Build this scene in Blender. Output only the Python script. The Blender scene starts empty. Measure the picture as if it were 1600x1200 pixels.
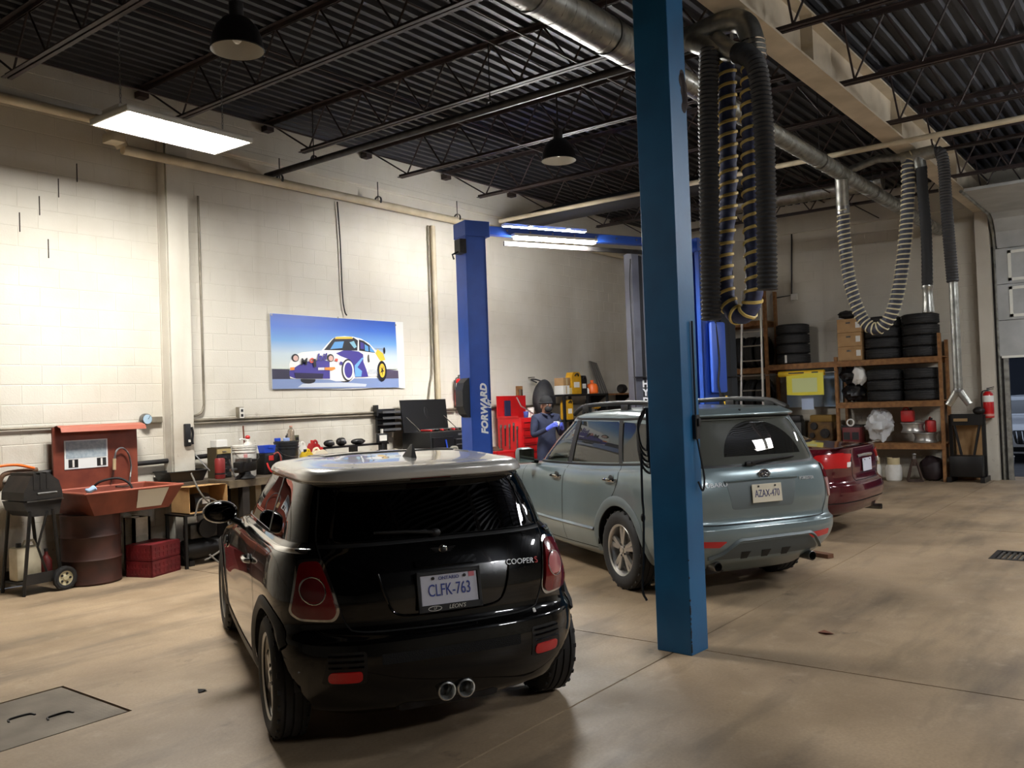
import bpy, bmesh, math, random
from math import sin, cos, pi, radians, sqrt
from mathutils import Vector, Matrix, noise as mnoise
from mathutils.bvhtree import BVHTree
random.seed(7)
scene = bpy.context.scene
COL = scene.collection

# ------------------------------------------------------------------ camera
CAM_H = 1.68
cam_d = bpy.data.cameras.new('camera'); cam_d.sensor_width = 36.0
cam_d.lens = 1367.0/1600.0*36.0; cam_d.clip_start = .05; cam_d.clip_end = 200
cam = bpy.data.objects.new('camera', cam_d); COL.objects.link(cam)
def cam_rot(y, p, r):
    cy, sy = cos(y), sin(y)
    A = Matrix(((sy, 0, -cy), (-cy, 0, -sy), (0, 1, 0)))
    Rp = Matrix(((1, 0, 0), (0, cos(p), -sin(p)), (0, sin(p), cos(p))))
    Rr = Matrix(((cos(r), -sin(r), 0), (sin(r), cos(r), 0), (0, 0, 1)))
    return (Rr @ Rp @ A.transposed()).transposed()
cam.matrix_world = Matrix.Translation((0, 0, CAM_H)) @ cam_rot(radians(37.68), radians(-1.153), radians(2.064)).to_4x4()
scene.camera = cam

# ------------------------------------------------------------------ world, exposure
world = bpy.data.worlds.new('world'); scene.world = world; world.use_nodes = True
wn = world.node_tree; wn.nodes.clear()
wo = wn.nodes.new('ShaderNodeOutputWorld'); wb = wn.nodes.new('ShaderNodeBackground')
wb.inputs[0].default_value = (.52, .62, .80, 1); wb.inputs[1].default_value = 0.55
wn.links.new(wb.outputs[0], wo.inputs[0])
scene.view_settings.view_transform = 'Standard'; scene.view_settings.look = 'None'
scene.view_settings.exposure = 0.3; scene.view_settings.gamma = 1.0
scene.view_settings.use_curve_mapping = False
LAMP = 105.0           # radiance of a fluorescent lens (all ceiling fixtures share it)

# room dimensions (metres): wall_left is the plane y = WY, wall_far the plane x = FX
WY, FX, RY, BX, DECK = 9.4, 17.45, -11.0, -12.0, 5.42

# ------------------------------------------------------------------ materials
def lin(c):
    def f(u):
        u /= 255.0
        return u/12.92 if u <= .04045 else ((u+.055)/1.055)**2.4
    return (f(c[0]), f(c[1]), f(c[2]), 1)
MATS = {}
def mat(name, col, rough=.5, metal=0, col2=None, scale=6, bump=0, bscale=60, coat=0, spec=.5, detail=4, lo=.35, hi=.7, coord='Object', alpha=None, emit=None, rvar=0):
    if name in MATS: return MATS[name]
    m = bpy.data.materials.new(name); m.use_nodes = True
    nt = m.node_tree; b = nt.nodes['Principled BSDF']; L = nt.links
    b.inputs['Base Color'].default_value = lin(col)
    b.inputs['Roughness'].default_value = rough; b.inputs['Metallic'].default_value = metal
    b.inputs['Specular IOR Level'].default_value = spec
    if coat: b.inputs['Coat Weight'].default_value = coat; b.inputs['Coat Roughness'].default_value = .03
    tc = nt.nodes.new('ShaderNodeTexCoord')
    if coord == 'World':
        g = nt.nodes.new('ShaderNodeNewGeometry'); src = g.outputs['Position']
    else: src = tc.outputs[coord]
    if col2 is not None or rvar:
        n = nt.nodes.new('ShaderNodeTexNoise'); n.inputs['Scale'].default_value = scale; n.inputs['Detail'].default_value = detail
        L.new(src, n.inputs['Vector'])
        mr = nt.nodes.new('ShaderNodeMapRange'); mr.inputs[1].default_value = lo; mr.inputs[2].default_value = hi
        L.new(n.outputs['Fac'], mr.inputs[0])
        if col2 is not None:
            mx = nt.nodes.new('ShaderNodeMix'); mx.data_type = 'RGBA'
            mx.inputs[6].default_value = lin(col); mx.inputs[7].default_value = lin(col2)
            L.new(mr.outputs[0], mx.inputs[0]); L.new(mx.outputs[2], b.inputs['Base Color'])
        if rvar:
            m2 = nt.nodes.new('ShaderNodeMapRange'); m2.inputs[3].default_value = rough; m2.inputs[4].default_value = min(1, rough+rvar)
            L.new(mr.outputs[0], m2.inputs[0]); L.new(m2.outputs[0], b.inputs['Roughness'])
    if bump:
        n2 = nt.nodes.new('ShaderNodeTexNoise'); n2.inputs['Scale'].default_value = bscale; n2.inputs['Detail'].default_value = 3
        L.new(src, n2.inputs['Vector'])
        bp = nt.nodes.new('ShaderNodeBump'); bp.inputs['Strength'].default_value = bump; bp.inputs['Distance'].default_value = .01
        L.new(n2.outputs['Fac'], bp.inputs['Height']); L.new(bp.outputs[0], b.inputs['Normal'])
    if emit is not None:
        b.inputs['Emission Color'].default_value = lin(col); b.inputs['Emission Strength'].default_value = emit
    MATS[name] = m
    return m
def glass(name, tint, refl=1.45, rough=.0, op=0.0, opcol=(30, 30, 30)):
    """thin pane: tinted transparent seen through, mirror reflection by Fresnel, optional film of dirt"""
    if name in MATS: return MATS[name]
    m = bpy.data.materials.new(name); m.use_nodes = True; nt = m.node_tree; nt.nodes.clear(); L = nt.links
    o = nt.nodes.new('ShaderNodeOutputMaterial'); t = nt.nodes.new('ShaderNodeBsdfTransparent'); t.inputs[0].default_value = lin(tint)
    g = nt.nodes.new('ShaderNodeBsdfGlossy'); g.inputs['Roughness'].default_value = rough; g.inputs[0].default_value = (.95, .95, .95, 1)
    fr = nt.nodes.new('ShaderNodeFresnel'); fr.inputs[0].default_value = refl
    cur = t.outputs[0]
    if op:
        d = nt.nodes.new('ShaderNodeBsdfDiffuse'); d.inputs[0].default_value = lin(opcol)
        mo = nt.nodes.new('ShaderNodeMixShader'); mo.inputs[0].default_value = op
        L.new(cur, mo.inputs[1]); L.new(d.outputs[0], mo.inputs[2]); cur = mo.outputs[0]
    mx = nt.nodes.new('ShaderNodeMixShader'); L.new(fr.outputs[0], mx.inputs[0]); L.new(cur, mx.inputs[1]); L.new(g.outputs[0], mx.inputs[2])
    L.new(mx.outputs[0], o.inputs[0]); MATS[name] = m
    return m
def emitter(name, col, s):
    if name in MATS: return MATS[name]
    m = bpy.data.materials.new(name); m.use_nodes = True; nt = m.node_tree; nt.nodes.clear()
    o = nt.nodes.new('ShaderNodeOutputMaterial'); e = nt.nodes.new('ShaderNodeEmission'); e.inputs[0].default_value = lin(col); e.inputs[1].default_value = s
    nt.links.new(e.outputs[0], o.inputs[0]); MATS[name] = m
    return m
M_BLACK = mat('black_plastic', (26, 26, 28), .45)
M_RUBBER = mat('rubber', (30, 30, 31), .75, bump=.15, bscale=80)
M_TYRE = mat('tyre_rubber', (29, 29, 31), .7, col2=(40, 39, 38), scale=9, bump=.1, bscale=90)
M_CHROME = mat('chrome', (215, 215, 215), .08, 1)
M_STEEL = mat('steel', (150, 150, 150), .35, 1, col2=(110, 108, 104), scale=12)
M_DARKSTEEL = mat('dark_steel', (58, 57, 58), .5, .6, col2=(40, 36, 34), scale=10)
M_GALV = mat('galvanised', (176, 176, 170), .34, .95, col2=(128, 128, 122), scale=9, detail=6, rvar=.2)
M_ALU = mat('aluminium', (205, 205, 205), .3, .9)
M_WHITE = mat('white_plastic', (222, 220, 214), .45, col2=(205, 200, 188), scale=5)
M_RED = mat('red_paint', (176, 26, 30), .35, col2=(140, 20, 24), scale=7)
M_REDP = mat('red_plastic', (190, 40, 38), .45)
M_WOOD = mat('raw_wood', (150, 106, 62), .7, col2=(112, 74, 40), scale=14, bump=.2, bscale=50)
M_CARD = mat('cardboard', (178, 142, 98), .8, col2=(160, 122, 80), scale=6)
M_CREAM = mat('cream_paint', (206, 194, 168), .5, col2=(182, 168, 140), scale=4)
M_BLUE = mat('lift_blue_paint', (38, 82, 178), .35, col2=(32, 70, 156), scale=3)
M_YEL = mat('yellow_plastic', (232, 190, 40), .45)
M_YELTOOL = mat('tool_yellow', (222, 168, 36), .45, col2=(200, 148, 30), scale=9)
M_ORANGE = mat('orange_plastic', (245, 110, 30), .4)
M_BLUEP = mat('blue_plastic', (36, 72, 190), .4)
M_PAPER = mat('paper', (228, 226, 220), .7)

# ------------------------------------------------------------------ mesh builder
class MB:
    def __init__(s): s.v = []; s.f = []
    def add(s, vs, fs):
        o = len(s.v); s.v += [tuple(p) for p in vs]; s.f += [tuple(i+o for i in f) for f in fs]; return s
    def tr(s, M):
        s.v = [tuple(M @ Vector(p)) for p in s.v]; return s
    def box(s, c, d, bev=0, M=None):
        hx, hy, hz = d[0]/2, d[1]/2, d[2]/2; b = min(bev, hx*.9, hy*.9, hz*.9)
        if b <= 0:
            vs = [(i*hx, j*hy, k*hz) for i in (-1, 1) for j in (-1, 1) for k in (-1, 1)]
            fs = [(0, 1, 3, 2), (4, 6, 7, 5), (0, 4, 5, 1), (2, 3, 7, 6), (0, 2, 6, 4), (1, 5, 7, 3)]
        else:
            bm = bmesh.new(); bmesh.ops.create_cube(bm, size=1)
            for v in bm.verts: v.co = (v.co.x*2*hx, v.co.y*2*hy, v.co.z*2*hz)
            bmesh.ops.bevel(bm, geom=bm.edges[:], offset=b, segments=2 if b > .006 else 1, profile=.5, affect='EDGES')
            bm.verts.index_update(); vs = [tuple(v.co) for v in bm.verts]; fs = [[v.index for v in f.verts] for f in bm.faces]; bm.free()
        T = Matrix.Translation(Vector(c)) @ (M.to_4x4() if M else Matrix())
        return s.add([T @ Vector(p) for p in vs], fs)
    def b2(s, a, b, bev=0):
        return s.box([(a[i]+b[i])/2 for i in range(3)], [abs(b[i]-a[i]) for i in range(3)], bev)
    def tube(s, pts, r, seg=8, closed=False, caps=True, up=None):
        P = [Vector(p) for p in pts]; n = len(P); R = r if isinstance(r, (list, tuple)) else [r]*n
        T = []
        for i in range(n):
            a = P[(i-1) % n] if (closed or i > 0) else P[i]; b = P[(i+1) % n] if (closed or i < n-1) else P[i]
            t = (b-a); T.append(t.normalized() if t.length > 1e-9 else Vector((0, 0, 1)))
        u = Vector(up) if up else (Vector((0, 0, 1)) if abs(T[0].z) < .9 else Vector((1, 0, 0)))
        vs = []
        for i in range(n):
            u = u - T[i]*u.dot(T[i])
            if u.length < 1e-6: u = T[i].orthogonal()
            u.normalize(); w = T[i].cross(u)
            for k in range(seg):
                a = 2*pi*k/seg+pi/seg; vs.append(P[i]+(u*cos(a)+w*sin(a))*R[i])
        fs = []
        for i in range(n if closed else n-1):
            j = (i+1) % n
            for k in range(seg):
                l = (k+1) % seg; fs.append((i*seg+k, i*seg+l, j*seg+l, j*seg+k))
        if caps and not closed:
            fs.append(tuple(range(seg-1, -1, -1))); fs.append(tuple((n-1)*seg+k for k in range(seg)))
        return s.add(vs, fs)
    def cyl(s, a, b, r, seg=16, r2=None): return s.tube([a, b], [r, r if r2 is None else r2], seg)
    def lathe(s, prof, seg=24, M=None, closed=False, a0=0, a1=2*pi):
        """profile of (radius, height) spun about z"""
        full = abs(a1-a0-2*pi) < 1e-6; na = seg if full else seg+1; vs = []; n = len(prof)
        for k in range(na):
            a = a0+(a1-a0)*k/seg
            for (r, z) in prof: vs.append(Vector((r*cos(a), r*sin(a), z)))
        fs = []
        for k in range(seg):
            l = (k+1) % na
            for i in range(n if closed else n-1):
                j = (i+1) % n; fs.append((k*n+i, l*n+i, l*n+j, k*n+j))
        if M: vs = [M @ p for p in vs]
        return s.add(vs, fs)
    def prism(s, poly, a, b, axis='z', M=None):
        """extrude a 2-D polygon from a to b along an axis; (u,v) -> the other two axes in order"""
        def P(u, v, w): return {'z': (u, v, w), 'y': (u, w, v), 'x': (w, u, v)}[axis]
        n = len(poly); vs = [P(u, v, a) for u, v in poly]+[P(u, v, b) for u, v in poly]
        fs = [tuple(range(n)), tuple(range(2*n-1, n-1, -1))]+[(i, n+i, n+(i+1) % n, (i+1) % n) for i in range(n)]
        if M: vs = [M @ Vector(p) for p in vs]
        return s.add(vs, fs)
    def sph(s, c, r, seg=16, rings=10, M=None):
        if not isinstance(r, (list, tuple)): r = (r, r, r)
        prof = [(sin(pi*i/rings), -cos(pi*i/rings)) for i in range(rings+1)]
        T = Matrix.Translation(Vector(c)) @ (M.to_4x4() if M else Matrix()) @ Matrix.Diagonal((r[0], r[1], r[2], 1))
        return s.lathe(prof, seg, T)
    def loft(s, rings, closed=True, caps=True):
        n = len(rings[0]); vs = [p for r in rings for p in r]; fs = []
        for i in range(len(rings)-1):
            for k in range(n if closed else n-1):
                l = (k+1) % n; fs.append((i*n+k, i*n+l, (i+1)*n+l, (i+1)*n+k))
        if caps: fs.append(tuple(range(n-1, -1, -1))); fs.append(tuple((len(rings)-1)*n+k for k in range(n)))
        return s.add(vs, fs)
    def mesh(s, name, m, smooth=35, weld=True):
        me = bpy.data.meshes.new(name); me.from_pydata(s.v, [], s.f)
        bm = bmesh.new(); bm.from_mesh(me)
        if weld: bmesh.ops.remove_doubles(bm, verts=bm.verts, dist=1e-5)
        bmesh.ops.dissolve_degenerate(bm, edges=bm.edges, dist=1e-6)
        bmesh.ops.recalc_face_normals(bm, faces=bm.faces); bm.to_mesh(me); bm.free()
        me.materials.append(m)
        if smooth:
            me.shade_smooth(); me.set_sharp_from_angle(angle=radians(smooth))
        return me
    def build(s, name, m, parent=None, smooth=35, weld=True):
        o = bpy.data.objects.new(name, s.mesh(name, m, smooth, weld)); COL.objects.link(o)
        if parent: o.parent = parent
        return o
def mbox(a, b, bev=0): return MB().b2(a, b, bev)
def tag(o, label, cat, group=None, kind=None):
    if label: o['label'] = label
    if cat: o['category'] = cat
    if group: o['group'] = group
    if kind: o['kind'] = kind
    return o
def thing(name, label, cat, loc=(0, 0, 0), rz=0, group=None, rot=None):
    o = bpy.data.objects.new(name, None); COL.objects.link(o); o.empty_display_size = .1
    o.location = loc; o.rotation_euler = rot if rot else (0, 0, rz)
    return tag(o, label, cat, group)
def struct(o, label=None):
    o['kind'] = 'structure'
    if label: o['label'] = label
    return o
def copy_tree(o, parent=None):
    c = o.copy(); COL.objects.link(c); c.parent = parent
    for ch in list(o.children): copy_tree(ch, c)
    return c
def dup(o, loc, rz=0, label=None, group=None):
    c = copy_tree(o); c.location = loc; c.rotation_euler = (0, 0, rz)
    if label: c['label'] = label
    if group: c['group'] = group
    return c
def RZ(a): return Matrix.Rotation(a, 4, 'Z')
def RX(a): return Matrix.Rotation(a, 4, 'X')
def RY_(a): return Matrix.Rotation(a, 4, 'Y')
def TL(x, y, z): return Matrix.Translation((x, y, z))
def spline(pts, n=8, closed=False):
    P = [Vector(p) for p in pts]; m = len(P); out = []
    for i in range(m if closed else m-1):
        p0 = P[(i-1) % m] if closed or i > 0 else P[i]*2-P[i+1]; p1 = P[i]; p2 = P[(i+1) % m]
        p3 = P[(i+2) % m] if closed or i+2 < m else p2*2-p1
        for k in range(n):
            t = k/n
            out.append(.5*((2*p1)+(p2-p0)*t+(2*p0-5*p1+4*p2-p3)*t*t+(3*p1-p0-3*p2+p3)*t**3))
    if not closed: out.append(P[-1])
    return out
def text_mb(txt, size, extrude=.002, align='CENTER', shear=0, space=1.0, bold=0):
    """lettering in the xy plane, facing +z"""
    cu = bpy.data.curves.new('lettering', 'FONT'); cu.body = txt; cu.size = size; cu.extrude = extrude; cu.align_x = align; cu.align_y = 'CENTER'
    cu.shear = shear; cu.space_character = space; cu.resolution_u = 3; cu.offset = bold
    o = bpy.data.objects.new('lettering', cu); COL.objects.link(o)
    dg = bpy.context.evaluated_depsgraph_get(); me = bpy.data.meshes.new_from_object(o.evaluated_get(dg))
    mb = MB(); mb.add([v.co[:] for v in me.vertices], [tuple(p.vertices) for p in me.polygons])
    bpy.data.objects.remove(o); bpy.data.curves.remove(cu); bpy.data.meshes.remove(me)
    return mb
# ================================================================== STRUCTURE
def concrete():
    m = bpy.data.materials.new('concrete_floor'); m.use_nodes = True; nt = m.node_tree; b = nt.nodes['Principled BSDF']; L = nt.links
    g = nt.nodes.new('ShaderNodeNewGeometry')
    def nz(sc, det, rough=.55, vec=None):
        n = nt.nodes.new('ShaderNodeTexNoise'); n.inputs['Scale'].default_value = sc; n.inputs['Detail'].default_value = det; n.inputs['Roughness'].default_value = rough
        L.new(vec or g.outputs['Position'], n.inputs['Vector']); return n.outputs['Fac']
    def mp(f, a, c, lo=0, hi=1):
        r = nt.nodes.new('ShaderNodeMapRange'); r.inputs[1].default_value = a; r.inputs[2].default_value = c; r.inputs[3].default_value = lo; r.inputs[4].default_value = hi
        L.new(f, r.inputs[0]); return r.outputs[0]
    def mix(f, a, c):
        x = nt.nodes.new('ShaderNodeMix'); x.data_type = 'RGBA'; L.new(f, x.inputs[0])
        for i, k in ((6, a), (7, c)):
            if isinstance(k, tuple): x.inputs[i].default_value = lin(k)
            else: L.new(k, x.inputs[i])
        return x.outputs[2]
    st = nt.nodes.new('ShaderNodeMapping'); st.inputs['Rotation'].default_value = (0, 0, radians(28)); st.inputs['Scale'].default_value = (.35, 1.6, 1); L.new(g.outputs['Position'], st.inputs['Vector'])
    c = mix(mp(nz(1.1, 6), .36, .66), (176, 153, 124), (147, 126, 101))
    c = mix(mp(nz(1.4, 5, .6, st.outputs[0]), .5, .72), c, (112, 98, 82))
    c = mix(mp(nz(5, 6, .65), .56, .76, 0, .6), c, (186, 166, 140))
    c = mix(mp(nz(2.3, 7, .7), .63, .74, 0, .85), c, (74, 62, 51))
    c = mix(mp(nz(60, 3), .35, .7, 0, .25), c, (110, 96, 80))
    L.new(c, b.inputs['Base Color'])
    L.new(mp(nz(1.7, 5), .3, .7, .38, .62), b.inputs['Roughness']); b.inputs['Specular IOR Level'].default_value = .4
    bp = nt.nodes.new('ShaderNodeBump'); bp.inputs['Strength'].default_value = .12; bp.inputs['Distance'].default_value = .01
    L.new(nz(35, 4), bp.inputs['Height']); L.new(bp.outputs[0], b.inputs['Normal'])
    return m
def wallpaint(name, base, dirt, low=True):
    m = bpy.data.materials.new(name); m.use_nodes = True; nt = m.node_tree; b = nt.nodes['Principled BSDF']; L = nt.links
    g = nt.nodes.new('ShaderNodeNewGeometry')
    def nz(sc, det, rough=.55, scale3=None):
        v = g.outputs['Position']
        if scale3:
            k = nt.nodes.new('ShaderNodeMapping'); k.inputs['Scale'].default_value = scale3; L.new(v, k.inputs['Vector']); v = k.outputs[0]
        n = nt.nodes.new('ShaderNodeTexNoise'); n.inputs['Scale'].default_value = sc; n.inputs['Detail'].default_value = det; n.inputs['Roughness'].default_value = rough
        L.new(v, n.inputs['Vector']); return n.outputs['Fac']
    def mp(f, a, c, lo=0, hi=1):
        r = nt.nodes.new('ShaderNodeMapRange'); r.inputs[1].default_value = a; r.inputs[2].default_value = c; r.inputs[3].default_value = lo; r.inputs[4].default_value = hi
        L.new(f, r.inputs[0]); return r.outputs[0]
    def mul(a, c):
        k = nt.nodes.new('ShaderNodeMath'); k.operation = 'MULTIPLY'; L.new(a, k.inputs[0]); L.new(c, k.inputs[1]); return k.outputs[0]
    def mix(f, a, c):
        x = nt.nodes.new('ShaderNodeMix'); x.data_type = 'RGBA'; L.new(f, x.inputs[0])
        for i, k in ((6, a), (7, c)):
            if isinstance(k, tuple): x.inputs[i].default_value = lin(k)
            else: L.new(k, x.inputs[i])
        return x.outputs[2]
    c = mix(mp(nz(.9, 5), .4, .7, 0, .6), base, dirt)
    c = mix(mp(nz(1.5, 4, .5, (2.2, 2.2, .25)), .55, .78, 0, .5), c, dirt)     # runs down the wall
    if low:   # splashes and scuffs where people work
        sp = nt.nodes.new('ShaderNodeSeparateXYZ'); L.new(g.outputs['Position'], sp.inputs[0])
        hgt = mp(sp.outputs['Z'], 1.95, 1.2)
        c = mix(mul(mp(nz(7, 6, .7), .62, .70, 0, .7), hgt), c, (112, 98, 80))
        c = mix(mul(mp(nz(1.6, 5), .45, .7, 0, .6), hgt), c, (150, 132, 106))
    L.new(c, b.inputs['Base Color']); b.inputs['Roughness'].default_value = .55; b.inputs['Specular IOR Level'].default_value = .3
    bp = nt.nodes.new('ShaderNodeBump'); bp.inputs['Strength'].default_value = .25; bp.inputs['Distance'].default_value = .006
    L.new(nz(55, 4), bp.inputs['Height']); L.new(bp.outputs[0], b.inputs['Normal'])
    return m
M_FLOOR = concrete()
M_WALL = wallpaint('block_wall_paint', (212, 207, 195), (188, 180, 164))
M_WALLF = wallpaint('far_wall_paint', (196, 190, 176), (172, 164, 148))
M_JOINT = mat('joint_filler', (48, 42, 36), .9)
M_DECK = mat('painted_roof_deck', (52, 53, 59), .5, .15, col2=(34, 35, 40), scale=3, coord='World')
M_JOIST = mat('joist_primer', (62, 48, 46), .6, .1, col2=(40, 34, 34), scale=6, coord='World')
M_BEAM = mat('beam_cream', (206, 194, 172), .55, col2=(180, 168, 146), scale=3, coord='World')
M_EXT = mat('asphalt', (70, 70, 74), .9, col2=(54, 54, 58), scale=3)

# ---- floor: slab with saw-cut bays
fl = struct(mbox((BX, RY, -.25), (FX+.6, WY, -.03)).build('floor', M_JOINT), 'tan concrete shop floor with saw cut joints and stains')
xs = [BX, -6.7, -.7, 5.32, 11.3, FX+.6]; ys = [RY, -2.7, 2.74, WY]
for i in range(5):
    for j in range(3):
        g = .006
        # the pit cover and the floor drain are let into their bays
        holes = []
        if xs[i] < 2.2 < xs[i+1] and ys[j] < 5.2 < ys[j+1]: holes.append((1.82, 4.83, 2.61, 5.66))
        if xs[i] < 9.7 < xs[i+1] and ys[j] < 1.2 < ys[j+1]: holes.append((9.48, .62, 10.02, 1.60))
        x0, x1, y0, y1 = xs[i]+g, xs[i+1]-g, ys[j]+g, ys[j+1]-g
        mb = MB()
        if holes:
            hx0, hy0, hx1, hy1 = holes[0]
            for a, b in (((x0, y0), (hx0, y1)), ((hx1, y0), (x1, y1)), ((hx0, y0), (hx1, hy0)), ((hx0, hy1), (hx1, y1))): mb.b2((*a, -.03), (*b, 0))
            mb.b2((hx0, hy0, -.03), (hx1, hy1, -.026))
        else: mb.b2((x0, y0, -.03), (x1, y1, 0))
        mb.build('floor_slab', M_FLOOR, fl, smooth=0)
# meandering crack near the post
# ---- block walls
def block_mesh(name, m, L_, H_, t, axis):
    b = .005; mb = MB(); hx, hz = L_/2, H_/2
    a = [(-hx, -hz), (hx, -hz), (hx, hz), (-hx, hz)]; c = [(-hx+b, -hz+b), (hx-b, -hz+b), (hx-b, hz-b), (-hx+b, hz-b)]
    def P(u, w, d): return (u, -d, w) if axis == 'y' else (-d, u, w)
    vs = [P(u, w, 0) for u, w in a]+[P(u, w, t) for u, w in c]
    fs = [(4, 5, 6, 7)]+[(i, (i+1) % 4, 4+(i+1) % 4, 4+i) for i in range(4)]
    mb.add(vs, fs); me = mb.mesh(name, m, 0)
    return me, vs, fs
def block_wall(parent, axis, plane, u0, u1, z0, z1, m, holes, view, maxn=300):
    """running-bond blocks; the ones that show largest are objects, the rest one mesh"""
    BL, BH, GAP, T = .405, .203, .004, .0025
    cells = []
    for k in range(int((z1-z0)/BH)+1):
        zz0 = z0+k*BH; zz1 = min(zz0+BH, z1)
        if zz1-zz0 < .03: continue
        u = u0-(BL/2 if k % 2 else 0)
        while u < u1-1e-6:
            a, b = max(u, u0), min(u+BL, u1); u += BL
            if b-a < .03: continue
            cu, cz = (a+b)/2, (zz0+zz1)/2
            if any(h[0] < cu < h[1] and h[2] < cz < h[3] for h in holes): continue
            cells.append((a, b, zz0, zz1))
    full = [c for c in cells if abs(c[1]-c[0]-BL) < 1e-4 and abs(c[3]-c[2]-BH) < 1e-4 and view(c)]
    cp = lambda c: Vector(((c[0]+c[1])/2, plane, (c[2]+c[3])/2)) if axis == 'y' else Vector((plane, (c[0]+c[1])/2, (c[2]+c[3])/2))
    full.sort(key=lambda c: (cp(c)-Vector((0, 0, CAM_H))).length)
    chosen = set(full[:maxn])
    me, _, _ = block_mesh('block', m, BL-GAP, BH-GAP, T, axis)
    for c in full[:maxn]:
        o = bpy.data.objects.new('block', me); COL.objects.link(o); o.location = cp(c); o.parent = parent
    rest = MB()
    for c in cells:
        if c in chosen: continue
        _, vs, fs = None, None, None
        b = .005; hx, hz = (c[1]-c[0]-GAP)/2, (c[3]-c[2]-GAP)/2; p = cp(c)
        a = [(-hx, -hz), (hx, -hz), (hx, hz), (-hx, hz)]; q = [(-hx+b, -hz+b), (hx-b, -hz+b), (hx-b, hz-b), (-hx+b, hz-b)]
        def P(u, w, d): return (p.x+u, p.y-d, p.z+w) if axis == 'y' else (p.x-d, p.y+u, p.z+w)
        rest.add([P(u, w, 0) for u, w in a]+[P(u, w, T) for u, w in q], [(4, 5, 6, 7)]+[(i, (i+1) % 4, 4+(i+1) % 4, 4+i) for i in range(4)])
    r = rest.build('block_courses', m, parent, smooth=0); r['kind'] = 'stuff'
wl = struct(mbox((BX, WY+.006, 0), (FX+.3, WY+.25, 5.9)).build('wall_left', M_WALL), 'cream painted concrete block wall behind the work benches')
block_wall(wl, 'y', WY+.006, BX, FX, 0, 5.48, M_WALL, [], lambda c: 3.4 < c[0] < 13 and .6 < c[2] < 4.9)
DOORY0, DOORY1, DOORZ = -1.5, 2.56, 4.1
wf = MB(); wf.b2((FX+.006, DOORY1, 0), (FX+.25, WY+.25, 5.9)); wf.b2((FX+.006, RY, 0), (FX+.25, DOORY0, 5.9)); wf.b2((FX+.006, DOORY0, DOORZ), (FX+.25, DOORY1, 5.9))
wf = struct(wf.build('wall_far', M_WALLF), 'dim block wall behind the timber tyre shelves')
block_wall(wf, 'x', FX+.006, RY, WY, 0, 5.48, M_WALLF, [(DOORY0-.05, DOORY1+.1, -1, DOORZ)], lambda c: 2.6 < c[0] < 8.2 and 1.8 < c[2] < 4.9)
struct(mbox((BX-.25, RY-.25, 0), (BX, WY+.25, 5.9)).build('wall_back', M_WALLF)); struct(mbox((BX, RY-.25, 0), (FX+.25, RY, 5.9)).build('wall_right', M_WALLF))
# stepped settlement crack high on the left wall
for (u, z, h) in ((4.62, 4.22, .2), (4.42, 4.02, .2), (4.22, 3.8, .2), (4.02, 3.6, .2), (4.30, 3.36, .2)):
    MB().b2((u-.004, WY-.004, z), (u+.004, WY+.004, z+h)).build('mortar_crack', M_JOINT, wl, smooth=0)
# ledge course and wall column
struct(mbox((BX, WY-.035, 4.90), (FX, WY+.01, 5.0), .006).build('trim_1', M_WALL, None), 'projecting ledge course high on the block wall')
col = MB(); col.b2((5.54, WY-.22, 0), (5.80, WY-.2, 4.86), .003); col.b2((5.54, WY-.02, 0), (5.80, WY+.0, 4.86)); col.b2((5.655, WY-.21, 0), (5.685, WY, 4.86)); col.b2((5.545, WY-.16, 0), (5.655, WY, 4.86))
struct(col.build('trim_2', M_WALL), 'cream painted steel column against the block wall')
struct(mbox((FX-.2, 2.66, 0), (FX+.005, 2.88, 4.9), .004).build('trim_3', M_WALLF), 'cream column beside the overhead door')
struct(mbox((FX-.06, 2.88, 4.86), (FX+.01, WY, 5.42)).build('trim_4', M_WALLF), 'plain band along the top of the far wall')

# ---- roof deck: fluted sheets on joists
ce = struct(mbox((BX, RY, DECK+.06), (FX+.2, WY+.2, DECK+.4)).build('ceiling', M_DECK), 'dark fluted steel roof deck')
pitch = .152; nr = 6; sheet = MB(); prof = []
for k in range(nr):
    y = k*pitch
    prof += [(y, 0), (y+.05, 0), (y+.066, .045), (y+.136, .045)]
prof.append((nr*pitch, 0))
n = len(prof)
sheet.add([(BX, y, z) for y, z in prof]+[(FX+.2, y, z) for y, z in prof], [(i, i+1, n+i+1, n+i) for i in range(n-1)])
sm = sheet.mesh('roof_sheet', M_DECK, 0)
y = RY
while y < WY:
    o = bpy.data.objects.new('roof_sheet', sm); COL.objects.link(o); o.location = (0, y, DECK); o.parent = ce; y += nr*pitch

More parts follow.
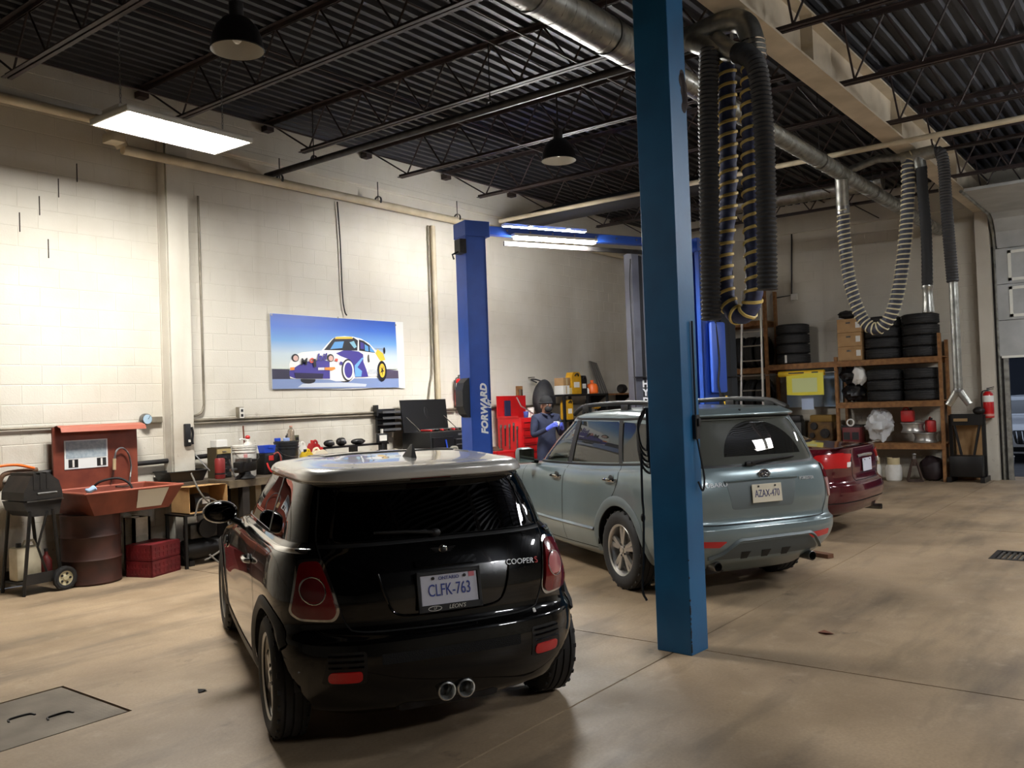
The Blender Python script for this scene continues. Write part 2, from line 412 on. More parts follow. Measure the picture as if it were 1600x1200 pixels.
# ---- open-web joists
def make_joist(name, y0, y1, zb, zt, label, group, inset):
    t = thing(name, label, 'joist', (0, 0, 0), 0, group)
    tc = MB()
    for s in (-1, 1): tc.b2((s*.008, y0, zt-.006), (s*.055, y1, zt)); tc.b2((s*.008, y0, zt-.05), (s*.014, y1, zt))
    tc.build('top_chord', M_JOIST, t, smooth=0)
    bc = MB(); a, b = y0+inset[0], y1-inset[1]
    for s in (-1, 1): bc.b2((s*.008, a, zb), (s*.05, b, zb+.006)); bc.b2((s*.008, a, zb), (s*.014, b, zb+.045))
    bc.build('bottom_chord', M_JOIST, t, smooth=0)
    np_ = max(4, int(round((b-a-.3)/.62))); st = (b-a-.3)/np_; yy = a+.15
    pts = [(y0+.12, zt-.03)]
    for k in range(np_):
        pts += [(yy+k*st, zb+.03), (yy+(k+.5)*st, zt-.03)]
    pts += [(yy+np_*st, zb+.03), (y1-.12, zt-.03)]
    for p, q in zip(pts[:-1], pts[1:]): MB().cyl((0, *p), (0, *q), .011, 6).build('web_bar', M_JOIST, t, smooth=0)
    for (yy_, s) in ((y0, 1), (y1, -1)): MB().b2((-.055, yy_, zt-.12), (.055, yy_+s*.12, zt-.05)).build('bearing_seat', M_JOIST, t, smooth=0)
    return t
jl = make_joist('roof_joist', 2.78, WY-.01, 4.885, DECK-.002, 'dark open web roof joist between the cream beam and the block wall', 'joists on the bench side', (.35, .72))
jr = make_joist('roof_joist', RY+.02, 2.74, 4.76, DECK-.002, 'dark open web roof joist on the door side of the cream beam', 'joists on the door side', (.4, .06))
jx = [3.62+1.73*k for k in range(-4, 8)]
jl.location.x = jx[0]; jr.location.x = jx[0]+.28
for x in jx[1:]:
    dup(jl, (x, 0, 0)); dup(jr, (x+.28, 0, 0))
for y in (4.5, 6.5, 8.1): tag(MB().cyl((BX+.1, y, 4.90), (FX-.1, y, 4.90), .010, 6).build('bridging_rod', M_JOIST), 'thin bridging rod running across the roof joist bottom chords', 'rod', 'bridging rods')
for y in (5.5, 7.3): tag(MB().cyl((BX+.1, y, DECK-.06), (FX-.1, y, DECK-.06), .010, 6).build('bridging_rod', M_JOIST), 'thin bridging rod running across the roof joist top chords', 'rod', 'upper bridging rods')

# ---- main beam and blue post
bt = thing('roof_beam', 'cream painted steel I beam carried by the blue post', 'beam')
for nm, a, b in (('lower_flange', (BX, 2.635, 4.73), (FX, 2.885, 4.752)), ('web', (BX, 2.752, 4.752), (FX, 2.768, 5.20)), ('upper_flange', (BX, 2.635, 5.2), (FX, 2.885, 5.222))): mbox(a, b).build(nm, M_BEAM, bt, smooth=0)
for x in [5.27, 8.2, 11.4, 14.6]:
    for s in (-1, 1): MB().b2((x-.006, 2.76+s*.008, 4.752), (x+.006, 2.76+s*.12, 5.2)).build('stiffener_plate', M_BEAM, bt, smooth=0)
MB().b2((BX, 2.66, 5.222), (FX, 2.86, DECK-.12)).build('bearing_packer', M_DARKSTEEL, bt, smooth=0)
M_POST = mat('post_blue_paint', (24, 98, 146), .42, col2=(20, 84, 128), scale=3, bump=.06, bscale=30)
M_RUST = mat('post_scuff', (40, 26, 22), .8)
pt = thing('steel_post', 'tall teal blue steel box post standing on the floor joint', 'post', (5.27, 2.72, 0), radians(-4))
MB().box((0, 0, 2.365), (.21, .262, 4.73), .004).build('shaft', M_POST, pt)
for k in range(22):
    z = .02+.62*random.random()**2; h = random.uniform(.006, .028)
    MB().b2((-.1058, -.1318, z), (-.101+random.uniform(0, .006), -.1265-random.uniform(0, .004), z+h)).build('chip_mark', M_RUST, pt, smooth=0)
sc = MB()
for k in range(7): sc.lathe([(0, .001), (.03+.012*random.random(), .001), (.03, 0)], 14, TL(.07+random.uniform(-.02, .02), -.131, 3.60+.035*k) @ RX(pi/2) @ Matrix.Diagonal((1, 1.3, 1, 1)))
sc.build('grease_smudge', M_RUST, pt)

# ---- pit cover and floor drain
def diamond():
    m = mat('tread_plate', (112, 104, 92), .5, .55, col2=(84, 76, 66), scale=4, coord='World'); nt = m.node_tree; b = nt.nodes['Principled BSDF']; L = nt.links
    g = nt.nodes.new('ShaderNodeNewGeometry'); k = nt.nodes.new('ShaderNodeMapping'); k.inputs['Rotation'].default_value = (0, 0, radians(45)); L.new(g.outputs['Position'], k.inputs['Vector'])
    ch = nt.nodes.new('ShaderNodeTexChecker'); ch.inputs['Scale'].default_value = 55; L.new(k.outputs[0], ch.inputs['Vector'])
    bp = nt.nodes.new('ShaderNodeBump'); bp.inputs['Strength'].default_value = .6; bp.inputs['Distance'].default_value = .003; L.new(ch.outputs['Fac'], bp.inputs['Height']); L.new(bp.outputs[0], b.inputs['Normal'])
    return m
pc = thing('pit_cover', 'square steel tread plate cover let into the floor', 'floor plate', (2.215, 5.245, 0))
MB().box((0, 0, -.013), (.755, .80, .024), .002).build('plate', diamond(), pc)
for (x, y, a) in ((-.02, .02, 30), (.12, -.14, 10)):
    MB().tube(spline([(x-.07, y-.01, .0), (x-.05, y+.03, .004), (x+.05, y+.03, .004), (x+.07, y-.01, .0)], 5), .006, 6).tr(RZ(0)).build('lifting_ring', M_DARKSTEEL, pc)
dr = thing('floor_drain', 'rectangular steel floor drain grate with parallel bars', 'drain', (9.75, 1.11, 0))
f = MB()
for a, b in (((-.265, -.485), (-.215, .485)), ((.215, -.485), (.265, .485)), ((-.215, -.485), (.215, -.44)), ((-.215, .44), (.215, .485))): f.b2((*a, -.024), (*b, .002))
f.build('frame', M_DARKSTEEL, dr, smooth=0)
gb = MB().b2((-.205, -.012, -.02), (.205, .012, -.002)).mesh('grate_bar', M_STEEL, 0)
for k in range(18):
    o = bpy.data.objects.new('grate_bar', gb); COL.objects.link(o); o.parent = dr; o.location = (0, -.41+.0485*k, 0)
# scraps on the floor
def scrap(x, y, s, a, m, label, cat='scrap'):
    mb = MB(); mb.add([(-s, -s*.5, .004), (s*.8, -s*.6, .012), (s, s*.5, .004), (-s*.5, s*.7, .016), (0, 0, .002)], [(0, 1, 4), (1, 2, 4), (2, 3, 4), (3, 0, 4)])
    mb.add([(-s, -s*.5, .001), (s*.8, -s*.6, .001), (s, s*.5, .001), (-s*.5, s*.7, .001)], [(0, 3, 2, 1)])
    o = mb.build('paper_scrap', m); o.location = (x, y, 0.001); o.rotation_euler.z = a; return tag(o, label, cat)
scrap(2.23, 3.83, .035, .6, M_PAPER, 'small torn white paper scrap on the floor by the black hatchback')
scrap(3.02, 4.78, .03, 0, M_DARKSTEEL, 'tiny dark metal offcut on the floor beside the pit cover')
scrap(6.1, 2.05, .05, 1.2, mat('wood_chip', (120, 74, 56), .9), 'brown wood splinter on the floor beyond the blue post', 'splinter')

# ---- overhead door, jambs and yard outside
od = struct(thing('door_1', 'grey sectional overhead door half raised', None)); 
M_DOORP = mat('door_panel_grey', (176, 178, 176), .5, col2=(158, 160, 158), scale=3); M_DOORF = mat('door_white_strip', (226, 226, 216), .5)
zz = [2.16, 2.79, 3.42, 4.05]
for k in range(3):
    p = MB().box((FX-.07, (DOORY0+DOORY1)/2, (zz[k]+zz[k+1])/2), (.045, DOORY1-DOORY0+.1, zz[k+1]-zz[k]-.008), .004).build('door_panel', M_DOORP, od)
    if k:
        for j in range(4):
            y1 = DOORY1-.16-j*1.0; y0 = y1-.9; fr = MB(); z0, z1 = zz[k]+.05, zz[k+1]-.05
            for a, b in (((y0, z0), (y1, z0+.05)), ((y0, z1-.05), (y1, z1)), ((y0, z0), (y0+.05, z1)), ((y1-.05, z0), (y1, z1))): fr.b2((FX-.108, *a), (FX-.09, *b))
            fr.build('panel_frame', M_DOORF, p, smooth=0)
MB().b2((FX-.1, DOORY0, 2.13), (FX-.04, DOORY1, 2.17)).build('bottom_seal', M_DOORF, od, smooth=0)
R = .55; pr = [(FX-.07-R*(1-cos(a)), 4.06+R*sin(a)) for a in [i*pi/2/6 for i in range(7)]]
for k in range(3):
    a, b = pr[2*k], pr[2*k+2]
    mb = MB(); mb.add([(a[0], DOORY0, a[1]), (b[0], DOORY0, b[1]), (b[0], DOORY1, b[1]), (a[0], DOORY1, a[1])], [(0, 1, 2, 3)]); mb.add([(a[0]+.03, DOORY0, a[1]+.03), (b[0]+.02, DOORY0, b[1]+.04), (b[0]+.02, DOORY1, b[1]+.04), (a[0]+.03, DOORY1, a[1]+.03)], [(0, 3, 2, 1)])
    mb.build('door_panel', M_DOORP, od, smooth=0)
MB().b2((pr[-1][0]-2.2, DOORY0, 4.6), (pr[-1][0], DOORY1, 4.645)).build('door_panel', M_DOORP, od, smooth=0)
trk = [(FX-.07, 2.60, 0), (FX-.07, 2.60, 4.06)]+[(x, 2.60, z) for x, z in pr]+[(pr[-1][0]-2.2, 2.6, 4.61)]
MB().tube(trk, .028, 6).build('track', M_GALV, od)
MB().b2((FX-.05, 2.54, 0), (FX+.3, 2.66, 4.1)).build('jamb', M_DARKSTEEL, od, smooth=0)
MB().b2((FX-.08, 2.46, 0), (FX-.03, 2.54, 2.16)).build('jamb_guard', M_GALV, od, smooth=0)
struct(mbox((FX+.6, -25, -.25), (60, 30, -.02)).build('floor_yard', M_EXT), 'asphalt yard outside the overhead door')
# ================================================================== SERVICES: lights, ducts, hoses, pipes
M_TUBE = emitter('lit_lens', (255, 252, 246), LAMP)
M_TUBEB = emitter('lit_tube', (255, 252, 246), LAMP*3.4); M_TUBES = emitter('lit_split_lens', (250, 252, 255), LAMP*.95)
M_FIX = mat('fixture_white', (214, 210, 200), .45)
def fixture(loc, rz, label, group=None, L_=1.24, W_=.56, hang=.55, split=False):
    t = thing('fluorescent_fixture', label, 'light', loc, rz, group)
    h = MB(); h.b2((-L_/2-.02, -W_/2-.02, .035), (L_/2+.02, W_/2+.02, .05)); h.b2((-L_/2, -.14, .05), (L_/2, .14, .1), .01)
    for a, b in (((-L_/2-.02, -W_/2-.02), (L_/2+.02, -W_/2)), ((-L_/2-.02, W_/2), (L_/2+.02, W_/2+.02)), ((-L_/2-.02, -W_/2), (-L_/2, W_/2)), ((L_/2, -W_/2), (L_/2+.02, W_/2))): h.b2((*a, -.004), (*b, .05))
    if split: h = MB(); h.b2((-L_/2-.02, -.05, .02), (L_/2+.02, .05, .12)); h.b2((-L_/2-.03, -.26, -.01), (-L_/2-.01, .26, .11)); h.b2((L_/2+.01, -.26, -.01), (L_/2+.03, .26, .11))
    h.build('housing', M_FIX, t, smooth=0)
    if split:
        for s in (-1, 1): MB().b2((-L_/2, s*.06, 0), (L_/2, s*.24, .09), .02).build('lens', M_TUBES, t, smooth=0)
    else: MB().b2((-L_/2, -W_/2, 0), (L_/2, W_/2, .006)).build('lens', M_TUBE, t, smooth=0)
    for s in (-1, 1):
        c = MB()
        k = 0
        z = .09
        while z < hang:
            c.tube([(s*L_*.42+(.008 if k % 2 else 0)*cos(a), .008*cos(a)*(0 if k % 2 else 1), z+.022+.022*sin(a)) for a in [2*pi*i/8 for i in range(8)]], .0025, 4, closed=True); z += .036; k += 1
        c.build('chain', M_STEEL, t)
    return t
fixture((4.50, 7.30, 4.26), radians(1.5), 'bright fluorescent ceiling fixture with full lens above the parts washer', hang=1.08)
for i, (x, y) in enumerate(((8.6, -1.4), (4.4, -4.4), (13.4, -.9))):
    fixture((x, y, 4.3), (0 if i == 1 else radians(90)), 'fluorescent ceiling fixture with twin lenses on the door side of the beam', 'fixtures on the door side', hang=1.06, split=True)


def highbay(loc, label):
    t = thing('high_bay_lamp', label, 'lamp', loc)
    pr = [(.06, .235), (.11, .225), (.16, .17), (.19, .09), (.205, 0), (.195, 0), (.178, .12), (.143, .215), (.10, .28), (0.0, .285)]
    MB().lathe(pr[:5]+[(.208, -.004), (.205, -.012)], 32).build('dome', mat('dome_dark', (46, 46, 50), .4, .5), t)
    MB().lathe([(.201, -.01), (.197, 0), (.182, .09), (.152, .165), (.1, .215), (0, .22)], 32).build('reflector', mat('dome_inside', (190, 186, 176), .45), t)
    MB().cyl((0, 0, .225), (0, 0, .36), .055, 16).build('ballast_cap', M_DARKSTEEL, t)
    MB().sph((0, 0, .11), (.045, .045, .07), 14, 8).build('bulb', mat('unlit_bulb', (225, 225, 220), .3), t)
    MB().cyl((0, 0, .36), (0, 0, DECK-loc[2]), .010, 8).build('stem', M_DARKSTEEL, t)
    return t
highbay((4.1, 5.75, 4.5), 'unlit dark dome high bay lamp beyond the black hatchback')
highbay((8.5, 5.75, 4.5), 'unlit dark dome high bay lamp above the grey wagon')

# ---- galvanised exhaust duct along the beam
DY, DZ = 3.49, 4.52
dt = thing('exhaust_duct', 'galvanised spiral exhaust duct running beside the cream beam', 'duct')
def spiral(x0, x1, r, nm):
    mb = MB(); mb.cyl((x0, DY, DZ), (x1, DY, DZ), r, 28); mb.build(nm, M_GALV, dt)
    h = MB(); n = int((x1-x0)/.13*14); h.tube([(x0+(x1-x0)*i/n, DY+r*cos(2*pi*i/14), DZ+r*sin(2*pi*i/14)) for i in range(n+1)], .004, 4); h.build('lock_seam', M_GALV, dt)
spiral(6.9, FX-.01, .098, 'duct_run'); spiral(BX+.02, 6.2, .145, 'duct_run')
MB().lathe([(.150, 0), (.146, .06), (.102, .64), (.098, .7)], 28, TL(6.2, DY, DZ) @ RY_(pi/2)).build('reducer', M_GALV, dt)
for x in (4.9, 5.9, 6.95, 8.9, 10.9, 13.2):
    r = .15 if x < 6.2 else .103
    MB().lathe([(r, -.02), (r+.004, -.02), (r+.004, .02), (r, .02)], 28, TL(x, DY, DZ) @ RY_(pi/2), closed=True).build('coupling_band', M_STEEL, dt)
    MB().cyl((x, DY, DZ+r), (x, DY, DECK-.02), .005, 6).build('hanger_rod', M_DARKSTEEL, dt)

def frames(P):
    n = len(P); T = [(P[min(i+1, n-1)]-P[max(i-1, 0)]).normalized() for i in range(n)]
    u = T[0].orthogonal(); out = []
    for i in range(n):
        u = (u-T[i]*u.dot(T[i])).normalized(); out.append((u.copy(), T[i].cross(u)))
    return out
def resample(P, step):
    P = [Vector(p) for p in P]; out = [P[0].copy()]; acc = 0
    for a, b in zip(P[:-1], P[1:]):
        l = (b-a).length; 
        if l < 1e-9: continue
        d = step-acc
        while d <= l: out.append(a.lerp(b, d/l)); d += step
        acc = (acc+l) % step
    out.append(P[-1].copy())
    return out
M_HOSEB = mat('black_corrugated_hose', (50, 50, 51), .6); M_HOSEN = mat('navy_hose_cloth', (76, 82, 116), .6, col2=(54, 58, 84), scale=14); M_HOSEY = mat('hose_yellow_strip', (238, 208, 122), .5)
M_HOSEC = mat('hose_cream_strip', (206, 196, 160), .5); M_HOSEG = mat('charcoal_hose_cloth', (58, 60, 72), .6)
def corrugated(path, r, pitch=.034, amp=.007, seg=18):
    P = resample(spline(path, 14), pitch/2); return MB().tube(P, [r+(amp if i % 2 else -amp) for i in range(len(P))], seg)
def striped(t, path, r, pitch, mc, ms, w=.014):
    P = resample(spline(path, 14), .02); n = len(P)
    MB().tube(P, [r+.004*cos(2*pi*i*.02/pitch) for i in range(n)], 18).build('hose_cloth', mc, t)
    Q = resample(P, pitch/20); F = frames(Q); mb = MB(); vs = []
    for i, (p, (u, v)) in enumerate(zip(Q, F)):
        a = 2*pi*i/20; d = u*cos(a)+v*sin(a); tg = u.cross(v).normalized()
        vs += [p+d*(r+.002)-tg*w, p+d*(r+.012)-tg*w*.6, p+d*(r+.012)+tg*w*.6, p+d*(r+.002)+tg*w]
    fs = [(4*i+k, 4*i+k+1, 4*i+k+5, 4*i+k+4) for i in range(len(Q)-1) for k in range(3)]
    mb.add(vs, fs).build('wear_strip', ms, t)
# drop A, beside the blue post
XA = 6.62
ta = thing('hose_drop', 'galvanised branch fitting with elbow that carries the navy and black exhaust hoses', 'duct fitting', (XA, 2.9, 4.4))
def la(x, y, z): return (x-XA, y-2.9, z-4.4)
MB().tube(spline([la(6.62, 3.49, 4.55), la(6.62, 3.30, 4.60), la(6.62, 3.05, 4.63), la(6.62, 2.82, 4.66), la(6.62, 2.66, 4.60), la(6.62, 2.60, 4.44), la(6.62, 2.59, 4.30)], 8), .092, 20).build('elbow', M_GALV, ta)
for k in range(4): MB().lathe([(.093, -.006), (.10, 0), (.093, .006)], 20, TL(*la(6.62, 2.60-.002*k, 4.44-.04*k))).build('elbow_rib', M_CHROME, ta)
MB().tube([la(6.60, 3.1, 4.58), la(6.56, 2.92, 4.46), la(6.54, 2.89, 4.38)], .085, 20).build('branch_pipe', M_GALV, ta)
MB().tube([la(6.58, 2.90, 4.52), la(6.58, 2.78, 4.40), la(6.58, 2.72, 4.37)], .085, 20).build('branch_pipe', M_GALV, ta)
MB().tube([la(6.62, 2.9, 4.66), la(6.62, 2.9, 4.73)], .008, 6).build('hanger', M_DARKSTEEL, ta)
def hose_thing(label, build):
    t = thing('exhaust_hose', label, 'hose'); build(t); return t
hose_thing('long straight charcoal corrugated hose hanging right beside the blue post', lambda t: corrugated([(6.52, 2.92, 4.44), (6.5, 2.94, 4.0), (6.49, 2.96, 3.2), (6.49, 2.985, 2.27)], .076).build('corrugated_hose', M_HOSEB, t))
hose_thing('charcoal corrugated hose with a bent top hanging in front of the navy hose loop', lambda t: corrugated([(6.55, 2.71, 4.36), (6.5, 2.60, 4.30), (6.45, 2.50, 4.12), (6.45, 2.475, 3.6), (6.45, 2.485, 3.0), (6.45, 2.50, 2.46)], .074).build('corrugated_hose', M_HOSEB, t))
hose_thing('navy hose with bold yellow stripes hanging in a long loop beside the post', lambda t: striped(t, [(6.66, 2.84, 4.36), (6.66, 2.85, 4.0), (6.68, 2.88, 3.3), (6.66, 2.93, 2.8), (6.64, 2.92, 2.50), (6.63, 2.87, 2.35), (6.62, 2.79, 2.295), (6.62, 2.71, 2.35), (6.62, 2.67, 2.50), (6.62, 2.665, 2.8), (6.62, 2.66, 3.3), (6.62, 2.64, 4.0), (6.62, 2.61, 4.38)], .068, .098, M_HOSEN, M_HOSEY))
# drop B, far bay
XB = 12.0
tb = thing('hose_drop', 'galvanised tee fitting under the far end of the beam holding three hoses', 'duct fitting', (XB, 2.7, 4.5))
def lb(x, y, z): return (x-XB, y-2.7, z-4.5)
MB().tube([lb(11.75, 3.49, 4.45), lb(11.78, 3.5, 4.36), lb(11.85, 3.52, 4.12)], .082, 18).build('drop_pipe', M_GALV, tb)
MB().tube([lb(11.86, 3.52, 4.12), lb(11.88, 3.53, 4.02)], .086, 18).build('drop_collar', M_STEEL, tb)
MB().tube([lb(12.0, 2.80, 4.62), lb(12.0, 2.40, 4.64)], .085, 18).build('tee_run', M_GALV, tb)
MB().tube([lb(12.0, 2.60, 4.62), lb(12.0, 2.58, 4.46)], .075, 18).build('tee_branch', M_GALV, tb)
MB().tube([lb(12.0, 3.45, 4.60), lb(12.0, 3.1, 4.68), lb(12.0, 2.7, 4.63)], .05, 12).build('feed_pipe', M_GALV, tb)
hose_thing('grey hose with thin cream stripes hanging in a wide loop in the far bay', lambda t: striped(t, [(11.87, 3.52, 4.06), (11.9, 3.53, 3.7), (11.95, 3.5, 3.1), (12.0, 3.38, 2.62), (12.0, 3.2, 2.46), (12.0, 3.02, 2.62), (12.0, 2.9, 3.0), (12.0, 2.80, 3.6), (12.0, 2.74, 4.2), (12.0, 2.73, 4.5), (12.0, 2.69, 4.62), (12.0, 2.62, 4.64)], .074, .064, M_HOSEG, M_HOSEC, .010))
def hb1(t):
    corrugated([(12.0, 2.57, 4.48), (12.0, 2.57, 4.2), (12.0, 2.55, 3.6), (12.0, 2.565, 2.93)], .066, .05, .003).build('hose', M_RUBBER, t)
    MB().lathe([(.07, .0), (.071, -.03), (.058, -.05), (.058, -.12), (.072, -.34), (.068, -.34), (.052, -.12), (.052, 0)], 20, TL(12.0, 2.565, 2.96)).build('tailpipe_cone', M_GALV, t)
hose_thing('short black hose ending in a shiny tailpipe cone', hb1)
def hb2(t):
    corrugated([(12.0, 2.42, 4.63), (12.0, 2.34, 4.60), (12.0, 2.31, 4.4), (12.0, 2.30, 3.8), (12.0, 2.27, 2.97)], .070, .036, .005).build('corrugated_hose', M_HOSEB, t)
    MB().cyl((12.0, 2.265, 3.0), (12.0, 2.265, 1.62), .052, 20).build('spiral_pipe', M_GALV, t)
    h = MB(); n = 150; h.tube([(12.0+.052*cos(.75*i), 2.265+.052*sin(.75*i), 2.98-1.34*i/n) for i in range(n+1)], .003, 4); h.build('lock_seam', M_GALV, t)
    MB().lathe([(.056, -.02), (.058, 0), (.056, .02)], 20, TL(12.0, 2.265, 1.62)).build('collar', M_STEEL, t)
    for s in (-1, 1): MB().tube([(12.0, 2.265, 1.63), (12.0, 2.265+s*.045, 1.56), (12.0, 2.265+s*.12, 1.44)], [.05, .045, .042], 16).build('outlet_leg', M_GALV, t)
hose_thing('charcoal hose with a long galvanised pipe and forked outlet near the far column', hb2)
for i, (x, y) in enumerate(((14.9, 4.6), (14.9, 5.6))): pass
# second hazy duct far behind
tag(MB().tube([(14.6, 3.7, 4.98), (14.6, 6.2, 4.98)], .14, 20).build('cross_duct', M_GALV), 'short galvanised duct crossing under the joists near the far wall', 'duct')
tag(MB().tube(spline([(11.6, 8.9, 4.56), (11.7, 8.4, 4.68), (11.75, 7.6, 4.72), (11.8, 6.4, 4.73), (11.8, 4.6, 4.73)], 6), .14, 20).build('insulated_duct', mat('black_insulation', (30, 30, 32), .7, bump=.4, bscale=20)), 'black insulated flexible duct slung under the joists above the lift', 'duct')

# ---- pipes and conduits
def pipe(name, label, cat, pts, r, m, hang=(), seg=12, group=None, spl=False):
    t = thing(name, label, cat, (0, 0, 0), 0, group)
    MB().tube(spline(pts, 6) if spl else pts, r, seg).build('run', m, t)
    for (x, y, z0, z1) in hang:
        MB().cyl((x, y, z0), (x, y, z1), .007, 6).build('hanger_rod', M_DARKSTEEL, t)
        MB().lathe([(r+.004, -.015), (r+.012, -.015), (r+.012, .015), (r+.004, .015)], 14, TL(x, y, z0-.012) @ RY_(pi/2), closed=True).build('clamp', M_DARKSTEEL, t)
    return t
PY = 9.14
pipe('gas_pipe', 'thick cream pipe hung along the top of the block wall', 'pipe', [(5.0, PY, 4.60), (FX-.02, PY, 4.60)], .055, M_CREAM, [(x, PY, 4.66, 4.92) for x in (7.1, 8.83, 10.56, 12.3)])
pipe('gas_pipe', 'cream pipe stub at the wall top before the fluorescent fixture', 'pipe', [(BX+.01, PY, 4.86), (4.7, PY, 4.86)], .05, M_CREAM, [(3.62, PY, 4.91, 5.02)])
el = thing('pipe_elbow', 'cream boxed elbow joining two cream pipes near the fixture', 'pipe fitting', (4.86, PY, 4.72))
MB().tube([(-.16, 0, .13), (-.02, 0, .12), (.05, 0, .05), (.14, 0, -.10)], .07, 12).build('body', M_CREAM, el); MB().box((-.02, -.12, -.06), (.16, .2, .1), .01).build('valve_box', M_CREAM, el)
pipe('gas_pipe', 'cream pipe crossing below the joists and the beam', 'pipe', [(11.35, 8.9, 4.67), (11.35, RY+.05, 4.67)], .034, M_CREAM)
pipe('sprinkler_pipe', 'dark sprinkler pipe running between joists toward the wall', 'pipe', [(7.05, 9.35, 4.72), (7.05, 2.95, 4.72)], .04, M_DARKSTEEL, [(7.05, 8.4, 4.76, 5.4), (7.05, 5.6, 4.76, 5.4)])
CY = WY-.03
M_COND = mat('conduit_grey', (150, 142, 126), .45, .4, col2=(112, 104, 90), scale=6)
pipe('conduit', 'long grey conduit pair running along the block wall above the benches', 'conduit', [(BX+.1, CY, 1.585), (5.5, CY, 1.585)], .014, M_COND, group=None)
pipe('conduit', 'grey conduit run behind the bench between column and tool chest', 'conduit', [(5.83, CY, 1.595), (FX-.3, CY, 1.595)], .018, M_COND)
pipe('conduit', 'thin grey conduit just below the main wall conduit', 'conduit', [(5.83, CY, 1.555), (10.6, CY, 1.555)], .012, M_COND)
pipe('conduit', 'thin conduit dropping from the pipe and bending back to the column', 'conduit', spline([(6.06, CY, 4.30), (6.06, CY, 3.4), (6.06, CY, 2.0), (6.05, CY, 1.74), (5.98, CY, 1.66), (5.85, CY, 1.64), (5.80, CY, 1.64)], 6), .014, M_COND)
MBc = pipe('conduit', 'cream riser pipe on the wall behind the black tool chest', 'conduit', [(10.2, CY-.02, 4.5), (10.2, CY-.02, 1.76)], .042, M_CREAM)
pipe('conduit', 'thin grey conduit strapped beside the cream riser', 'conduit', spline([(10.11, CY, 4.5), (10.11, CY, 3.2), (10.1, CY, 2.25), (10.04, CY, 2.0), (9.98, CY, 1.7)], 6), .013, M_COND)
pipe('conduit', 'grey conduit riser on the wall beside the blue lift column', 'conduit', [(11.45, CY, 4.5), (11.45, CY, 1.62)], .032, M_COND)
pipe('cable', 'thin dark cable hanging down the wall to the race car banner', 'cable', spline([(8.26, CY, 4.58), (8.29, CY, 4.0), (8.30, CY, 3.3), (8.33, CY, 3.05), (8.36, CY-.01, 2.98)], 6), .010, M_DARKSTEEL)
pipe('conduit', 'thin conduit drop on the dim far wall above the tyres', 'conduit', [(FX-.03, 6.2, 4.85), (FX-.03, 6.25, 3.62), (FX-.03, 6.6, 3.6)], .014, M_DARKSTEEL)
tag(MB().box((0, 0, 0), (.05, .13, .13), .006).build('junction_box', M_WHITE), 'small white junction box on the far wall', 'electrical box').location = (FX-.03, 6.2, 3.58)
ob = thing('outlet_box', 'grey electrical outlet box on the conduit above the bench', 'electrical box', (6.55, WY-.045, 1.66))
MB().box((0, 0, 0), (.085, .06, .15), .006).build('box', M_COND, ob); MB().box((.005, -.034, 0), (.066, .008, .13), .003).build('cover_plate', M_WHITE, ob)
for z in (-.03, .03): MB().box((.005, -.039, z), (.034, .004, .034), .003).build('socket', M_BLACK, ob)
ob2 = thing('outlet_box', 'small dark outlet box on the wall behind the bottles', 'electrical box', (7.42, WY-.025, 1.28))
MB().box((0, 0, 0), (.07, .04, .12), .005).build('box', mat('olive_box', (84, 82, 60), .5), ob2); MB().box((0, -.022, .015), (.045, .006, .04), .003).build('cover', M_DARKSTEEL, ob2)
gd = thing('pressure_gauge', 'round pale blue gauge on the conduit left of the column', 'gauge', (5.30, WY-.06, 1.63))
MB().lathe([(0, .03), (.055, .03), (.062, .022), (.066, 0), (.066, -.03), (0, -.03)], 24, RX(pi/2)).build('body', M_STEEL, gd); MB().lathe([(0, .033), (.052, .033), (.053, .03)], 24, RX(pi/2)).build('dial', mat('dial_blue', (166, 192, 210), .3), gd)
MB().box((.02, -.034, .02), (.004, .003, .05), 0, RY_(.6)).build('needle', M_BLACK, gd)
MB().box((.13, .035, -.01), (.16, .05, .07), .006).build('bracket', M_COND, gd)
sw = thing('wall_phone', 'black handset switch box hanging on the cream column', 'switch', (5.70, WY-.235, 1.43))
MB().box((0, 0, 0), (.075, .05, .26), .012).build('body', M_BLACK, sw); MB().tube(spline([(.045, -.02, .09), (.06, -.02, .02), (.05, -.02, -.06), (.055, -.02, -.11)], 5), .014, 8).build('lever', M_BLACK, sw)
MB().box((.01, -.027, -.07), (.03, .006, .03), .003).build('name_plate', M_WHITE, sw)
pipe('air_pipe', 'blackened air line pipe along the wall behind the parts washer', 'pipe', [(4.0, WY-.06, 1.12), (5.5, WY-.06, 1.14), (6.2, WY-.1, 1.17)], .028, M_DARKSTEEL)
pipe('air_pipe', 'rusty pipe elbow poking from the wall above the barbecue', 'pipe', spline([(3.74, WY, .98), (3.74, WY-.06, 1.0), (3.75, WY-.08, 1.1), (3.82, WY-.08, 1.15), (4.1, WY-.07, 1.16)], 5), .024, mat('rust_pipe', (92, 66, 44), .7))
pipe('air_hose', 'orange air hose lying along the pipe above the barbecue', 'hose', spline([(3.3, WY-.1, 1.14), (3.6, WY-.12, 1.21), (3.85, WY-.13, 1.23), (4.05, WY-.12, 1.18)], 6), .014, M_ORANGE)
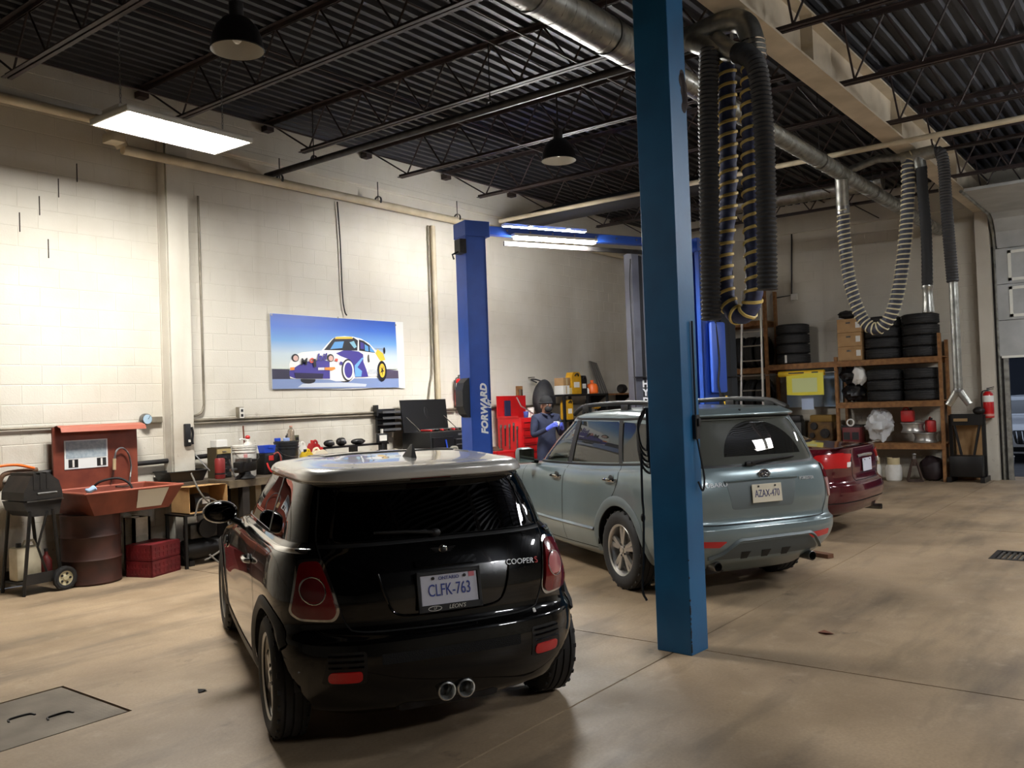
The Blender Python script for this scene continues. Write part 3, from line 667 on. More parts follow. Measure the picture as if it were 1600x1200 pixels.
# ================================================================== CARS: generator
def sm(t): t = max(0, min(1, t)); return t*t*(3-2*t)
def car_ring(lv, NQ=22, NS=16):
    """closed plan contour of one level: rear-centre -> left side -> front-centre -> right side"""
    xr, xf, w = lv['xr'], lv['xf'], lv['w']; Lr, Lf = lv.get('Lr', .7), lv.get('Lf', .8); nr, nf = lv.get('nr', 3), lv.get('nf', 3)
    Lr = min(Lr, (xf-xr)*.48); Lf = min(Lf, (xf-xr)*.48); bar = lv.get('bar', .02)
    zr, zm, zf = lv['z'] if isinstance(lv['z'], tuple) else (lv['z'],)*3
    def quarter(n):
        fine = [(cos(a)**(2/n) if cos(a) > 0 else 0, sin(a)**(2/n)) for a in [pi/2*(i/400)**1 for i in range(401)]]
        fine[-1] = (0, 1); L_ = [0]
        for p, q in zip(fine[:-1], fine[1:]): L_.append(L_[-1]+math.hypot(q[0]-p[0], q[1]-p[1]))
        out = []; j = 0
        for k in range(NQ+1):
            s = L_[-1]*k/NQ
            while j < 399 and L_[j+1] < s: j += 1
            t = (s-L_[j])/(L_[j+1]-L_[j]) if L_[j+1] > L_[j] else 0
            out.append((fine[j][0]*(1-t)+fine[j+1][0]*t, fine[j][1]*(1-t)+fine[j+1][1]*t))
        return out
    half = []
    for (c, s) in quarter(nr): half.append((xr+Lr-Lr*c, w*s))
    a, b = xr+Lr, xf-Lf
    for k in range(1, NS): half.append((a+(b-a)*k/NS, w))
    for (c, s) in reversed(quarter(nf)): half.append((xf-Lf+Lf*c, w*s))
    xm = (xr+xf)/2; hl = (xf-xr)/2; pts = []
    xz = lv.get('xm', xm)
    for x, y in half:
        y *= 1-bar*((x-xm)/hl)**2
        z = zr+(zm-zr)*sm((x-xr)/(xz-xr)) if x < xz else zm+(zf-zm)*sm((x-xz)/(xf-xz))
        pts.append(Vector((x, y, z)))
    return pts+[Vector((p.x, -p.y, p.z)) for p in reversed(pts[1:-1])]
def car_surface(levels, sub=5):
    """skin the rings with splines (creased at levels flagged c); returns verts, quads with source row, and caps"""
    R = [car_ring(l) for l in levels]; n = len(R[0]); m = len(R); rows = []; src = []
    for i in range(m-1):
        c0, c1 = levels[i].get('c'), levels[i+1].get('c'); k_ = levels[i].get('sub', sub)
        for k in range(k_):
            t = k/k_; row = []
            for j in range(n):
                p1, p2 = R[i][j], R[i+1][j]
                p0 = R[i-1][j] if i > 0 and not c0 else p1*2-p2; p3 = R[i+2][j] if i+2 < m and not c1 else p2*2-p1
                d = max((p2-p1).length, 1e-4); d0 = max((p1-p0).length, 1e-4); d3 = max((p3-p2).length, 1e-4)
                m1 = ((p2-p1)/d*d0+(p1-p0)/d0*d)/(d+d0)*d; m2 = ((p3-p2)/d3*d+(p2-p1)/d*d3)/(d+d3)*d
                t2, t3 = t*t, t*t*t
                row.append(p1*(2*t3-3*t2+1)+m1*(t3-2*t2+t)+p2*(-2*t3+3*t2)+m2*(t3-t2))
            rows.append(row); src.append(i)
    rows.append(R[-1])
    vs = [p for r in rows for p in r]; fs = []; fr = []
    for i in range(len(rows)-1):
        for j in range(n):
            l = (j+1) % n; fs.append((i*n+j, i*n+l, (i+1)*n+l, (i+1)*n+j)); fr.append(src[i])
    h = n//2; top = (len(rows)-1)*n
    for j in range(1, h):     # close the roof along its centre line
        a, b, c, d = j, j+1, n-j-1, n-j
        if j < h: fs.append((top+a, top+b, top+(c % n), top+(d % n)) if b != c % n else (top+a, top+b, top+(d % n))); fr.append(src[-1])
    fs.append((top+0, top+1, top+n-1)); fr.append(src[-1])
    for j in range(1, h):
        a, b, c, d = j, j+1, n-j-1, n-j
        fs.append((a, d % n, c % n, b) if b != c % n else (a, d % n, b)); fr.append(0)
    fs.append((0, n-1, 1)); fr.append(0)
    return vs, fs, fr
def raw_obj(name, vs, fs, mi=None, nm=1):
    me = bpy.data.meshes.new(name); me.from_pydata([tuple(v) for v in vs], [], fs)
    for k in range(nm): me.materials.append(MATS_DUMMY[k])
    if mi: me.polygons.foreach_set('material_index', mi)
    bm = bmesh.new(); bm.from_mesh(me); bmesh.ops.remove_doubles(bm, verts=bm.verts, dist=1e-5); bmesh.ops.dissolve_degenerate(bm, edges=bm.edges, dist=1e-6)
    bmesh.ops.recalc_face_normals(bm, faces=bm.faces); bm.to_mesh(me); bm.free()
    o = bpy.data.objects.new(name, me); COL.objects.link(o); return o
MATS_DUMMY = [bpy.data.materials.new('slot%d' % k) for k in range(6)]
class CarShell:
    """outer skin with wheel arches, cabin and window openings cut from it, split into parts by row"""
    def __init__(s, levels, row_part):
        vs, fs, fr = car_surface(levels); s.levels = levels
        me = bpy.data.meshes.new('skin'); me.from_pydata([tuple(v) for v in vs], [], fs)
        bm = bmesh.new(); bm.from_mesh(me); bmesh.ops.remove_doubles(bm, verts=bm.verts, dist=1e-5); bmesh.ops.recalc_face_normals(bm, faces=bm.faces)
        bm.normal_update(); bm.verts.ensure_lookup_table(); bm.faces.ensure_lookup_table()
        s.bvh = BVHTree.FromBMesh(bm); s.fv = [[v.index for v in f.verts] for f in bm.faces]; s.vc = [v.co.copy() for v in bm.verts]; s.vn = [v.normal.copy() for v in bm.verts]
        s.fn = [f.normal.copy() for f in bm.faces]; bm.free(); bpy.data.meshes.remove(me)
        s.base = raw_obj('car_skin', vs, fs, [row_part(i) for i in fr], 6)
        s.cut = []
    def normal_at(s, p):
        loc, nrm, idx, d = s.bvh.find_nearest(p)
        if idx is None: return nrm, None, 1
        w = [1/max((s.vc[i]-loc).length, 1e-5)**2 for i in s.fv[idx]]; n = Vector((0, 0, 0))
        for i, k in zip(s.fv[idx], w): n += s.vn[i]*k
        return n.normalized(), loc, d
    def cutter(s, mb):
        me = mb.mesh('cut', MATS_DUMMY[5], 0); o = bpy.data.objects.new('cut', me); COL.objects.link(o); s.cut.append(o); return o
    def cutter_raw(s, vs, fs):
        o = raw_obj('cut', vs, fs, [5]*len(fs), 6); s.cut.append(o); return o
    def hit(s, axis, a, b, sgn=1):
        """project (a,b) on the skin: side -> (x,z) from left/right, rear -> (y,z), top -> (x,y), front"""
        if axis == 'side': o, d = Vector((a, 3*sgn, b)), Vector((0, -sgn, 0))
        elif axis == 'rear': o, d = Vector((-4, a, b)), Vector((1, 0, 0))
        elif axis == 'front': o, d = Vector((8, a, b)), Vector((-1, 0, 0))
        else: o, d = Vector((a, b, 5)), Vector((0, 0, -1))
        loc, n, i, dd = s.bvh.ray_cast(o, d)
        if loc is None:
            q = {'side': Vector((a, .8*sgn, b)), 'rear': Vector((-.5, a, b)), 'front': Vector((3, a, b)), 'top': Vector((a, b, 1.3))}[axis]
            loc, n, i, dd = s.bvh.find_nearest(q)
        return loc, s.normal_at(loc)[0]
    def finish(s, parent, names_mats, keep=lambda p: True):
        for c in s.cut:
            md = s.base.modifiers.new('cut', 'BOOLEAN'); md.operation = 'DIFFERENCE'; md.solver = 'EXACT'; md.object = c
            dg = bpy.context.evaluated_depsgraph_get(); me = bpy.data.meshes.new_from_object(s.base.evaluated_get(dg))
            s.base.modifiers.clear(); old = s.base.data; print('cut', len(old.polygons), '->', len(me.polygons)); s.base.data = me; bpy.data.meshes.remove(old)
        me = s.base.data; parts = {}
        order = {m.name: k for k, m in enumerate(MATS_DUMMY)}
        slot = [order.get(m.name if m else '', 5) for m in me.materials]
        for p in me.polygons:
            parts.setdefault(slot[p.material_index] if p.material_index < len(slot) else 5, []).append(p.index)
        out = {}
        for k, (nm, mt) in names_mats.items():
            if k not in parts: continue
            vm = {}; vs = []; fs = []; nl = []
            for pi_ in parts[k]:
                p = me.polygons[pi_]; f = []
                for vi in p.vertices:
                    if vi not in vm: vm[vi] = len(vs); vs.append(me.vertices[vi].co.copy())
                    f.append(vm[vi])
                fs.append(f)
                for vi in p.vertices:
                    n, loc, d = s.normal_at(me.vertices[vi].co)
                    nl.append(n if d < .002 and n.dot(p.normal) > .5 else p.normal.copy())
            m2 = bpy.data.meshes.new(nm); m2.from_pydata([tuple(v) for v in vs], [], fs); m2.materials.append(mt); m2.shade_smooth()
            try: m2.normals_split_custom_set([tuple(n) for n in nl])
            except Exception as e: print('normals', e)
            o = bpy.data.objects.new(nm, m2); COL.objects.link(o); o.parent = parent; out[k] = o
        for c in s.cut: bpy.data.objects.remove(c)
        bpy.data.objects.remove(s.base)
        return out
    # ---- pieces that follow the skin
    def patch(s, axis, poly, m, name, parent, off=.003, thick=.006, grid=.04, sgn=1, bulge=0):
        bm = bmesh.new(); vv = [bm.verts.new((p[0], p[1], 0)) for p in poly]; bm.faces.new(vv)
        for ax in (0, 1):
            lo, hi = min(p[ax] for p in poly), max(p[ax] for p in poly); k = 1
            nseg = max(1, int((hi-lo)/grid))
            for k in range(1, nseg):
                co = [0, 0, 0]; co[ax] = lo+(hi-lo)*k/nseg; no = [0, 0, 0]; no[ax] = 1
                bmesh.ops.bisect_plane(bm, geom=bm.verts[:]+bm.edges[:]+bm.faces[:], plane_co=co, plane_no=no)
        bm.verts.ensure_lookup_table(); bm.verts.index_update()
        cx = sum(p[0] for p in poly)/len(poly); cy = sum(p[1] for p in poly)/len(poly); rad = max(math.hypot(p[0]-cx, p[1]-cy) for p in poly)
        top, bot, nn = [], [], []
        for v in bm.verts:
            p, n = s.hit(axis, v.co.x, v.co.y, sgn)
            e = off
            if bulge: e += bulge*(1-min(1, math.hypot(v.co.x-cx, v.co.y-cy)/rad)**2)
            top.append(p+n*e); bot.append(p+n*(off-thick)); nn.append(n)
        N = len(top); fs = [[v.index for v in f.verts] for f in bm.faces]; wall = []
        for e in bm.edges:
            if len(e.link_faces) == 1:
                a, b = [v.index for v in e.verts]; wall.append((a, b, N+b, N+a))
        bm.free(); mb = MB(); mb.add(top+bot, fs+wall)
        return mb.build(name, m, parent, smooth=40)
    def ribbon(s, axis, pts, w, m, name, parent, off=.002, h=0.0, sgn=1, step=.025, closed=False, sp=True):
        P = [Vector((p[0], p[1], 0)) for p in pts]
        if sp: P = spline(P, 8, closed)
        P = resample(P+([P[0]] if closed else []), step); n = len(P); vs = []
        for i in range(n):
            a, b = P[max(i-1, 0)], P[min(i+1, n-1)]
            if closed and i in (0, n-1): a, b = P[-2], P[1]
            t = (b-a).normalized(); q = Vector((-t.y, t.x, 0))*w/2
            for k in (-1, 0, 1):
                p, nn = s.hit(axis, P[i].x+q.x*k, P[i].y+q.y*k, sgn); vs.append(p+nn*(off+(h if k == 0 else 0)))
        fs = [(3*i+k, 3*i+k+1, 3*i+k+4, 3*i+k+3) for i in range(n-1) for k in range(2)]
        return MB().add(vs, fs).build(name, m, parent, smooth=60, weld=False)
def add_text_on(shell, parent, axis, a, b, txt, size, m, name, shear=0, sx=1.0, off=.004, sgn=1, ext=.003, rot=0, space=1.0):
    """lettering laid on the skin round the point (a,b)"""
    t = text_mb(txt, size, ext, shear=shear, space=space); p, n = shell.hit(axis, a, b, sgn)
    if axis == 'rear': X = Vector((0, -1, 0))
    else: X = Vector((-sgn, 0, 0))
    Z = n; X = (X-Z*X.dot(Z)).normalized(); Y = Z.cross(X)
    M = Matrix((X, Y, Z)).transposed().to_4x4(); M.translation = p+n*off
    return t.tr(M @ Matrix.Rotation(rot, 4, 'Z') @ Matrix.Diagonal((sx, 1, 1, 1))).build(name, m, parent, smooth=0)
M_GAP = mat('panel_gap', (6, 6, 6), .8)
def tyre_mb(R, rr, w, seg=48):
    """tyre of outer radius R, rim radius rr, width w about the y axis, with grooved tread"""
    h = w/2; pr = [(rr-.005, -h*.8), (rr+.01, -h*.92), ((R+rr)/2, -h*1.02), (R-.03, -h*.96), (R-.008, -h*.78)]
    for g in (-.45, 0, .45): pr += [(R, h*(g-.16)*1.05), (R, h*(g-.06)), (R-.008, h*(g-.04)), (R-.008, h*(g+.04)), (R, h*(g+.06)), (R, h*(g+.16)*1.05)]
    pr += [(R-.008, h*.78), (R-.03, h*.96), ((R+rr)/2, h*1.02), (rr+.01, h*.92), (rr-.005, h*.8)]
    mb = MB().lathe(pr, seg, RX(pi/2))
    for k in range(seg//2):    # shoulder lugs
        a = 2*pi*k/(seg//2)
        for s_ in (-1, 1): mb.box((R*cos(a)-.006*cos(a), s_*h*.75, R*sin(a)-.006*sin(a)), (.012, h*.16, .022), 0, RY_(-a))
    return mb
def wheel(parent, x, y, R, rr, w, style, mrim, side):
    """side = +1 left, -1 right; outer face away from the car"""
    t = bpy.data.objects.new('wheel', None); COL.objects.link(t); t.parent = parent; t.location = (x, y, R); t.empty_display_size = .05
    tyre_mb(R, rr, w).build('tyre', M_TYRE, t)
    o = side
    rim = MB().lathe([(rr, -w*.42*o), (rr+.004, -w*.40*o), (rr-.012, -w*.3*o), (rr-.03, 0), (rr-.018, w*.30*o), (rr-.004, w*.40*o), (rr+.006, w*.43*o), (rr+.002, w*.45*o), (rr-.014, w*.41*o)], 40, RX(pi/2) @ Matrix.Diagonal((1, 1, -1, 1)))
    rim.lathe([(0, .03*o), (rr*.5, .02*o), (rr-.03, -.02*o)], 32, RX(pi/2) @ Matrix.Diagonal((1, 1, -1, 1))) if style == 'steel' else None
    rim.build('rim', mrim, t)
    f = w*.34*o; sp = MB()
    n = {'five': 5, 'seven': 7, 'ten': 10, 'steel': 0}[style]
    for k in range(n):
        a = 2*pi*k/n+.31
        for d in ((-.16, .16) if style == 'five' else (0,)):
            ca, sa = cos(a+d*.45), sin(a+d*.45); ce_, se = cos(a+d), sin(a+d); r0, r1 = rr*.20, rr-.012; wd = .017 if style == 'five' else .022
            T = Vector((-sa, 0, ca)); p0 = Vector((ca*r0, f*1.0, sa*r0)); p1 = Vector((ce_*r1, f*.9, se*r1)); D = Vector((0, -.03*o, 0))
            q = [p0-T*wd, p0+T*wd, p1+T*wd*1.3, p1-T*wd*1.3]
            e = Vector((0, .006*o, 0))
            mid = [(q[i]+Vector((0, 0, 0))) for i in range(4)]
            sp.add([q[0], q[1], q[2], q[3], p0+e, p1+e, *(v+D for v in q)], [(0, 4, 5, 3), (4, 1, 2, 5), (0, 3, 9, 6), (1, 7, 8, 2), (3, 5, 2, 8, 9), (0, 6, 7, 1, 4), (6, 9, 8, 7)])
    if n: sp.build('spokes', mrim, t)
    hb = MB().lathe([(0, f+.012*o), (.028, f+.012*o), (.034, f+.004*o), (rr*.26, f), (rr*.28, f-.03*o), (0, f-.03*o)], 24, RX(pi/2) @ Matrix.Diagonal((1, 1, -1, 1)))
    hb.build('hub_cap', mrim, t)
    if style != 'ten':
        for k in range(5):
            a = 2*pi*k/5; MB().cyl((.05*cos(a), f-.004*o, .05*sin(a)), (.05*cos(a), f+.006*o, .05*sin(a)), .010, 8).build('lug_nut', M_DARKSTEEL, t)
    MB().lathe([(.05, -.02*o), (rr*.72, -.02*o), (rr*.72, -.05*o), (.05, -.05*o)], 28, RX(pi/2) @ Matrix.Diagonal((1, 1, -1, 1)), closed=True).build('brake_disc', mat('brake_disc', (96, 90, 84), .5, .8), t)
    return t
def licence_plate(shell, parent, a, b, w, h, txt, head, mplate, mtext, frame=None, foot=None, axis='rear', tilt=None):
    p, n = shell.hit(axis, a, b); n = Vector((n.x, 0, n.z)).normalized() if tilt is None else tilt
    X = Vector((0, -1, 0)); Z = n; Y = Z.cross(X)
    M = Matrix((X, Y, Z)).transposed().to_4x4(); M.translation = p+n*.014
    t = bpy.data.objects.new('licence_plate', None); COL.objects.link(t); t.parent = parent; t.matrix_local = M; t.empty_display_size = .05
    MB().box((0, 0, 0), (w, h, .006), .002).build('plate', mplate, t)
    if txt: text_mb(txt, h*.56, .001).tr(TL(0, -.004, .0045) @ Matrix.Diagonal((w*.86/(len(txt)*h*.56*.58), 1, 1, 1))).build('plate_number', mtext, t, smooth=0)
    if head: text_mb(head, h*.16, .001).tr(TL(0, h*.36, .0045)).build('plate_heading', mtext, t, smooth=0)
    if frame:
        f = MB()
        for c, d in (((0, h/2+.008), (w+.04, .02)), ((0, -h/2-.012), (w+.04, .034)), ((-w/2-.011, 0), (.018, h+.04)), ((w/2+.011, 0), (.018, h+.04))): f.box((*c, .002), (*d, .014), .003)
        f.build('plate_frame', frame, t)
        if foot:
            text_mb(foot, .027, .001, shear=.25).tr(TL(.03, -h/2-.012, .011)).build('frame_lettering', M_WHITE, t, smooth=0)
            MB().tube([(-.085+.034*cos(u), -h/2-.012+.011*sin(u), .0105) for u in [2*pi*k/20 for k in range(20)]], .002, 4, closed=True).build('frame_logo', M_WHITE, t)
            text_mb('LF', .017, .001, shear=.25).tr(TL(-.085, -h/2-.012, .011)).build('frame_logo', M_WHITE, t, smooth=0)
    for sx in (-1, 1): MB().cyl((sx*w*.28, h*.38, .003), (sx*w*.28, h*.38, .008), .008, 10).build('plate_bolt', M_DARKSTEEL, t)
    return t
def seat(parent, x, y, m, z0=.28, hr=True, back=.62, w=.5):
    t = bpy.data.objects.new('seat', None); COL.objects.link(t); t.parent = parent; t.location = (x, y, z0); t.empty_display_size = .05
    MB().box((.22, 0, .08), (.5, w, .16), .05).build('seat_cushion', m, t); MB().box((-.08, 0, .16+back/2), (.14, w, back), .05, RY_(-.25)).build('seat_back', m, t)
    if hr: MB().box((-.185, 0, .16+back+.10), (.09, w*.52, .17), .04, RY_(-.2)).build('headrest', m, t)
    return t
def steering(parent, x, y, z, m):
    t = bpy.data.objects.new('steering_wheel', None); COL.objects.link(t); t.parent = parent; t.location = (x, y, z); t.rotation_euler = (0, -1.15, 0); t.empty_display_size = .05
    MB().tube([(.185*cos(a), .185*sin(a), 0) for a in [2*pi*k/28 for k in range(28)]], .015, 8, closed=True).build('rim', m, t)
    MB().box((0, 0, -.01), (.12, .14, .04), .02).build('hub', m, t)
    for a in (0.2, pi-.2, -pi/2): MB().box((.1*cos(a+pi/2), .1*sin(a+pi/2), -.005), (.17, .03, .015), .004, RZ(a+pi/2)).build('spoke', m, t)
    return t
def rrect(x0, x1, z0, z1, r, n=4):
    out = []
    for cx, cz, a0 in ((x1-r, z0+r, -pi/2), (x1-r, z1-r, 0), (x0+r, z1-r, pi/2), (x0+r, z0+r, pi)):
        out += [(cx+r*cos(a0+pi/2*k/n), cz+r*sin(a0+pi/2*k/n)) for k in range(n+1)]
    return out
def rpoly(poly, r, n=4):
    """round the corners of a polygon"""
    out = []; m = len(poly)
    for i in range(m):
        p = Vector((*poly[i], 0)); a = Vector((*poly[i-1], 0)); b = Vector((*poly[(i+1) % m], 0))
        rr = r[i] if isinstance(r, (list, tuple)) else r
        u, v = (a-p), (b-p); d = min(rr, u.length*.45, v.length*.45); s, e = p+u.normalized()*d, p+v.normalized()*d
        for k in range(n+1):
            t = k/n; q = s*(1-t)**2+p*2*t*(1-t)+e*t*t; out.append((q.x, q.y))
    return out
# ================================================================== BLACK HATCHBACK
M_CARBLK = mat('car_black_paint', (4, 4, 5), .25, 0, coat=1.0, spec=.05); M_CARSIL = mat('car_silver_roof', (206, 204, 198), .25, .25, coat=.8)
M_TRIMBLK = mat('satin_black_trim', (16, 16, 17), .5); M_GLASSD = glass('privacy_glass', (38, 40, 40), 1.5); M_GLASSL = glass('light_glass', (150, 158, 152), 1.5)
M_LAMPR = mat('tail_lamp_red', (112, 10, 16), .12, coat=1.0); M_LAMPLIGHT = mat('tail_lamp_light_side', (196, 120, 120), .1, coat=1.0); M_REFL = mat('red_reflector', (200, 28, 30), .25, coat=.6)
M_ALLOY = mat('alloy_wheel', (186, 184, 180), .32, .8); M_SEATB = mat('seat_black', (28, 28, 30), .8); M_SEATG = mat('seat_grey', (96, 92, 84), .85); M_SEATT = mat('seat_tan', (176, 166, 140), .85)
mini = thing('hatchback', 'glossy black two door hatchback with silver roof and twin exhausts', 'car', (3.506, 3.421, 0), radians(61.1))
ML = [
 dict(z=.15, xr=-.36, xf=2.95, w=.70, Lr=.5, Lf=.5),
 dict(z=(.215, .17, .19), xr=-.50, xf=3.04, w=.775, Lr=.62, Lf=.7, c=1),
 dict(z=(.34, .30, .34), xr=-.575, xf=3.09, w=.825, Lr=.66, Lf=.75),
 dict(z=(.47, .45, .48), xr=-.60, xf=3.11, w=.838, Lr=.66, Lf=.75, nr=3.2),
 dict(z=(.565, .56, .56), xr=-.585, xf=3.10, w=.838, Lr=.66, Lf=.75, nr=3.2, c=1),
 dict(z=(.60, .60, .60), xr=-.545, xf=3.07, w=.836, Lr=.66, Lf=.75, nr=3.2),
 dict(z=(.75, .74, .68), xr=-.535, xf=3.02, w=.832, Lr=.66, Lf=.75, nr=3.2),
 dict(z=(.88, .86, .755), xr=-.495, xf=2.92, w=.812, Lr=.64, Lf=.75, nr=3.2),
 dict(z=(.955, .925, .83), xr=-.455, xf=2.70, w=.782, Lr=.62, Lf=.8, nr=3.3),
 dict(z=(.99, .955, .915), xr=-.425, xf=2.32, w=.745, Lr=.60, Lf=.8, nr=3.5, c=1),
 dict(z=(1.01, .98, .975), xr=-.405, xf=1.98, w=.722, Lr=.58, Lf=.7, nr=3.6, c=1),
 dict(z=(1.15, 1.13, 1.13), xr=-.335, xf=1.70, w=.680, Lr=.56, Lf=.62, nr=3.8),
 dict(z=(1.29, 1.285, 1.285), xr=-.262, xf=1.42, w=.622, Lr=.5, Lf=.5, nr=3.8, c=1),
 dict(z=(1.305, 1.305, 1.305), xr=-.335, xf=1.40, w=.636, Lr=.56, Lf=.5, nr=3.6, c=1),
 dict(z=(1.345, 1.335, 1.33), xr=-.335, xf=1.37, w=.625, Lr=.56, Lf=.5, nr=3.4),
 dict(z=(1.372, 1.378, 1.36), xr=-.24, xf=1.24, w=.53, Lr=.5, Lf=.5, nr=3.2),
 dict(z=(1.388, 1.402, 1.385), xr=-.05, xf=1.0, w=.33, Lr=.4, Lf=.4, nr=3),
 dict(z=(1.395, 1.408, 1.395), xr=.15, xf=.85, w=.03, Lr=.1, Lf=.1, nr=3),
]
cs = CarShell(ML, lambda i: 1 if i >= 12 else 0)
# cabin cavity
CV = [dict(z=.42, xr=.0, xf=2.1, w=.62, Lr=.3, Lf=.3), dict(z=.80, xr=-.36, xf=1.95, w=.68, Lr=.4, Lf=.4), dict(z=1.0, xr=-.33, xf=1.88, w=.68, Lr=.5, Lf=.6), dict(z=1.15, xr=-.27, xf=1.62, w=.635, Lr=.5, Lf=.55), dict(z=1.27, xr=-.2, xf=1.36, w=.58, Lr=.45, Lf=.45), dict(z=1.335, xr=.0, xf=1.2, w=.40, Lr=.3, Lf=.3), dict(z=1.34, xr=.2, xf=1.0, w=.03, Lr=.1, Lf=.1)]
v_, f_, _ = car_surface(CV, 3); cs.cutter_raw(v_, f_)
SIDEWIN = rpoly([(1.62, .995), (1.28, 1.275), (.52, 1.285), (.50, .995)], [.03, .05, .015, .01])
QTRWIN = rpoly([(.46, .995), (.48, 1.285), (-.06, 1.285), (-.16, 1.26), (-.235, 1.01)], [.01, .015, .03, .05, .03])
REARWIN = rpoly([(.535, 1.012), (.475, 1.275), (-.475, 1.275), (-.535, 1.012)], [.04, .05, .05, .04])
WSHIELD = rpoly([(.60, 1.01), (.52, 1.27), (-.52, 1.27), (-.60, 1.01)], .05)
c = MB()
for sg in (1, -1):
    for poly in (SIDEWIN, QTRWIN): c.prism(poly, .42*sg, 1.2*sg, 'y')
    for x in (0, 2.467): c.tube([(x, sg*.48, .315), (x, sg*1.2, .315)], .355, 40)
cs.cutter(c)
c = MB(); c.prism(REARWIN, -1.2, -.02, 'x'); c.prism(WSHIELD, 1.2, 2.6, 'x')
cs.cutter(c)
BODY = cs.finish(mini, {0: ('body', M_CARBLK), 1: ('roof', M_CARSIL), 5: ('interior_lining', M_TRIMBLK)})
for sg in (1, -1):
    cs.patch('side', SIDEWIN, M_GLASSD, 'window_glass', mini, off=-.004, thick=.003, sgn=sg); cs.patch('side', rpoly([(.46, .993), (.48, 1.286), (-.08, 1.287), (-.225, 1.262), (-.325, 1.012)], [.01, .015, .03, .05, .03]), M_GLASSD, 'window_glass', mini, off=.002, thick=.003, sgn=sg, grid=.03)
    # blacked-out pillars over the skin
    cs.patch('side', [(.50, .99), (.52, 1.29), (.48, 1.29), (.46, .99)], M_TRIMBLK, 'door_pillar', mini, off=.003, sgn=sg)
    for x in (0, 2.467):
        arc = [(x+.375*cos(a), .315+.375*sin(a)) for a in [radians(-6+(152 if x == 0 else 192)*k/18) for k in range(19)]]
        cs.ribbon('side', arc, .068, M_TRIMBLK, 'arch_trim', mini, off=.004, h=.016, sgn=sg)
        MB().lathe([(.352, 0), (.358, 0), (.358, .34), (.352, .34)], 32, TL(x, .40 if sg > 0 else -.74, .315) @ RX(-pi/2), closed=True, a0=radians(180), a1=radians(360)).build('arch_liner', M_TRIMBLK, mini)
    cs.ribbon('side', [(.42, .235), (1.0, .225), (1.6, .225), (2.05, .23)], .12, M_TRIMBLK, 'sill_trim', mini, off=.004, h=.014, sgn=sg)
    cs.ribbon('side', [(-.30, .975), (.1, .965), (.7, .953), (1.4, .945), (1.66, .943)], .022, M_CHROME, 'belt_chrome', mini, off=.002, h=.006, sgn=sg)
    cs.ribbon('side', [(.50, .96), (.47, .8), (.40, .6), (.42, .45), (.44, .26)], .007, M_GAP, 'door_gap', mini, sgn=sg)
    cs.ribbon('side', [(1.72, .94), (1.84, .8), (1.84, .5), (1.78, .26)], .007, M_GAP, 'door_gap', mini, sgn=sg)
    cs.ribbon('side', [(.44, .27), (1.1, .265), (1.78, .27)], .006, M_GAP, 'sill_gap', mini, sgn=sg)
    hd = bpy.data.objects.new('door_handle', None); COL.objects.link(hd); hd.parent = mini; p, n = cs.hit('side', .64, .82, sg); hd.location = p
    MB().tube(spline([(-.085, 0, 0), (-.07, .028*sg, .002), (.0, .036*sg, .004), (.07, .028*sg, .002), (.085, 0, 0)], 5), .013, 8).build('grip', M_CHROME, hd); MB().sph((0, .002*sg, 0), (.06, .008, .03), 14, 8).build('escutcheon', M_TRIMBLK, hd)
    sc_ = cs.patch('side', rpoly([(2.02, .80), (1.86, .83), (1.82, .74), (1.98, .70)], .02), M_CHROME, 'side_scuttle', mini, off=.012, sgn=sg)
    cs.patch('side', rpoly([(1.99, .785), (1.89, .80), (1.86, .75), (1.96, .725)], .015), M_TRIMBLK, 'side_scuttle', mini, off=.016, sgn=sg)
    # tail lamps: chrome bezel, red lens, round inner lamp
    LP = [(sg*.60, .935), (sg*.685, .925), (sg*.732, .70), (sg*.70, .672), (sg*.565, .668), (sg*.545, .70)]
    tl = bpy.data.objects.new('tail_lamp', None); COL.objects.link(tl); tl.parent = mini
    cs.patch('rear', rpoly([(sg*.588, .948), (sg*.697, .938), (sg*.748, .692), (sg*.706, .658), (sg*.555, .654), (sg*.53, .70)], .03), M_CHROME, 'lamp_bezel', tl, off=.006, thick=.02, grid=.03)
    cs.patch('rear', rpoly(LP, .028), M_LAMPR, 'lamp_lens', tl, off=.010, thick=.02, grid=.025, bulge=.010)
    cs.patch('rear', [(sg*.638+.05*cos(a), .80+.058*sin(a)) for a in [2*pi*k/24 for k in range(24)]], M_LAMPLIGHT if sg < 0 else mat('tail_lamp_shade_side', (96, 26, 30), .12, coat=1), 'round_lamp', tl, off=.0185, thick=.01, grid=.02, bulge=.006)  # a matching pair: light painted into the right lamp's colour, shade into the left
    cs.ribbon('rear', [(sg*.638+.052*cos(a), .80+.06*sin(a)) for a in [2*pi*k/24 for k in range(24)]], .006, M_CHROME, 'round_lamp_ring', tl, off=.0195, h=.002, closed=True, step=.015)
    # bumper vents and reflector
    vt = bpy.data.objects.new('bumper_vent', None); COL.objects.link(vt); vt.parent = mini
    cs.patch('rear', rpoly([(sg*.43, .52), (sg*.60, .52), (sg*.63, .37), (sg*.43, .365)], .02), M_TRIMBLK, 'vent_panel', vt, off=.003, thick=.01)
    for k in range(3): cs.ribbon('rear', [(sg*.445, .503-.026*k), (sg*.52, .503-.026*k), (sg*.60, .503-.026*k)], .010, M_CARBLK, 'vent_slat', vt, off=.006, h=.006)
    cs.patch('rear', rrect(min(sg*.45, sg*.60), max(sg*.45, sg*.60), .378, .43, .02), M_REFL, 'reflector', vt, off=.008, thick=.012, bulge=.004)
    wheel(mini, 0, sg*.735, .312, .215, .185, 'seven', M_ALLOY, sg); wheel(mini, 2.467, sg*.73, .312, .215, .185, 'seven', M_ALLOY, sg)
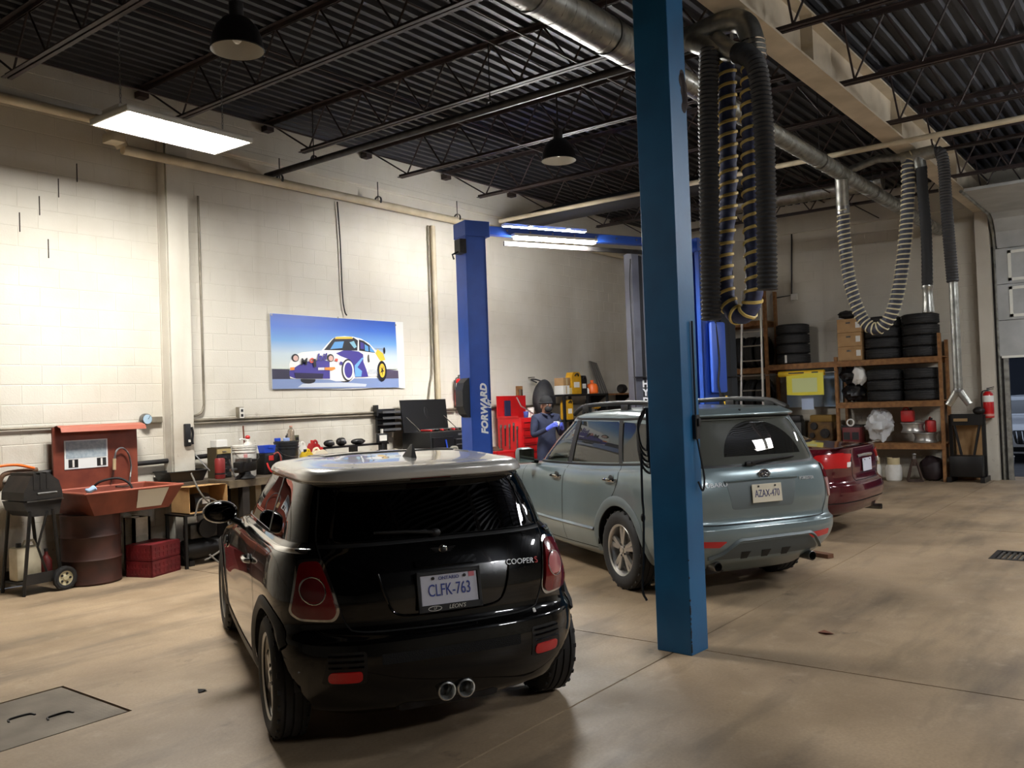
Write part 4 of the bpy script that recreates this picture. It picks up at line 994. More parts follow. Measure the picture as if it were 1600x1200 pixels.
    # door mirrors
    mr = bpy.data.objects.new('door_mirror', None); COL.objects.link(mr); mr.parent = mini; mr.location = (1.50, sg*.90, 1.01)
    MB().sph((.03, 0, 0), (.085, .115, .075), 22, 14).build('mirror_shell', M_CARBLK, mr); MB().lathe([(.098, -.006), (.104, 0), (.098, .006)], 28, TL(-.015, 0, 0) @ Matrix.Diagonal((1, 1.06, .70, 1)) @ RY_(pi/2)).build('mirror_ring', M_CHROME, mr)
    MB().sph((-.03, 0, 0), (.008, .096, .062), 20, 10).build('mirror_glass', mat('mirror_glass', (24, 26, 30), .04, .9), mr); MB().tube([(.03, -sg*.06, -.05), (.05, -sg*.13, -.085)], .022, 10).build('mirror_stalk', M_TRIMBLK, mr)  # dark reflection is painted into the mirror glass colour
    seat(mini, .95, sg*.35, M_SEATB, .30); seat(mini, .15, sg*.30, M_SEATB, .34, back=.5)
steering(mini, 1.42, .36, .92, M_SEATB); MB().box((1.72, 0, .83), (.36, 1.22, .26), .08).build('dashboard', M_SEATB, mini); MB().box((-.1, 0, .72), (.42, 1.1, .03), .01).build('parcel_shelf', M_SEATB, mini)
cs.patch('rear', REARWIN, glass('rear_glass_dark', (22, 24, 24), 1.5), 'rear_glass', mini, off=-.004, thick=.003); cs.patch('front', WSHIELD, M_GLASSL, 'windscreen', mini, off=-.004, thick=.003)
cs.ribbon('rear', [(.555, 1.26), (.60, 1.0), (.555, .80), (.505, .64), (.44, .602), (.2, .594), (0, .592), (-.2, .594), (-.44, .602), (-.505, .64), (-.555, .80), (-.60, 1.0), (-.555, 1.26)], .007, M_GAP, 'hatch_gap', mini)
cs.ribbon('rear', [(.60, .995), (.3, .996), (0, .996), (-.3, .996), (-.60, .995)], .016, M_TRIMBLK, 'glass_seal', mini, off=.002, h=.002)
# plate recess with tapered sides
cs.patch('rear', rpoly([(.345, .862), (-.345, .862), (-.27, .66), (.27, .66)], .03), mat('plate_recess', (9, 9, 10), .2, coat=.7), 'plate_recess', mini, off=.0025, thick=.008)
cs.ribbon('rear', [(.345, .862), (.32, .76), (.265, .668), (.1, .652), (-.1, .652), (-.265, .668), (-.32, .76), (-.345, .862)], .012, M_CARBLK, 'recess_edge', mini, off=.003, h=.006)
M_PLATE = mat('plate_white', (205, 205, 216), .4); M_PLATET = mat('plate_blue', (52, 70, 150), .5)
pl = licence_plate(cs, mini, .0, .762, .295, .15, 'CLFK-763', 'ONTARIO', M_PLATE, M_PLATET, frame=M_TRIMBLK, foot="LEON'S")
MB().box((.12, .06, .004), (.03, .024, .002)).build('sticker', mat('sticker_red', (214, 120, 130), .5), pl)
cs.patch('rear', rrect(-.16, .16, .872, .905, .012), M_CARBLK, 'hatch_handle', mini, off=.018, thick=.025, bulge=.004)
# winged round badge
p, n = cs.hit('rear', 0, .945); bd = bpy.data.objects.new('badge', None); COL.objects.link(bd); bd.parent = mini; bd.location = p+n*.004
MB().sph((0, 0, 0), (.008, .024, .024), 16, 10).build('roundel', M_CHROME, bd); MB().sph((-.004, 0, 0), (.008, .017, .017), 16, 10).build('roundel_centre', M_TRIMBLK, bd)
for sg in (1, -1):
    for k in range(4): MB().tube([(0, sg*.018, .008-.006*k), (0, sg*(.066-.008*k), .010-.007*k)], .0028, 6).build('wing', M_CHROME, bd)
add_text_on(cs, mini, 'rear', -.41, .845, 'COOPER', .040, mat('badge_silver', (226, 228, 230), .3, .2), 'model_badge', sx=1.1, off=.004, shear=.1); add_text_on(cs, mini, 'rear', -.515, .838, 'S', .048, mat('badge_red', (190, 60, 60), .3), 'model_badge', off=.004)
# bumper mesh strip, lower lip, exhaust
cs.ribbon('rear', [(.36, .475), (0, .475), (-.36, .475)], .05, mat('bumper_mesh', (10, 10, 10), .9, bump=1, bscale=220), 'bumper_mesh', mini, off=.002)
for y in (.036, -.064):
    ex = bpy.data.objects.new('exhaust_tip', None); COL.objects.link(ex); ex.parent = mini; ex.location = (-.545, y, .268)
    MB().lathe([(.038, .22), (.042, 0), (.047, -.012), (.046, -.022), (.040, -.026), (.035, -.016), (.031, .2)], 24, RY_(pi/2)).build('tip', mat('tip_chrome', (236, 236, 232), .22, .85), ex); MB().lathe([(0, .10), (.032, .10)], 20, RY_(pi/2)).build('bore', M_GAP, ex)
MB().box((-.3, 0, .235), (.4, .55, .12), .04).build('muffler', M_DARKSTEEL, mini)
# wiper and high-level light, roof sunroof + aerial
wp = bpy.data.objects.new('rear_wiper', None); COL.objects.link(wp); wp.parent = mini; p0, n0 = cs.hit('rear', 0.02, 1.02); p1, n1 = cs.hit('rear', .33, 1.045)
MB().sph(p0+n0*.012, (.016, .03, .022), 14, 8).build('wiper_pivot', M_TRIMBLK, wp); MB().tube([p0+n0*.018, p0.lerp(p1, .5)+n0*.022, p1+n1*.012], [.010, .008, .005], 8).build('wiper_arm', M_TRIMBLK, wp)
pa, na = cs.hit('rear', .06, 1.035); MB().tube([pa+na*.007, p0.lerp(p1, .6)+n0*.008, p1+n1*.006], .006, 6).build('wiper_blade', M_RUBBER, wp)
cs.patch('rear', rrect(-.11, .11, 1.296, 1.303, .003), M_LAMPR, 'brake_light', mini, off=.004)
cs.patch('top', rpoly([(.42, .40), (1.12, .38), (1.12, -.38), (.42, -.40)], .05), mat('sunroof_glass', (18, 20, 24), .03, coat=1), 'sunroof', mini, off=.004, thick=.008, grid=.06)
cs.ribbon('top', [(.42, .40), (1.12, .38), (1.12, -.38), (.42, -.40)], .012, M_TRIMBLK, 'sunroof_seal', mini, off=.004, h=.003, closed=True, sp=False)
p, n = cs.hit('top', .05, 0); fin = MB().add([(-.07, -.016, 0), (.07, -.03, 0), (.07, .03, 0), (-.07, .016, 0), (-.055, -.003, .075), (-.02, -.004, .075), (-.02, .004, .075), (-.055, .003, .075)], [(0, 1, 5, 4), (1, 2, 6, 5), (2, 3, 7, 6), (3, 0, 4, 7), (4, 5, 6, 7), (3, 2, 1, 0)])
fo = fin.build('aerial_fin', M_TRIMBLK, mini, smooth=30); fo.location = p-n*.004
for sg in (1, -1):
    cs.patch('front', [(sg*.56+.10*cos(a), .68+.10*sin(a)) for a in [2*pi*k/20 for k in range(20)]], mat('headlamp_clear', (210, 214, 220), .1, coat=1), 'headlamp', mini, off=.008, grid=.03)
cs.patch('front', rpoly([(.38, .60), (-.38, .60), (-.34, .45), (.34, .45)], .05), M_TRIMBLK, 'grille', mini, off=.006)
cs.ribbon('front', [(.35, .57), (0, .575), (-.35, .57)], .02, M_CHROME, 'grille_bar', mini, off=.008, h=.006)
cs.patch('rear', rrect(-.478, -.462, .582, .60, .003), M_PAPER, 'sticker', mini, off=.004, thick=.002)
# ================================================================== GREY WAGON
M_SAGE = mat('sage_grey_paint', (126, 142, 146), .3, .35, coat=.6, col2=(112, 126, 128), scale=1.5); M_SAGEL = mat('sage_grey_dull', (104, 114, 116), .5, .1)
M_GLASSF = glass('dusty_dark_glass', (46, 48, 48), 1.5, .02, .12, (120, 120, 112)); M_GLASSC = glass('clear_glass', (190, 200, 196), 1.5); M_GLASSR = glass('rear_dusty_glass', (70, 72, 70), 1.5, .05, .46, (122, 124, 116))
sub = thing('wagon', 'dusty sage grey wagon with roof rails and five spoke wheels', 'car', (7.39, 3.564, 0), radians(59.44))
SL = [
 dict(z=.20, xr=-.66, xf=3.3, w=.72, Lr=.5, Lf=.5),
 dict(z=(.325, .25, .27), xr=-.86, xf=3.46, w=.82, Lr=.55, Lf=.6, c=1),
 dict(z=(.45, .40, .42), xr=-.93, xf=3.54, w=.872, Lr=.55, Lf=.7, nr=3.6),
 dict(z=(.55, .53, .54), xr=-.95, xf=3.56, w=.886, Lr=.55, Lf=.7, nr=3.8),
 dict(z=(.600, .60, .60), xr=-.945, xf=3.55, w=.887, Lr=.55, Lf=.7, nr=3.8, c=1),
 dict(z=(.625, .625, .63), xr=-.885, xf=3.53, w=.886, Lr=.52, Lf=.7, nr=4),
 dict(z=(.80, .77, .74), xr=-.895, xf=3.48, w=.884, Lr=.52, Lf=.7, nr=4),
 dict(z=(.95, .90, .86), xr=-.875, xf=3.36, w=.874, Lr=.52, Lf=.7, nr=4),
 dict(z=(1.05, .98, .94), xr=-.835, xf=3.0, w=.848, Lr=.52, Lf=.7, nr=4),
 dict(z=(1.075, 1.01, .99), xr=-.812, xf=2.5, w=.82, Lr=.52, Lf=.7, nr=4, c=1),
 dict(z=(1.09, 1.025, 1.02), xr=-.80, xf=2.22, w=.806, Lr=.52, Lf=.7, nr=4, c=1),
 dict(z=(1.29, 1.26, 1.25), xr=-.715, xf=1.88, w=.756, Lr=.5, Lf=.6, nr=4),
 dict(z=(1.475, 1.475, 1.46), xr=-.60, xf=1.50, w=.695, Lr=.45, Lf=.5, nr=4, c=1),
 dict(z=(1.50, 1.51, 1.50), xr=-.66, xf=1.44, w=.69, Lr=.45, Lf=.5, nr=4),
 dict(z=(1.54, 1.553, 1.53), xr=-.62, xf=1.36, w=.63, Lr=.4, Lf=.5, nr=4),
 dict(z=(1.558, 1.583, 1.56), xr=-.45, xf=1.15, w=.40, Lr=.35, Lf=.4, nr=3.5),
 dict(z=(1.562, 1.588, 1.57), xr=-.3, xf=1.0, w=.03, Lr=.1, Lf=.1),
]
cs = CarShell(SL, lambda i: 0)
CV = [dict(z=.42, xr=-.7, xf=2.3, w=.68, Lr=.3, Lf=.3), dict(z=.85, xr=-.78, xf=2.2, w=.74, Lr=.35, Lf=.4), dict(z=1.08, xr=-.74, xf=2.12, w=.755, Lr=.45, Lf=.6), dict(z=1.29, xr=-.655, xf=1.8, w=.71, Lr=.45, Lf=.55), dict(z=1.45, xr=-.55, xf=1.45, w=.65, Lr=.4, Lf=.45), dict(z=1.515, xr=-.4, xf=1.2, w=.45, Lr=.3, Lf=.3), dict(z=1.52, xr=-.2, xf=1.0, w=.03, Lr=.1, Lf=.1)]
v_, f_, _ = car_surface(CV, 3); cs.cutter_raw(v_, f_)
W1 = rpoly([(2.02, 1.045), (1.40, 1.455), (1.10, 1.46), (1.13, 1.06)], [.03, .06, .02, .02]); W2 = rpoly([(1.04, 1.065), (1.01, 1.462), (.22, 1.462), (.08, 1.10)], [.02, .02, .03, .03]); W3 = rpoly([(.02, 1.11), (.15, 1.46), (-.36, 1.44), (-.55, 1.15)], [.02, .03, .05, .04])
RW = rpoly([(.66, 1.095), (.545, 1.462), (-.545, 1.462), (-.66, 1.095)], [.05, .06, .06, .05]); WS = rpoly([(.68, 1.06), (.58, 1.44), (-.58, 1.44), (-.68, 1.06)], .05)
c = MB()
for sg in (1, -1):
    for poly in (W1, W2, W3): c.prism(poly, .5*sg, 1.3*sg, 'y')
    for x in (0, 2.615): c.tube([(x, sg*.5, .345), (x, sg*1.3, .345)], .395, 40)
cs.cutter(c)
c = MB(); c.prism(RW, -1.4, -.45, 'x'); c.prism(WS, 1.25, 2.8, 'x')
cs.cutter(c)
cs.finish(sub, {0: ('body', M_SAGE), 5: ('interior_lining', M_SEATG)})
for sg in (1, -1):
    for poly, g in ((W1, M_GLASSC), (W2, M_GLASSF), (W3, M_GLASSF)): cs.patch('side', poly, g, 'window_glass', sub, off=-.004, thick=.003, sgn=sg)
    cs.patch('side', [(1.13, 1.04), (1.10, 1.468), (1.01, 1.47), (1.04, 1.05)], M_TRIMBLK, 'door_pillar', sub, off=.003, sgn=sg); cs.patch('side', [(.08, 1.09), (.22, 1.47), (.15, 1.47), (.02, 1.10)], M_TRIMBLK, 'door_pillar', sub, off=.003, sgn=sg)
    cs.ribbon('side', [(2.08, 1.03), (1.2, 1.045), (.4, 1.07), (-.1, 1.095), (-.5, 1.12)], .022, M_TRIMBLK, 'belt_seal', sub, off=.003, h=.003, sgn=sg)
    cs.ribbon('side', [(2.06, 1.04), (1.40, 1.475), (1.0, 1.482), (.2, 1.482), (-.38, 1.46), (-.6, 1.15)], .022, M_TRIMBLK, 'window_seal', sub, off=.002, h=.002, sgn=sg)
    for pts in ([(1.10, 1.03), (1.12, .8), (1.13, .5), (1.13, .30)], [(2.12, 1.0), (2.17, .8), (2.17, .5), (2.12, .3)], [(.04, 1.09), (.0, .95), (.10, .80), (.33, .68), (.40, .5), (.42, .3)]): cs.ribbon('side', pts, .008, M_GAP, 'door_gap', sub, sgn=sg)
    cs.ribbon('side', [(2.12, .30), (1.2, .292), (.42, .30)], .008, M_GAP, 'sill_gap', sub, sgn=sg)
    cs.ribbon('side', [(2.1, .485), (1.3, .475), (.46, .475)], .035, M_SAGE, 'side_moulding', sub, off=.002, h=.014, sgn=sg)
    for x in (0, 2.615):
        arc = [(x+.43*cos(a), .345+.43*sin(a)) for a in [radians(-8+196*k/18) for k in range(19)]]
        cs.ribbon('side', arc, .085, M_SAGEL, 'arch_flare', sub, off=.002, h=.020, sgn=sg)
        MB().lathe([(.392, 0), (.398, 0), (.398, .36), (.392, .36)], 32, TL(x, .87-.36 if sg > 0 else -.87, .345) @ RX(-pi/2), closed=True, a0=radians(180), a1=radians(360)).build('arch_liner', M_TRIMBLK, sub)
    for x, z in ((1.27, .915), (.12, .95)):
        hd = bpy.data.objects.new('door_handle', None); COL.objects.link(hd); hd.parent = sub; p, n = cs.hit('side', x, z, sg); hd.location = p
        MB().tube(spline([(-.10, 0, 0), (-.085, .03*sg, .002), (.0, .04*sg, .004), (.085, .03*sg, .002), (.10, 0, 0)], 5), .015, 8).build('grip', M_CHROME, hd); MB().sph((0, .0, .012), (.05, .008, .034), 14, 8).build('finger_cup', M_TRIMBLK, hd)
    rr_ = bpy.data.objects.new('roof_rail', None); COL.objects.link(rr_); rr_.parent = sub
    MB().tube(spline([(1.42, sg*.565, 1.525), (1.28, sg*.575, 1.575), (1.05, sg*.58, 1.612), (.3, sg*.585, 1.63), (-.25, sg*.58, 1.615), (-.45, sg*.57, 1.575), (-.55, sg*.56, 1.545)], 6), [.026]*3+[.022]*31+[.026]*3, 10).build('rail_bar', M_TRIMBLK, rr_) if False else MB().tube(spline([(1.42, sg*.565, 1.525), (1.28, sg*.575, 1.575), (1.05, sg*.58, 1.612), (.3, sg*.585, 1.63), (-.25, sg*.58, 1.615), (-.45, sg*.57, 1.575), (-.55, sg*.56, 1.545)], 6), .023, 10).build('rail_bar', M_TRIMBLK, rr_)
    for x in (1.1, .3, -.3): MB().box((x, sg*.58, 1.585), (.14, .045, .07), .012).build('rail_foot', M_TRIMBLK, rr_)
    tl = bpy.data.objects.new('tail_lamp', None); COL.objects.link(tl); tl.parent = sub
    LP = [(sg*.70, 1.075), (sg*.745, 1.05), (sg*.80, .80), (sg*.775, .755), (sg*.725, .77), (sg*.695, .95)]
    cs.patch('rear', rpoly(LP, .03), M_CHROME, 'lamp_bezel', tl, off=.003, thick=.015, grid=.03)
    cs.patch('rear', rpoly([(sg*.707, 1.06), (sg*.742, 1.04), (sg*.765, .94), (sg*.705, .935)], .02), M_LAMPR, 'lamp_lens', tl, off=.010, thick=.012, grid=.025)
    cs.patch('rear', rpoly([(sg*.707, .93), (sg*.768, .932), (sg*.79, .81), (sg*.77, .768), (sg*.735, .78)], .02), mat('lamp_clear_rose', (206, 160, 156), .12, coat=1), 'lamp_lens', tl, off=.010, thick=.012, grid=.025)
    cs.patch('rear', rpoly([(sg*.40, .50), (sg*.66, .515), (sg*.66, .468), (sg*.46, .455)], .01), M_REFL, 'reflector', sub, off=.006, thick=.01)
    wheel(sub, 0, sg*.765, .343, .222, .215, 'five', M_ALLOY, sg); wheel(sub, 2.615, sg*.765, .343, .222, .215, 'five', M_ALLOY, sg)
    mr = bpy.data.objects.new('door_mirror', None); COL.objects.link(mr); mr.parent = sub; mr.location = (1.86, sg*.97, 1.10)
    MB().box((0, 0, 0), (.13, .20, .17), .05).build('mirror_shell', M_SAGE, mr); MB().box((-.064, 0, 0), (.008, .17, .14), .003).build('mirror_glass', mat('mirror_silver', (190, 198, 190), .05, .95), mr); MB().tube([(.02, -sg*.08, -.06), (.05, -sg*.17, -.075)], .025, 8).build('mirror_stalk', M_TRIMBLK, mr)
    seat(sub, 1.2, sg*.36, M_SEATG, .42, back=.60); seat(sub, .25, sg*.34, M_SEATG, .45, back=.50)
steering(sub, 1.64, .36, 1.02, M_SEATB); MB().box((1.95, 0, .90), (.42, 1.35, .26), .08).build('dashboard', M_SEATG, sub)
cs.patch('rear', RW, M_GLASSR, 'rear_glass', sub, off=-.004, thick=.003); cs.patch('front', WS, M_GLASSC, 'windscreen', sub, off=-.004, thick=.003)
# wiped fan on the dusty rear glass
wfan = [(-.12+.40*cos(a), 1.115+.335*sin(a)) for a in [radians(8+164*k/20) for k in range(21)]]
cs.patch('rear', wfan, glass('wiped_glass', (26, 28, 28), 1.5, .0, .10, (110, 110, 104)), 'wiped_area', sub, off=-.0025, thick=.001, grid=.05)
cs.ribbon('rear', [(.68, 1.09), (.56, 1.475), (0, 1.478), (-.56, 1.475), (-.68, 1.09), (0, 1.082), (.68, 1.09)], .018, M_TRIMBLK, 'glass_seal', sub, off=.002, h=.002, sp=False)
cs.ribbon('rear', [(.70, 1.05), (.70, .80), (.66, .66), (.60, .628), (0, .622), (-.60, .628), (-.66, .66), (-.70, .80), (-.70, 1.05)], .008, M_GAP, 'hatch_gap', sub)
cs.patch('rear', rpoly([(.345, .965), (-.345, .965), (-.30, .74), (.30, .74)], .03), M_SAGEL, 'plate_recess', sub, off=.002, thick=.006)
cs.ribbon('rear', [(.36, .965), (0, .97), (-.36, .965)], .022, M_SAGE, 'plate_hood', sub, off=.004, h=.018)
licence_plate(cs, sub, -.03, .857, .295, .15, 'AZAX-470', None, mat('plate_cream', (222, 214, 192), .5), mat('plate_dark_blue', (70, 74, 120), .5))
p, n = cs.hit('rear', -.04, 1.008); em = bpy.data.objects.new('emblem', None); COL.objects.link(em); em.parent = sub; em.location = p+n*.006
MB().sph((0, 0, 0), (.006, .052, .033), 20, 10).build('oval', mat('emblem_dark', (30, 34, 50), .2, coat=1), em); MB().tube([(-.003, .056*cos(a), .036*sin(a)) for a in [2*pi*k/28 for k in range(28)]], .005, 6, closed=True).build('oval_ring', M_CHROME, em)
for (yy, z2, s_) in ((.022, .004, .013), (-.006, .014, .007), (-.004, -.012, .007), (-.024, .006, .007), (-.022, -.012, .007), (.012, -.016, .007)): MB().sph((-.007, yy, z2), (.004, s_, s_*.8), 8, 6).build('star', M_CHROME, em)
add_text_on(cs, sub, 'rear', .45, .945, 'SUBARU', .050, mat('badge_silver', (226, 228, 230), .3, .2), 'maker_badge', sx=1.25, off=.003); add_text_on(cs, sub, 'rear', -.47, .95, 'FORESTER', .038, MATS['badge_silver'], 'model_badge', sx=.95, off=.003)
wp = bpy.data.objects.new('rear_wiper', None); COL.objects.link(wp); wp.parent = sub; p0, n0 = cs.hit('rear', .06, 1.085); p1, n1 = cs.hit('rear', -.40, 1.125)
MB().box(p0+n0*.02, (.03, .10, .04), .012).build('wiper_pivot', M_TRIMBLK, wp); MB().tube([p0+n0*.03, p0.lerp(p1, .5)+n0*.035, p1+n1*.02], [.014, .011, .008], 8).build('wiper_arm', M_TRIMBLK, wp); pb, nb = cs.hit('rear', -.06, 1.10); MB().tube([pb+nb*.010, p1+n1*.008], .007, 6).build('wiper_blade', M_RUBBER, wp)
cs.ribbon('rear', [(.52, .36), (.42, .40), (.30, .49), (.18, .50), (-.30, .505), (-.44, .50), (-.55, .42), (-.64, .36)], .03, M_SAGEL, 'bumper_moulding', sub, off=.003, h=.018)
cs.patch('rear', rpoly([(.48, .345), (.28, .475), (-.42, .485), (-.60, .35)], .03), mat('bumper_lower_grey', (86, 92, 92), .6), 'bumper_insert', sub, off=.002, thick=.006)
for y in (.2, .0, -.2): cs.patch('rear', [(y+.03, .34), (y+.045, .40), (y-.045, .40), (y-.03, .34)], M_TRIMBLK, 'bumper_notch', sub, off=.004)
for y in (.43, -.52):
    ex = bpy.data.objects.new('exhaust_tip', None); COL.objects.link(ex); ex.parent = sub; ex.location = (-.84, y, .285)
    MB().lathe([(.036, .35), (.040, 0), (.036, -.004), (.033, .3)], 20, RY_(pi/2)).build('tip', M_STEEL, ex); MB().lathe([(0, .08), (.034, .08)], 16, RY_(pi/2)).build('bore', M_GAP, ex)
MB().box((-.45, .4, .27), (.5, .3, .16), .05).build('muffler', M_DARKSTEEL, sub); MB().cyl((0, -.6, .3), (0, .6, .3), .05, 10).build('rear_axle', M_DARKSTEEL, sub)
cs.patch('top', [(-.62+.01*cos(a), .01*sin(a)) for a in [2*pi*k/8 for k in range(8)]], M_TRIMBLK, 'washer_jet', sub, off=.006)
for sg in (1, -1): cs.patch('front', rpoly([(sg*.48, .80), (sg*.76, .86), (sg*.78, .72), (sg*.50, .70)], .03), MATS['headlamp_clear'], 'headlamp', sub, off=.006)
cs.patch('front', rpoly([(.42, .80), (-.42, .80), (-.36, .66), (.36, .66)], .03), M_TRIMBLK, 'grille', sub, off=.006)

# ================================================================== MAROON SEDAN
M_MAROON = mat('maroon_paint', (84, 16, 28), .18, .15, coat=1.0)
civ = thing('sedan', 'glossy maroon sedan with red tail lamps parked beyond the grey wagon', 'car', (10.72, 4.0, 0), radians(87.5))
VL = [
 dict(z=.20, xr=-.72, xf=3.35, w=.72, Lr=.5, Lf=.5), dict(z=(.285, .2, .22), xr=-.94, xf=3.46, w=.82, Lr=.6, Lf=.7, c=1), dict(z=(.40, .36, .38), xr=-1.02, xf=3.52, w=.862, Lr=.6, Lf=.8), dict(z=(.52, .50, .50), xr=-1.045, xf=3.54, w=.872, Lr=.6, Lf=.8), dict(z=(.60, .59, .58), xr=-1.03, xf=3.53, w=.874, Lr=.6, Lf=.8, c=1),
 dict(z=(.635, .63, .61), xr=-.985, xf=3.5, w=.874, Lr=.58, Lf=.8), dict(z=(.82, .78, .70), xr=-.965, xf=3.42, w=.868, Lr=.58, Lf=.8, nr=3.4), dict(z=(.965, .89, .79), xr=-.945, xf=3.2, w=.838, Lr=.56, Lf=.8, nr=3.4), dict(z=(1.01, .93, .88), xr=-.945, xf=2.8, w=.80, Lr=.56, Lf=.8, nr=3.4, c=1),
 dict(z=(1.03, .95, .95), xr=-.6, xf=2.35, w=.772, Lr=.6, Lf=.8, nr=3.2), dict(z=(1.05, .975, .99), xr=-.22, xf=2.0, w=.745, Lr=.6, Lf=.7, nr=3, c=1), dict(z=(1.19, 1.17, 1.17), xr=.08, xf=1.64, w=.692, Lr=.55, Lf=.6, nr=3), dict(z=(1.34, 1.335, 1.32), xr=.46, xf=1.28, w=.62, Lr=.4, Lf=.4, nr=3, c=1),
 dict(z=(1.375, 1.39, 1.37), xr=.56, xf=1.2, w=.56, Lr=.3, Lf=.3), dict(z=(1.40, 1.425, 1.40), xr=.68, xf=1.1, w=.32, Lr=.2, Lf=.2), dict(z=(1.405, 1.43, 1.405), xr=.75, xf=1.05, w=.03, Lr=.05, Lf=.05)]
cs = CarShell(VL, lambda i: 0)
CV = [dict(z=.40, xr=.0, xf=2.2, w=.66, Lr=.3, Lf=.3), dict(z=.8, xr=-.1, xf=2.05, w=.72, Lr=.3, Lf=.4), dict(z=1.03, xr=-.13, xf=1.9, w=.70, Lr=.45, Lf=.6), dict(z=1.18, xr=.14, xf=1.58, w=.645, Lr=.45, Lf=.5), dict(z=1.32, xr=.48, xf=1.22, w=.575, Lr=.3, Lf=.3), dict(z=1.36, xr=.62, xf=1.12, w=.4, Lr=.2, Lf=.2), dict(z=1.365, xr=.75, xf=1.05, w=.03, Lr=.05, Lf=.05)]
v_, f_, _ = car_surface(CV, 3); cs.cutter_raw(v_, f_)
CW1 = rpoly([(1.75, .985), (1.18, 1.315), (.98, 1.32), (.98, .985)], [.02, .05, .01, .01]); CW2 = rpoly([(.93, .99), (.93, 1.32), (.58, 1.315), (.20, 1.10), (.22, 1.0)], [.01, .01, .05, .03, .02])
CRW = rpoly([(.56, 1.075), (.47, 1.325), (-.47, 1.325), (-.56, 1.075)], .05); CWS = rpoly([(.60, 1.02), (.5, 1.31), (-.5, 1.31), (-.60, 1.02)], .05)
c = MB()
for sg in (1, -1):
    for poly in (CW1, CW2): c.prism(poly, .45*sg, 1.3*sg, 'y')
    for x in (0, 2.70): c.tube([(x, sg*.5, .31), (x, sg*1.3, .31)], .36, 36)
cs.cutter(c); c = MB(); c.prism(CRW, -1, .7, 'x'); c.prism(CWS, 1.2, 2.6, 'x'); cs.cutter(c)
cs.finish(civ, {0: ('body', M_MAROON), 5: ('interior_lining', M_SEATT)})
for sg in (1, -1):
    for poly in (CW1, CW2): cs.patch('side', poly, M_GLASSL, 'window_glass', civ, off=-.004, thick=.003, sgn=sg)
    for pts in ([(.95, .97), (.96, .7), (.96, .3)], [(.20, 1.0), (.30, .75), (.36, .5), (.38, .32)], [(1.85, .96), (1.9, .6), (1.86, .3)]): cs.ribbon('side', pts, .008, M_GAP, 'door_gap', civ, sgn=sg)
    cs.ribbon('side', [(1.8, .965), (1.0, .968), (.2, .985)], .02, M_TRIMBLK, 'belt_seal', civ, off=.002, h=.003, sgn=sg)
    tl = bpy.data.objects.new('tail_lamp', None); COL.objects.link(tl); tl.parent = civ
    cs.patch('side', rpoly([(-.90, .965), (-.68, .945), (-.56, .80), (-.60, .785), (-.90, .80)], [.01, .02, .02, .01, .01]), M_REFL, 'lamp_lens', tl, off=.010, thick=.014, grid=.03, sgn=sg)
    cs.patch('rear', rpoly([(sg*.40, .945), (sg*.66, .965), (sg*.72, .80), (sg*.52, .79)], .02), M_REFL, 'lamp_lens', tl, off=.010, thick=.014, grid=.03)
    cs.patch('rear', rpoly([(sg*.45, .855), (sg*.53, .855), (sg*.54, .80), (sg*.48, .80)], .01), M_PAPER, 'reverse_lamp', tl, off=.014, thick=.01, grid=.03)
    wheel(civ, 0, sg*.75, .315, .205, .2, 'five', M_ALLOY, sg); wheel(civ, 2.7, sg*.75, .315, .205, .2, 'five', M_ALLOY, sg)
    seat(civ, 1.05, sg*.36, M_SEATT, .30, back=.58); seat(civ, .30, sg*.33, M_SEATT, .36, back=.46)
    mr = bpy.data.objects.new('door_mirror', None); COL.objects.link(mr); mr.parent = civ; mr.location = (1.62, sg*.93, 1.02); MB().box((0, 0, 0), (.11, .18, .13), .045).build('mirror_shell', M_MAROON, mr); MB().tube([(.02, -sg*.07, -.04), (.05, -sg*.16, -.05)], .02, 8).build('mirror_stalk', M_TRIMBLK, mr)
    cs.patch('front', rpoly([(sg*.42, .72), (sg*.76, .78), (sg*.78, .66), (sg*.44, .62)], .03), MATS['headlamp_clear'], 'headlamp', civ, off=.006)
steering(civ, 1.5, .36, .9, M_SEATB); MB().box((1.8, 0, .84), (.36, 1.2, .24), .08).build('dashboard', M_SEATT, civ)
cs.patch('rear', CRW, M_GLASSL, 'rear_glass', civ, off=-.004, thick=.003); cs.patch('front', CWS, M_GLASSL, 'windscreen', civ, off=-.004, thick=.003)
cs.ribbon('rear', [(.58, 1.06), (.49, 1.34), (0, 1.342), (-.49, 1.34), (-.58, 1.06), (0, 1.058), (.58, 1.06)], .016, M_TRIMBLK, 'glass_seal', civ, off=.002, h=.002, sp=False)
cs.ribbon('rear', [(.39, .99), (.42, .80), (.38, .65), (.3, .64), (0, .638), (-.3, .64), (-.38, .65), (-.42, .80), (-.39, .99)], .008, M_GAP, 'boot_gap', civ)
MB().loft([[(-.945+.06*k, y, 1.005+.03*(1-abs(y)/.75)**.3+(.02 if k in (0,) else .0)) for k, dz in ((0, 0), (1, 0), (2.2, 0))] for y in [-.70+.1*i for i in range(15)]], closed=True).build('boot_spoiler', M_MAROON, civ)
cs.ribbon('rear', [(.24, .905), (0, .91), (-.24, .905)], .035, M_CHROME, 'plate_chrome', civ, off=.006, h=.012)
licence_plate(cs, civ, 0, .80, .295, .15, '', None, mat('plate_far', (205, 208, 220), .5), mat('plate_far_ink', (150, 156, 190), .5))
cs.ribbon('rear', [(.8, .40), (.4, .415), (0, .42), (-.4, .415), (-.8, .40)], .012, M_GAP, 'bumper_line', civ)
MB().lathe([(.03, .3), (.034, 0), (.03, .0), (.028, .25)], 16, TL(-.98, -.45, .25) @ RY_(pi/2)).build('exhaust_tip', M_STEEL, civ); MB().box((-.5, -.35, .26), (.4, .5, .14), .05).build('muffler', M_DARKSTEEL, civ)

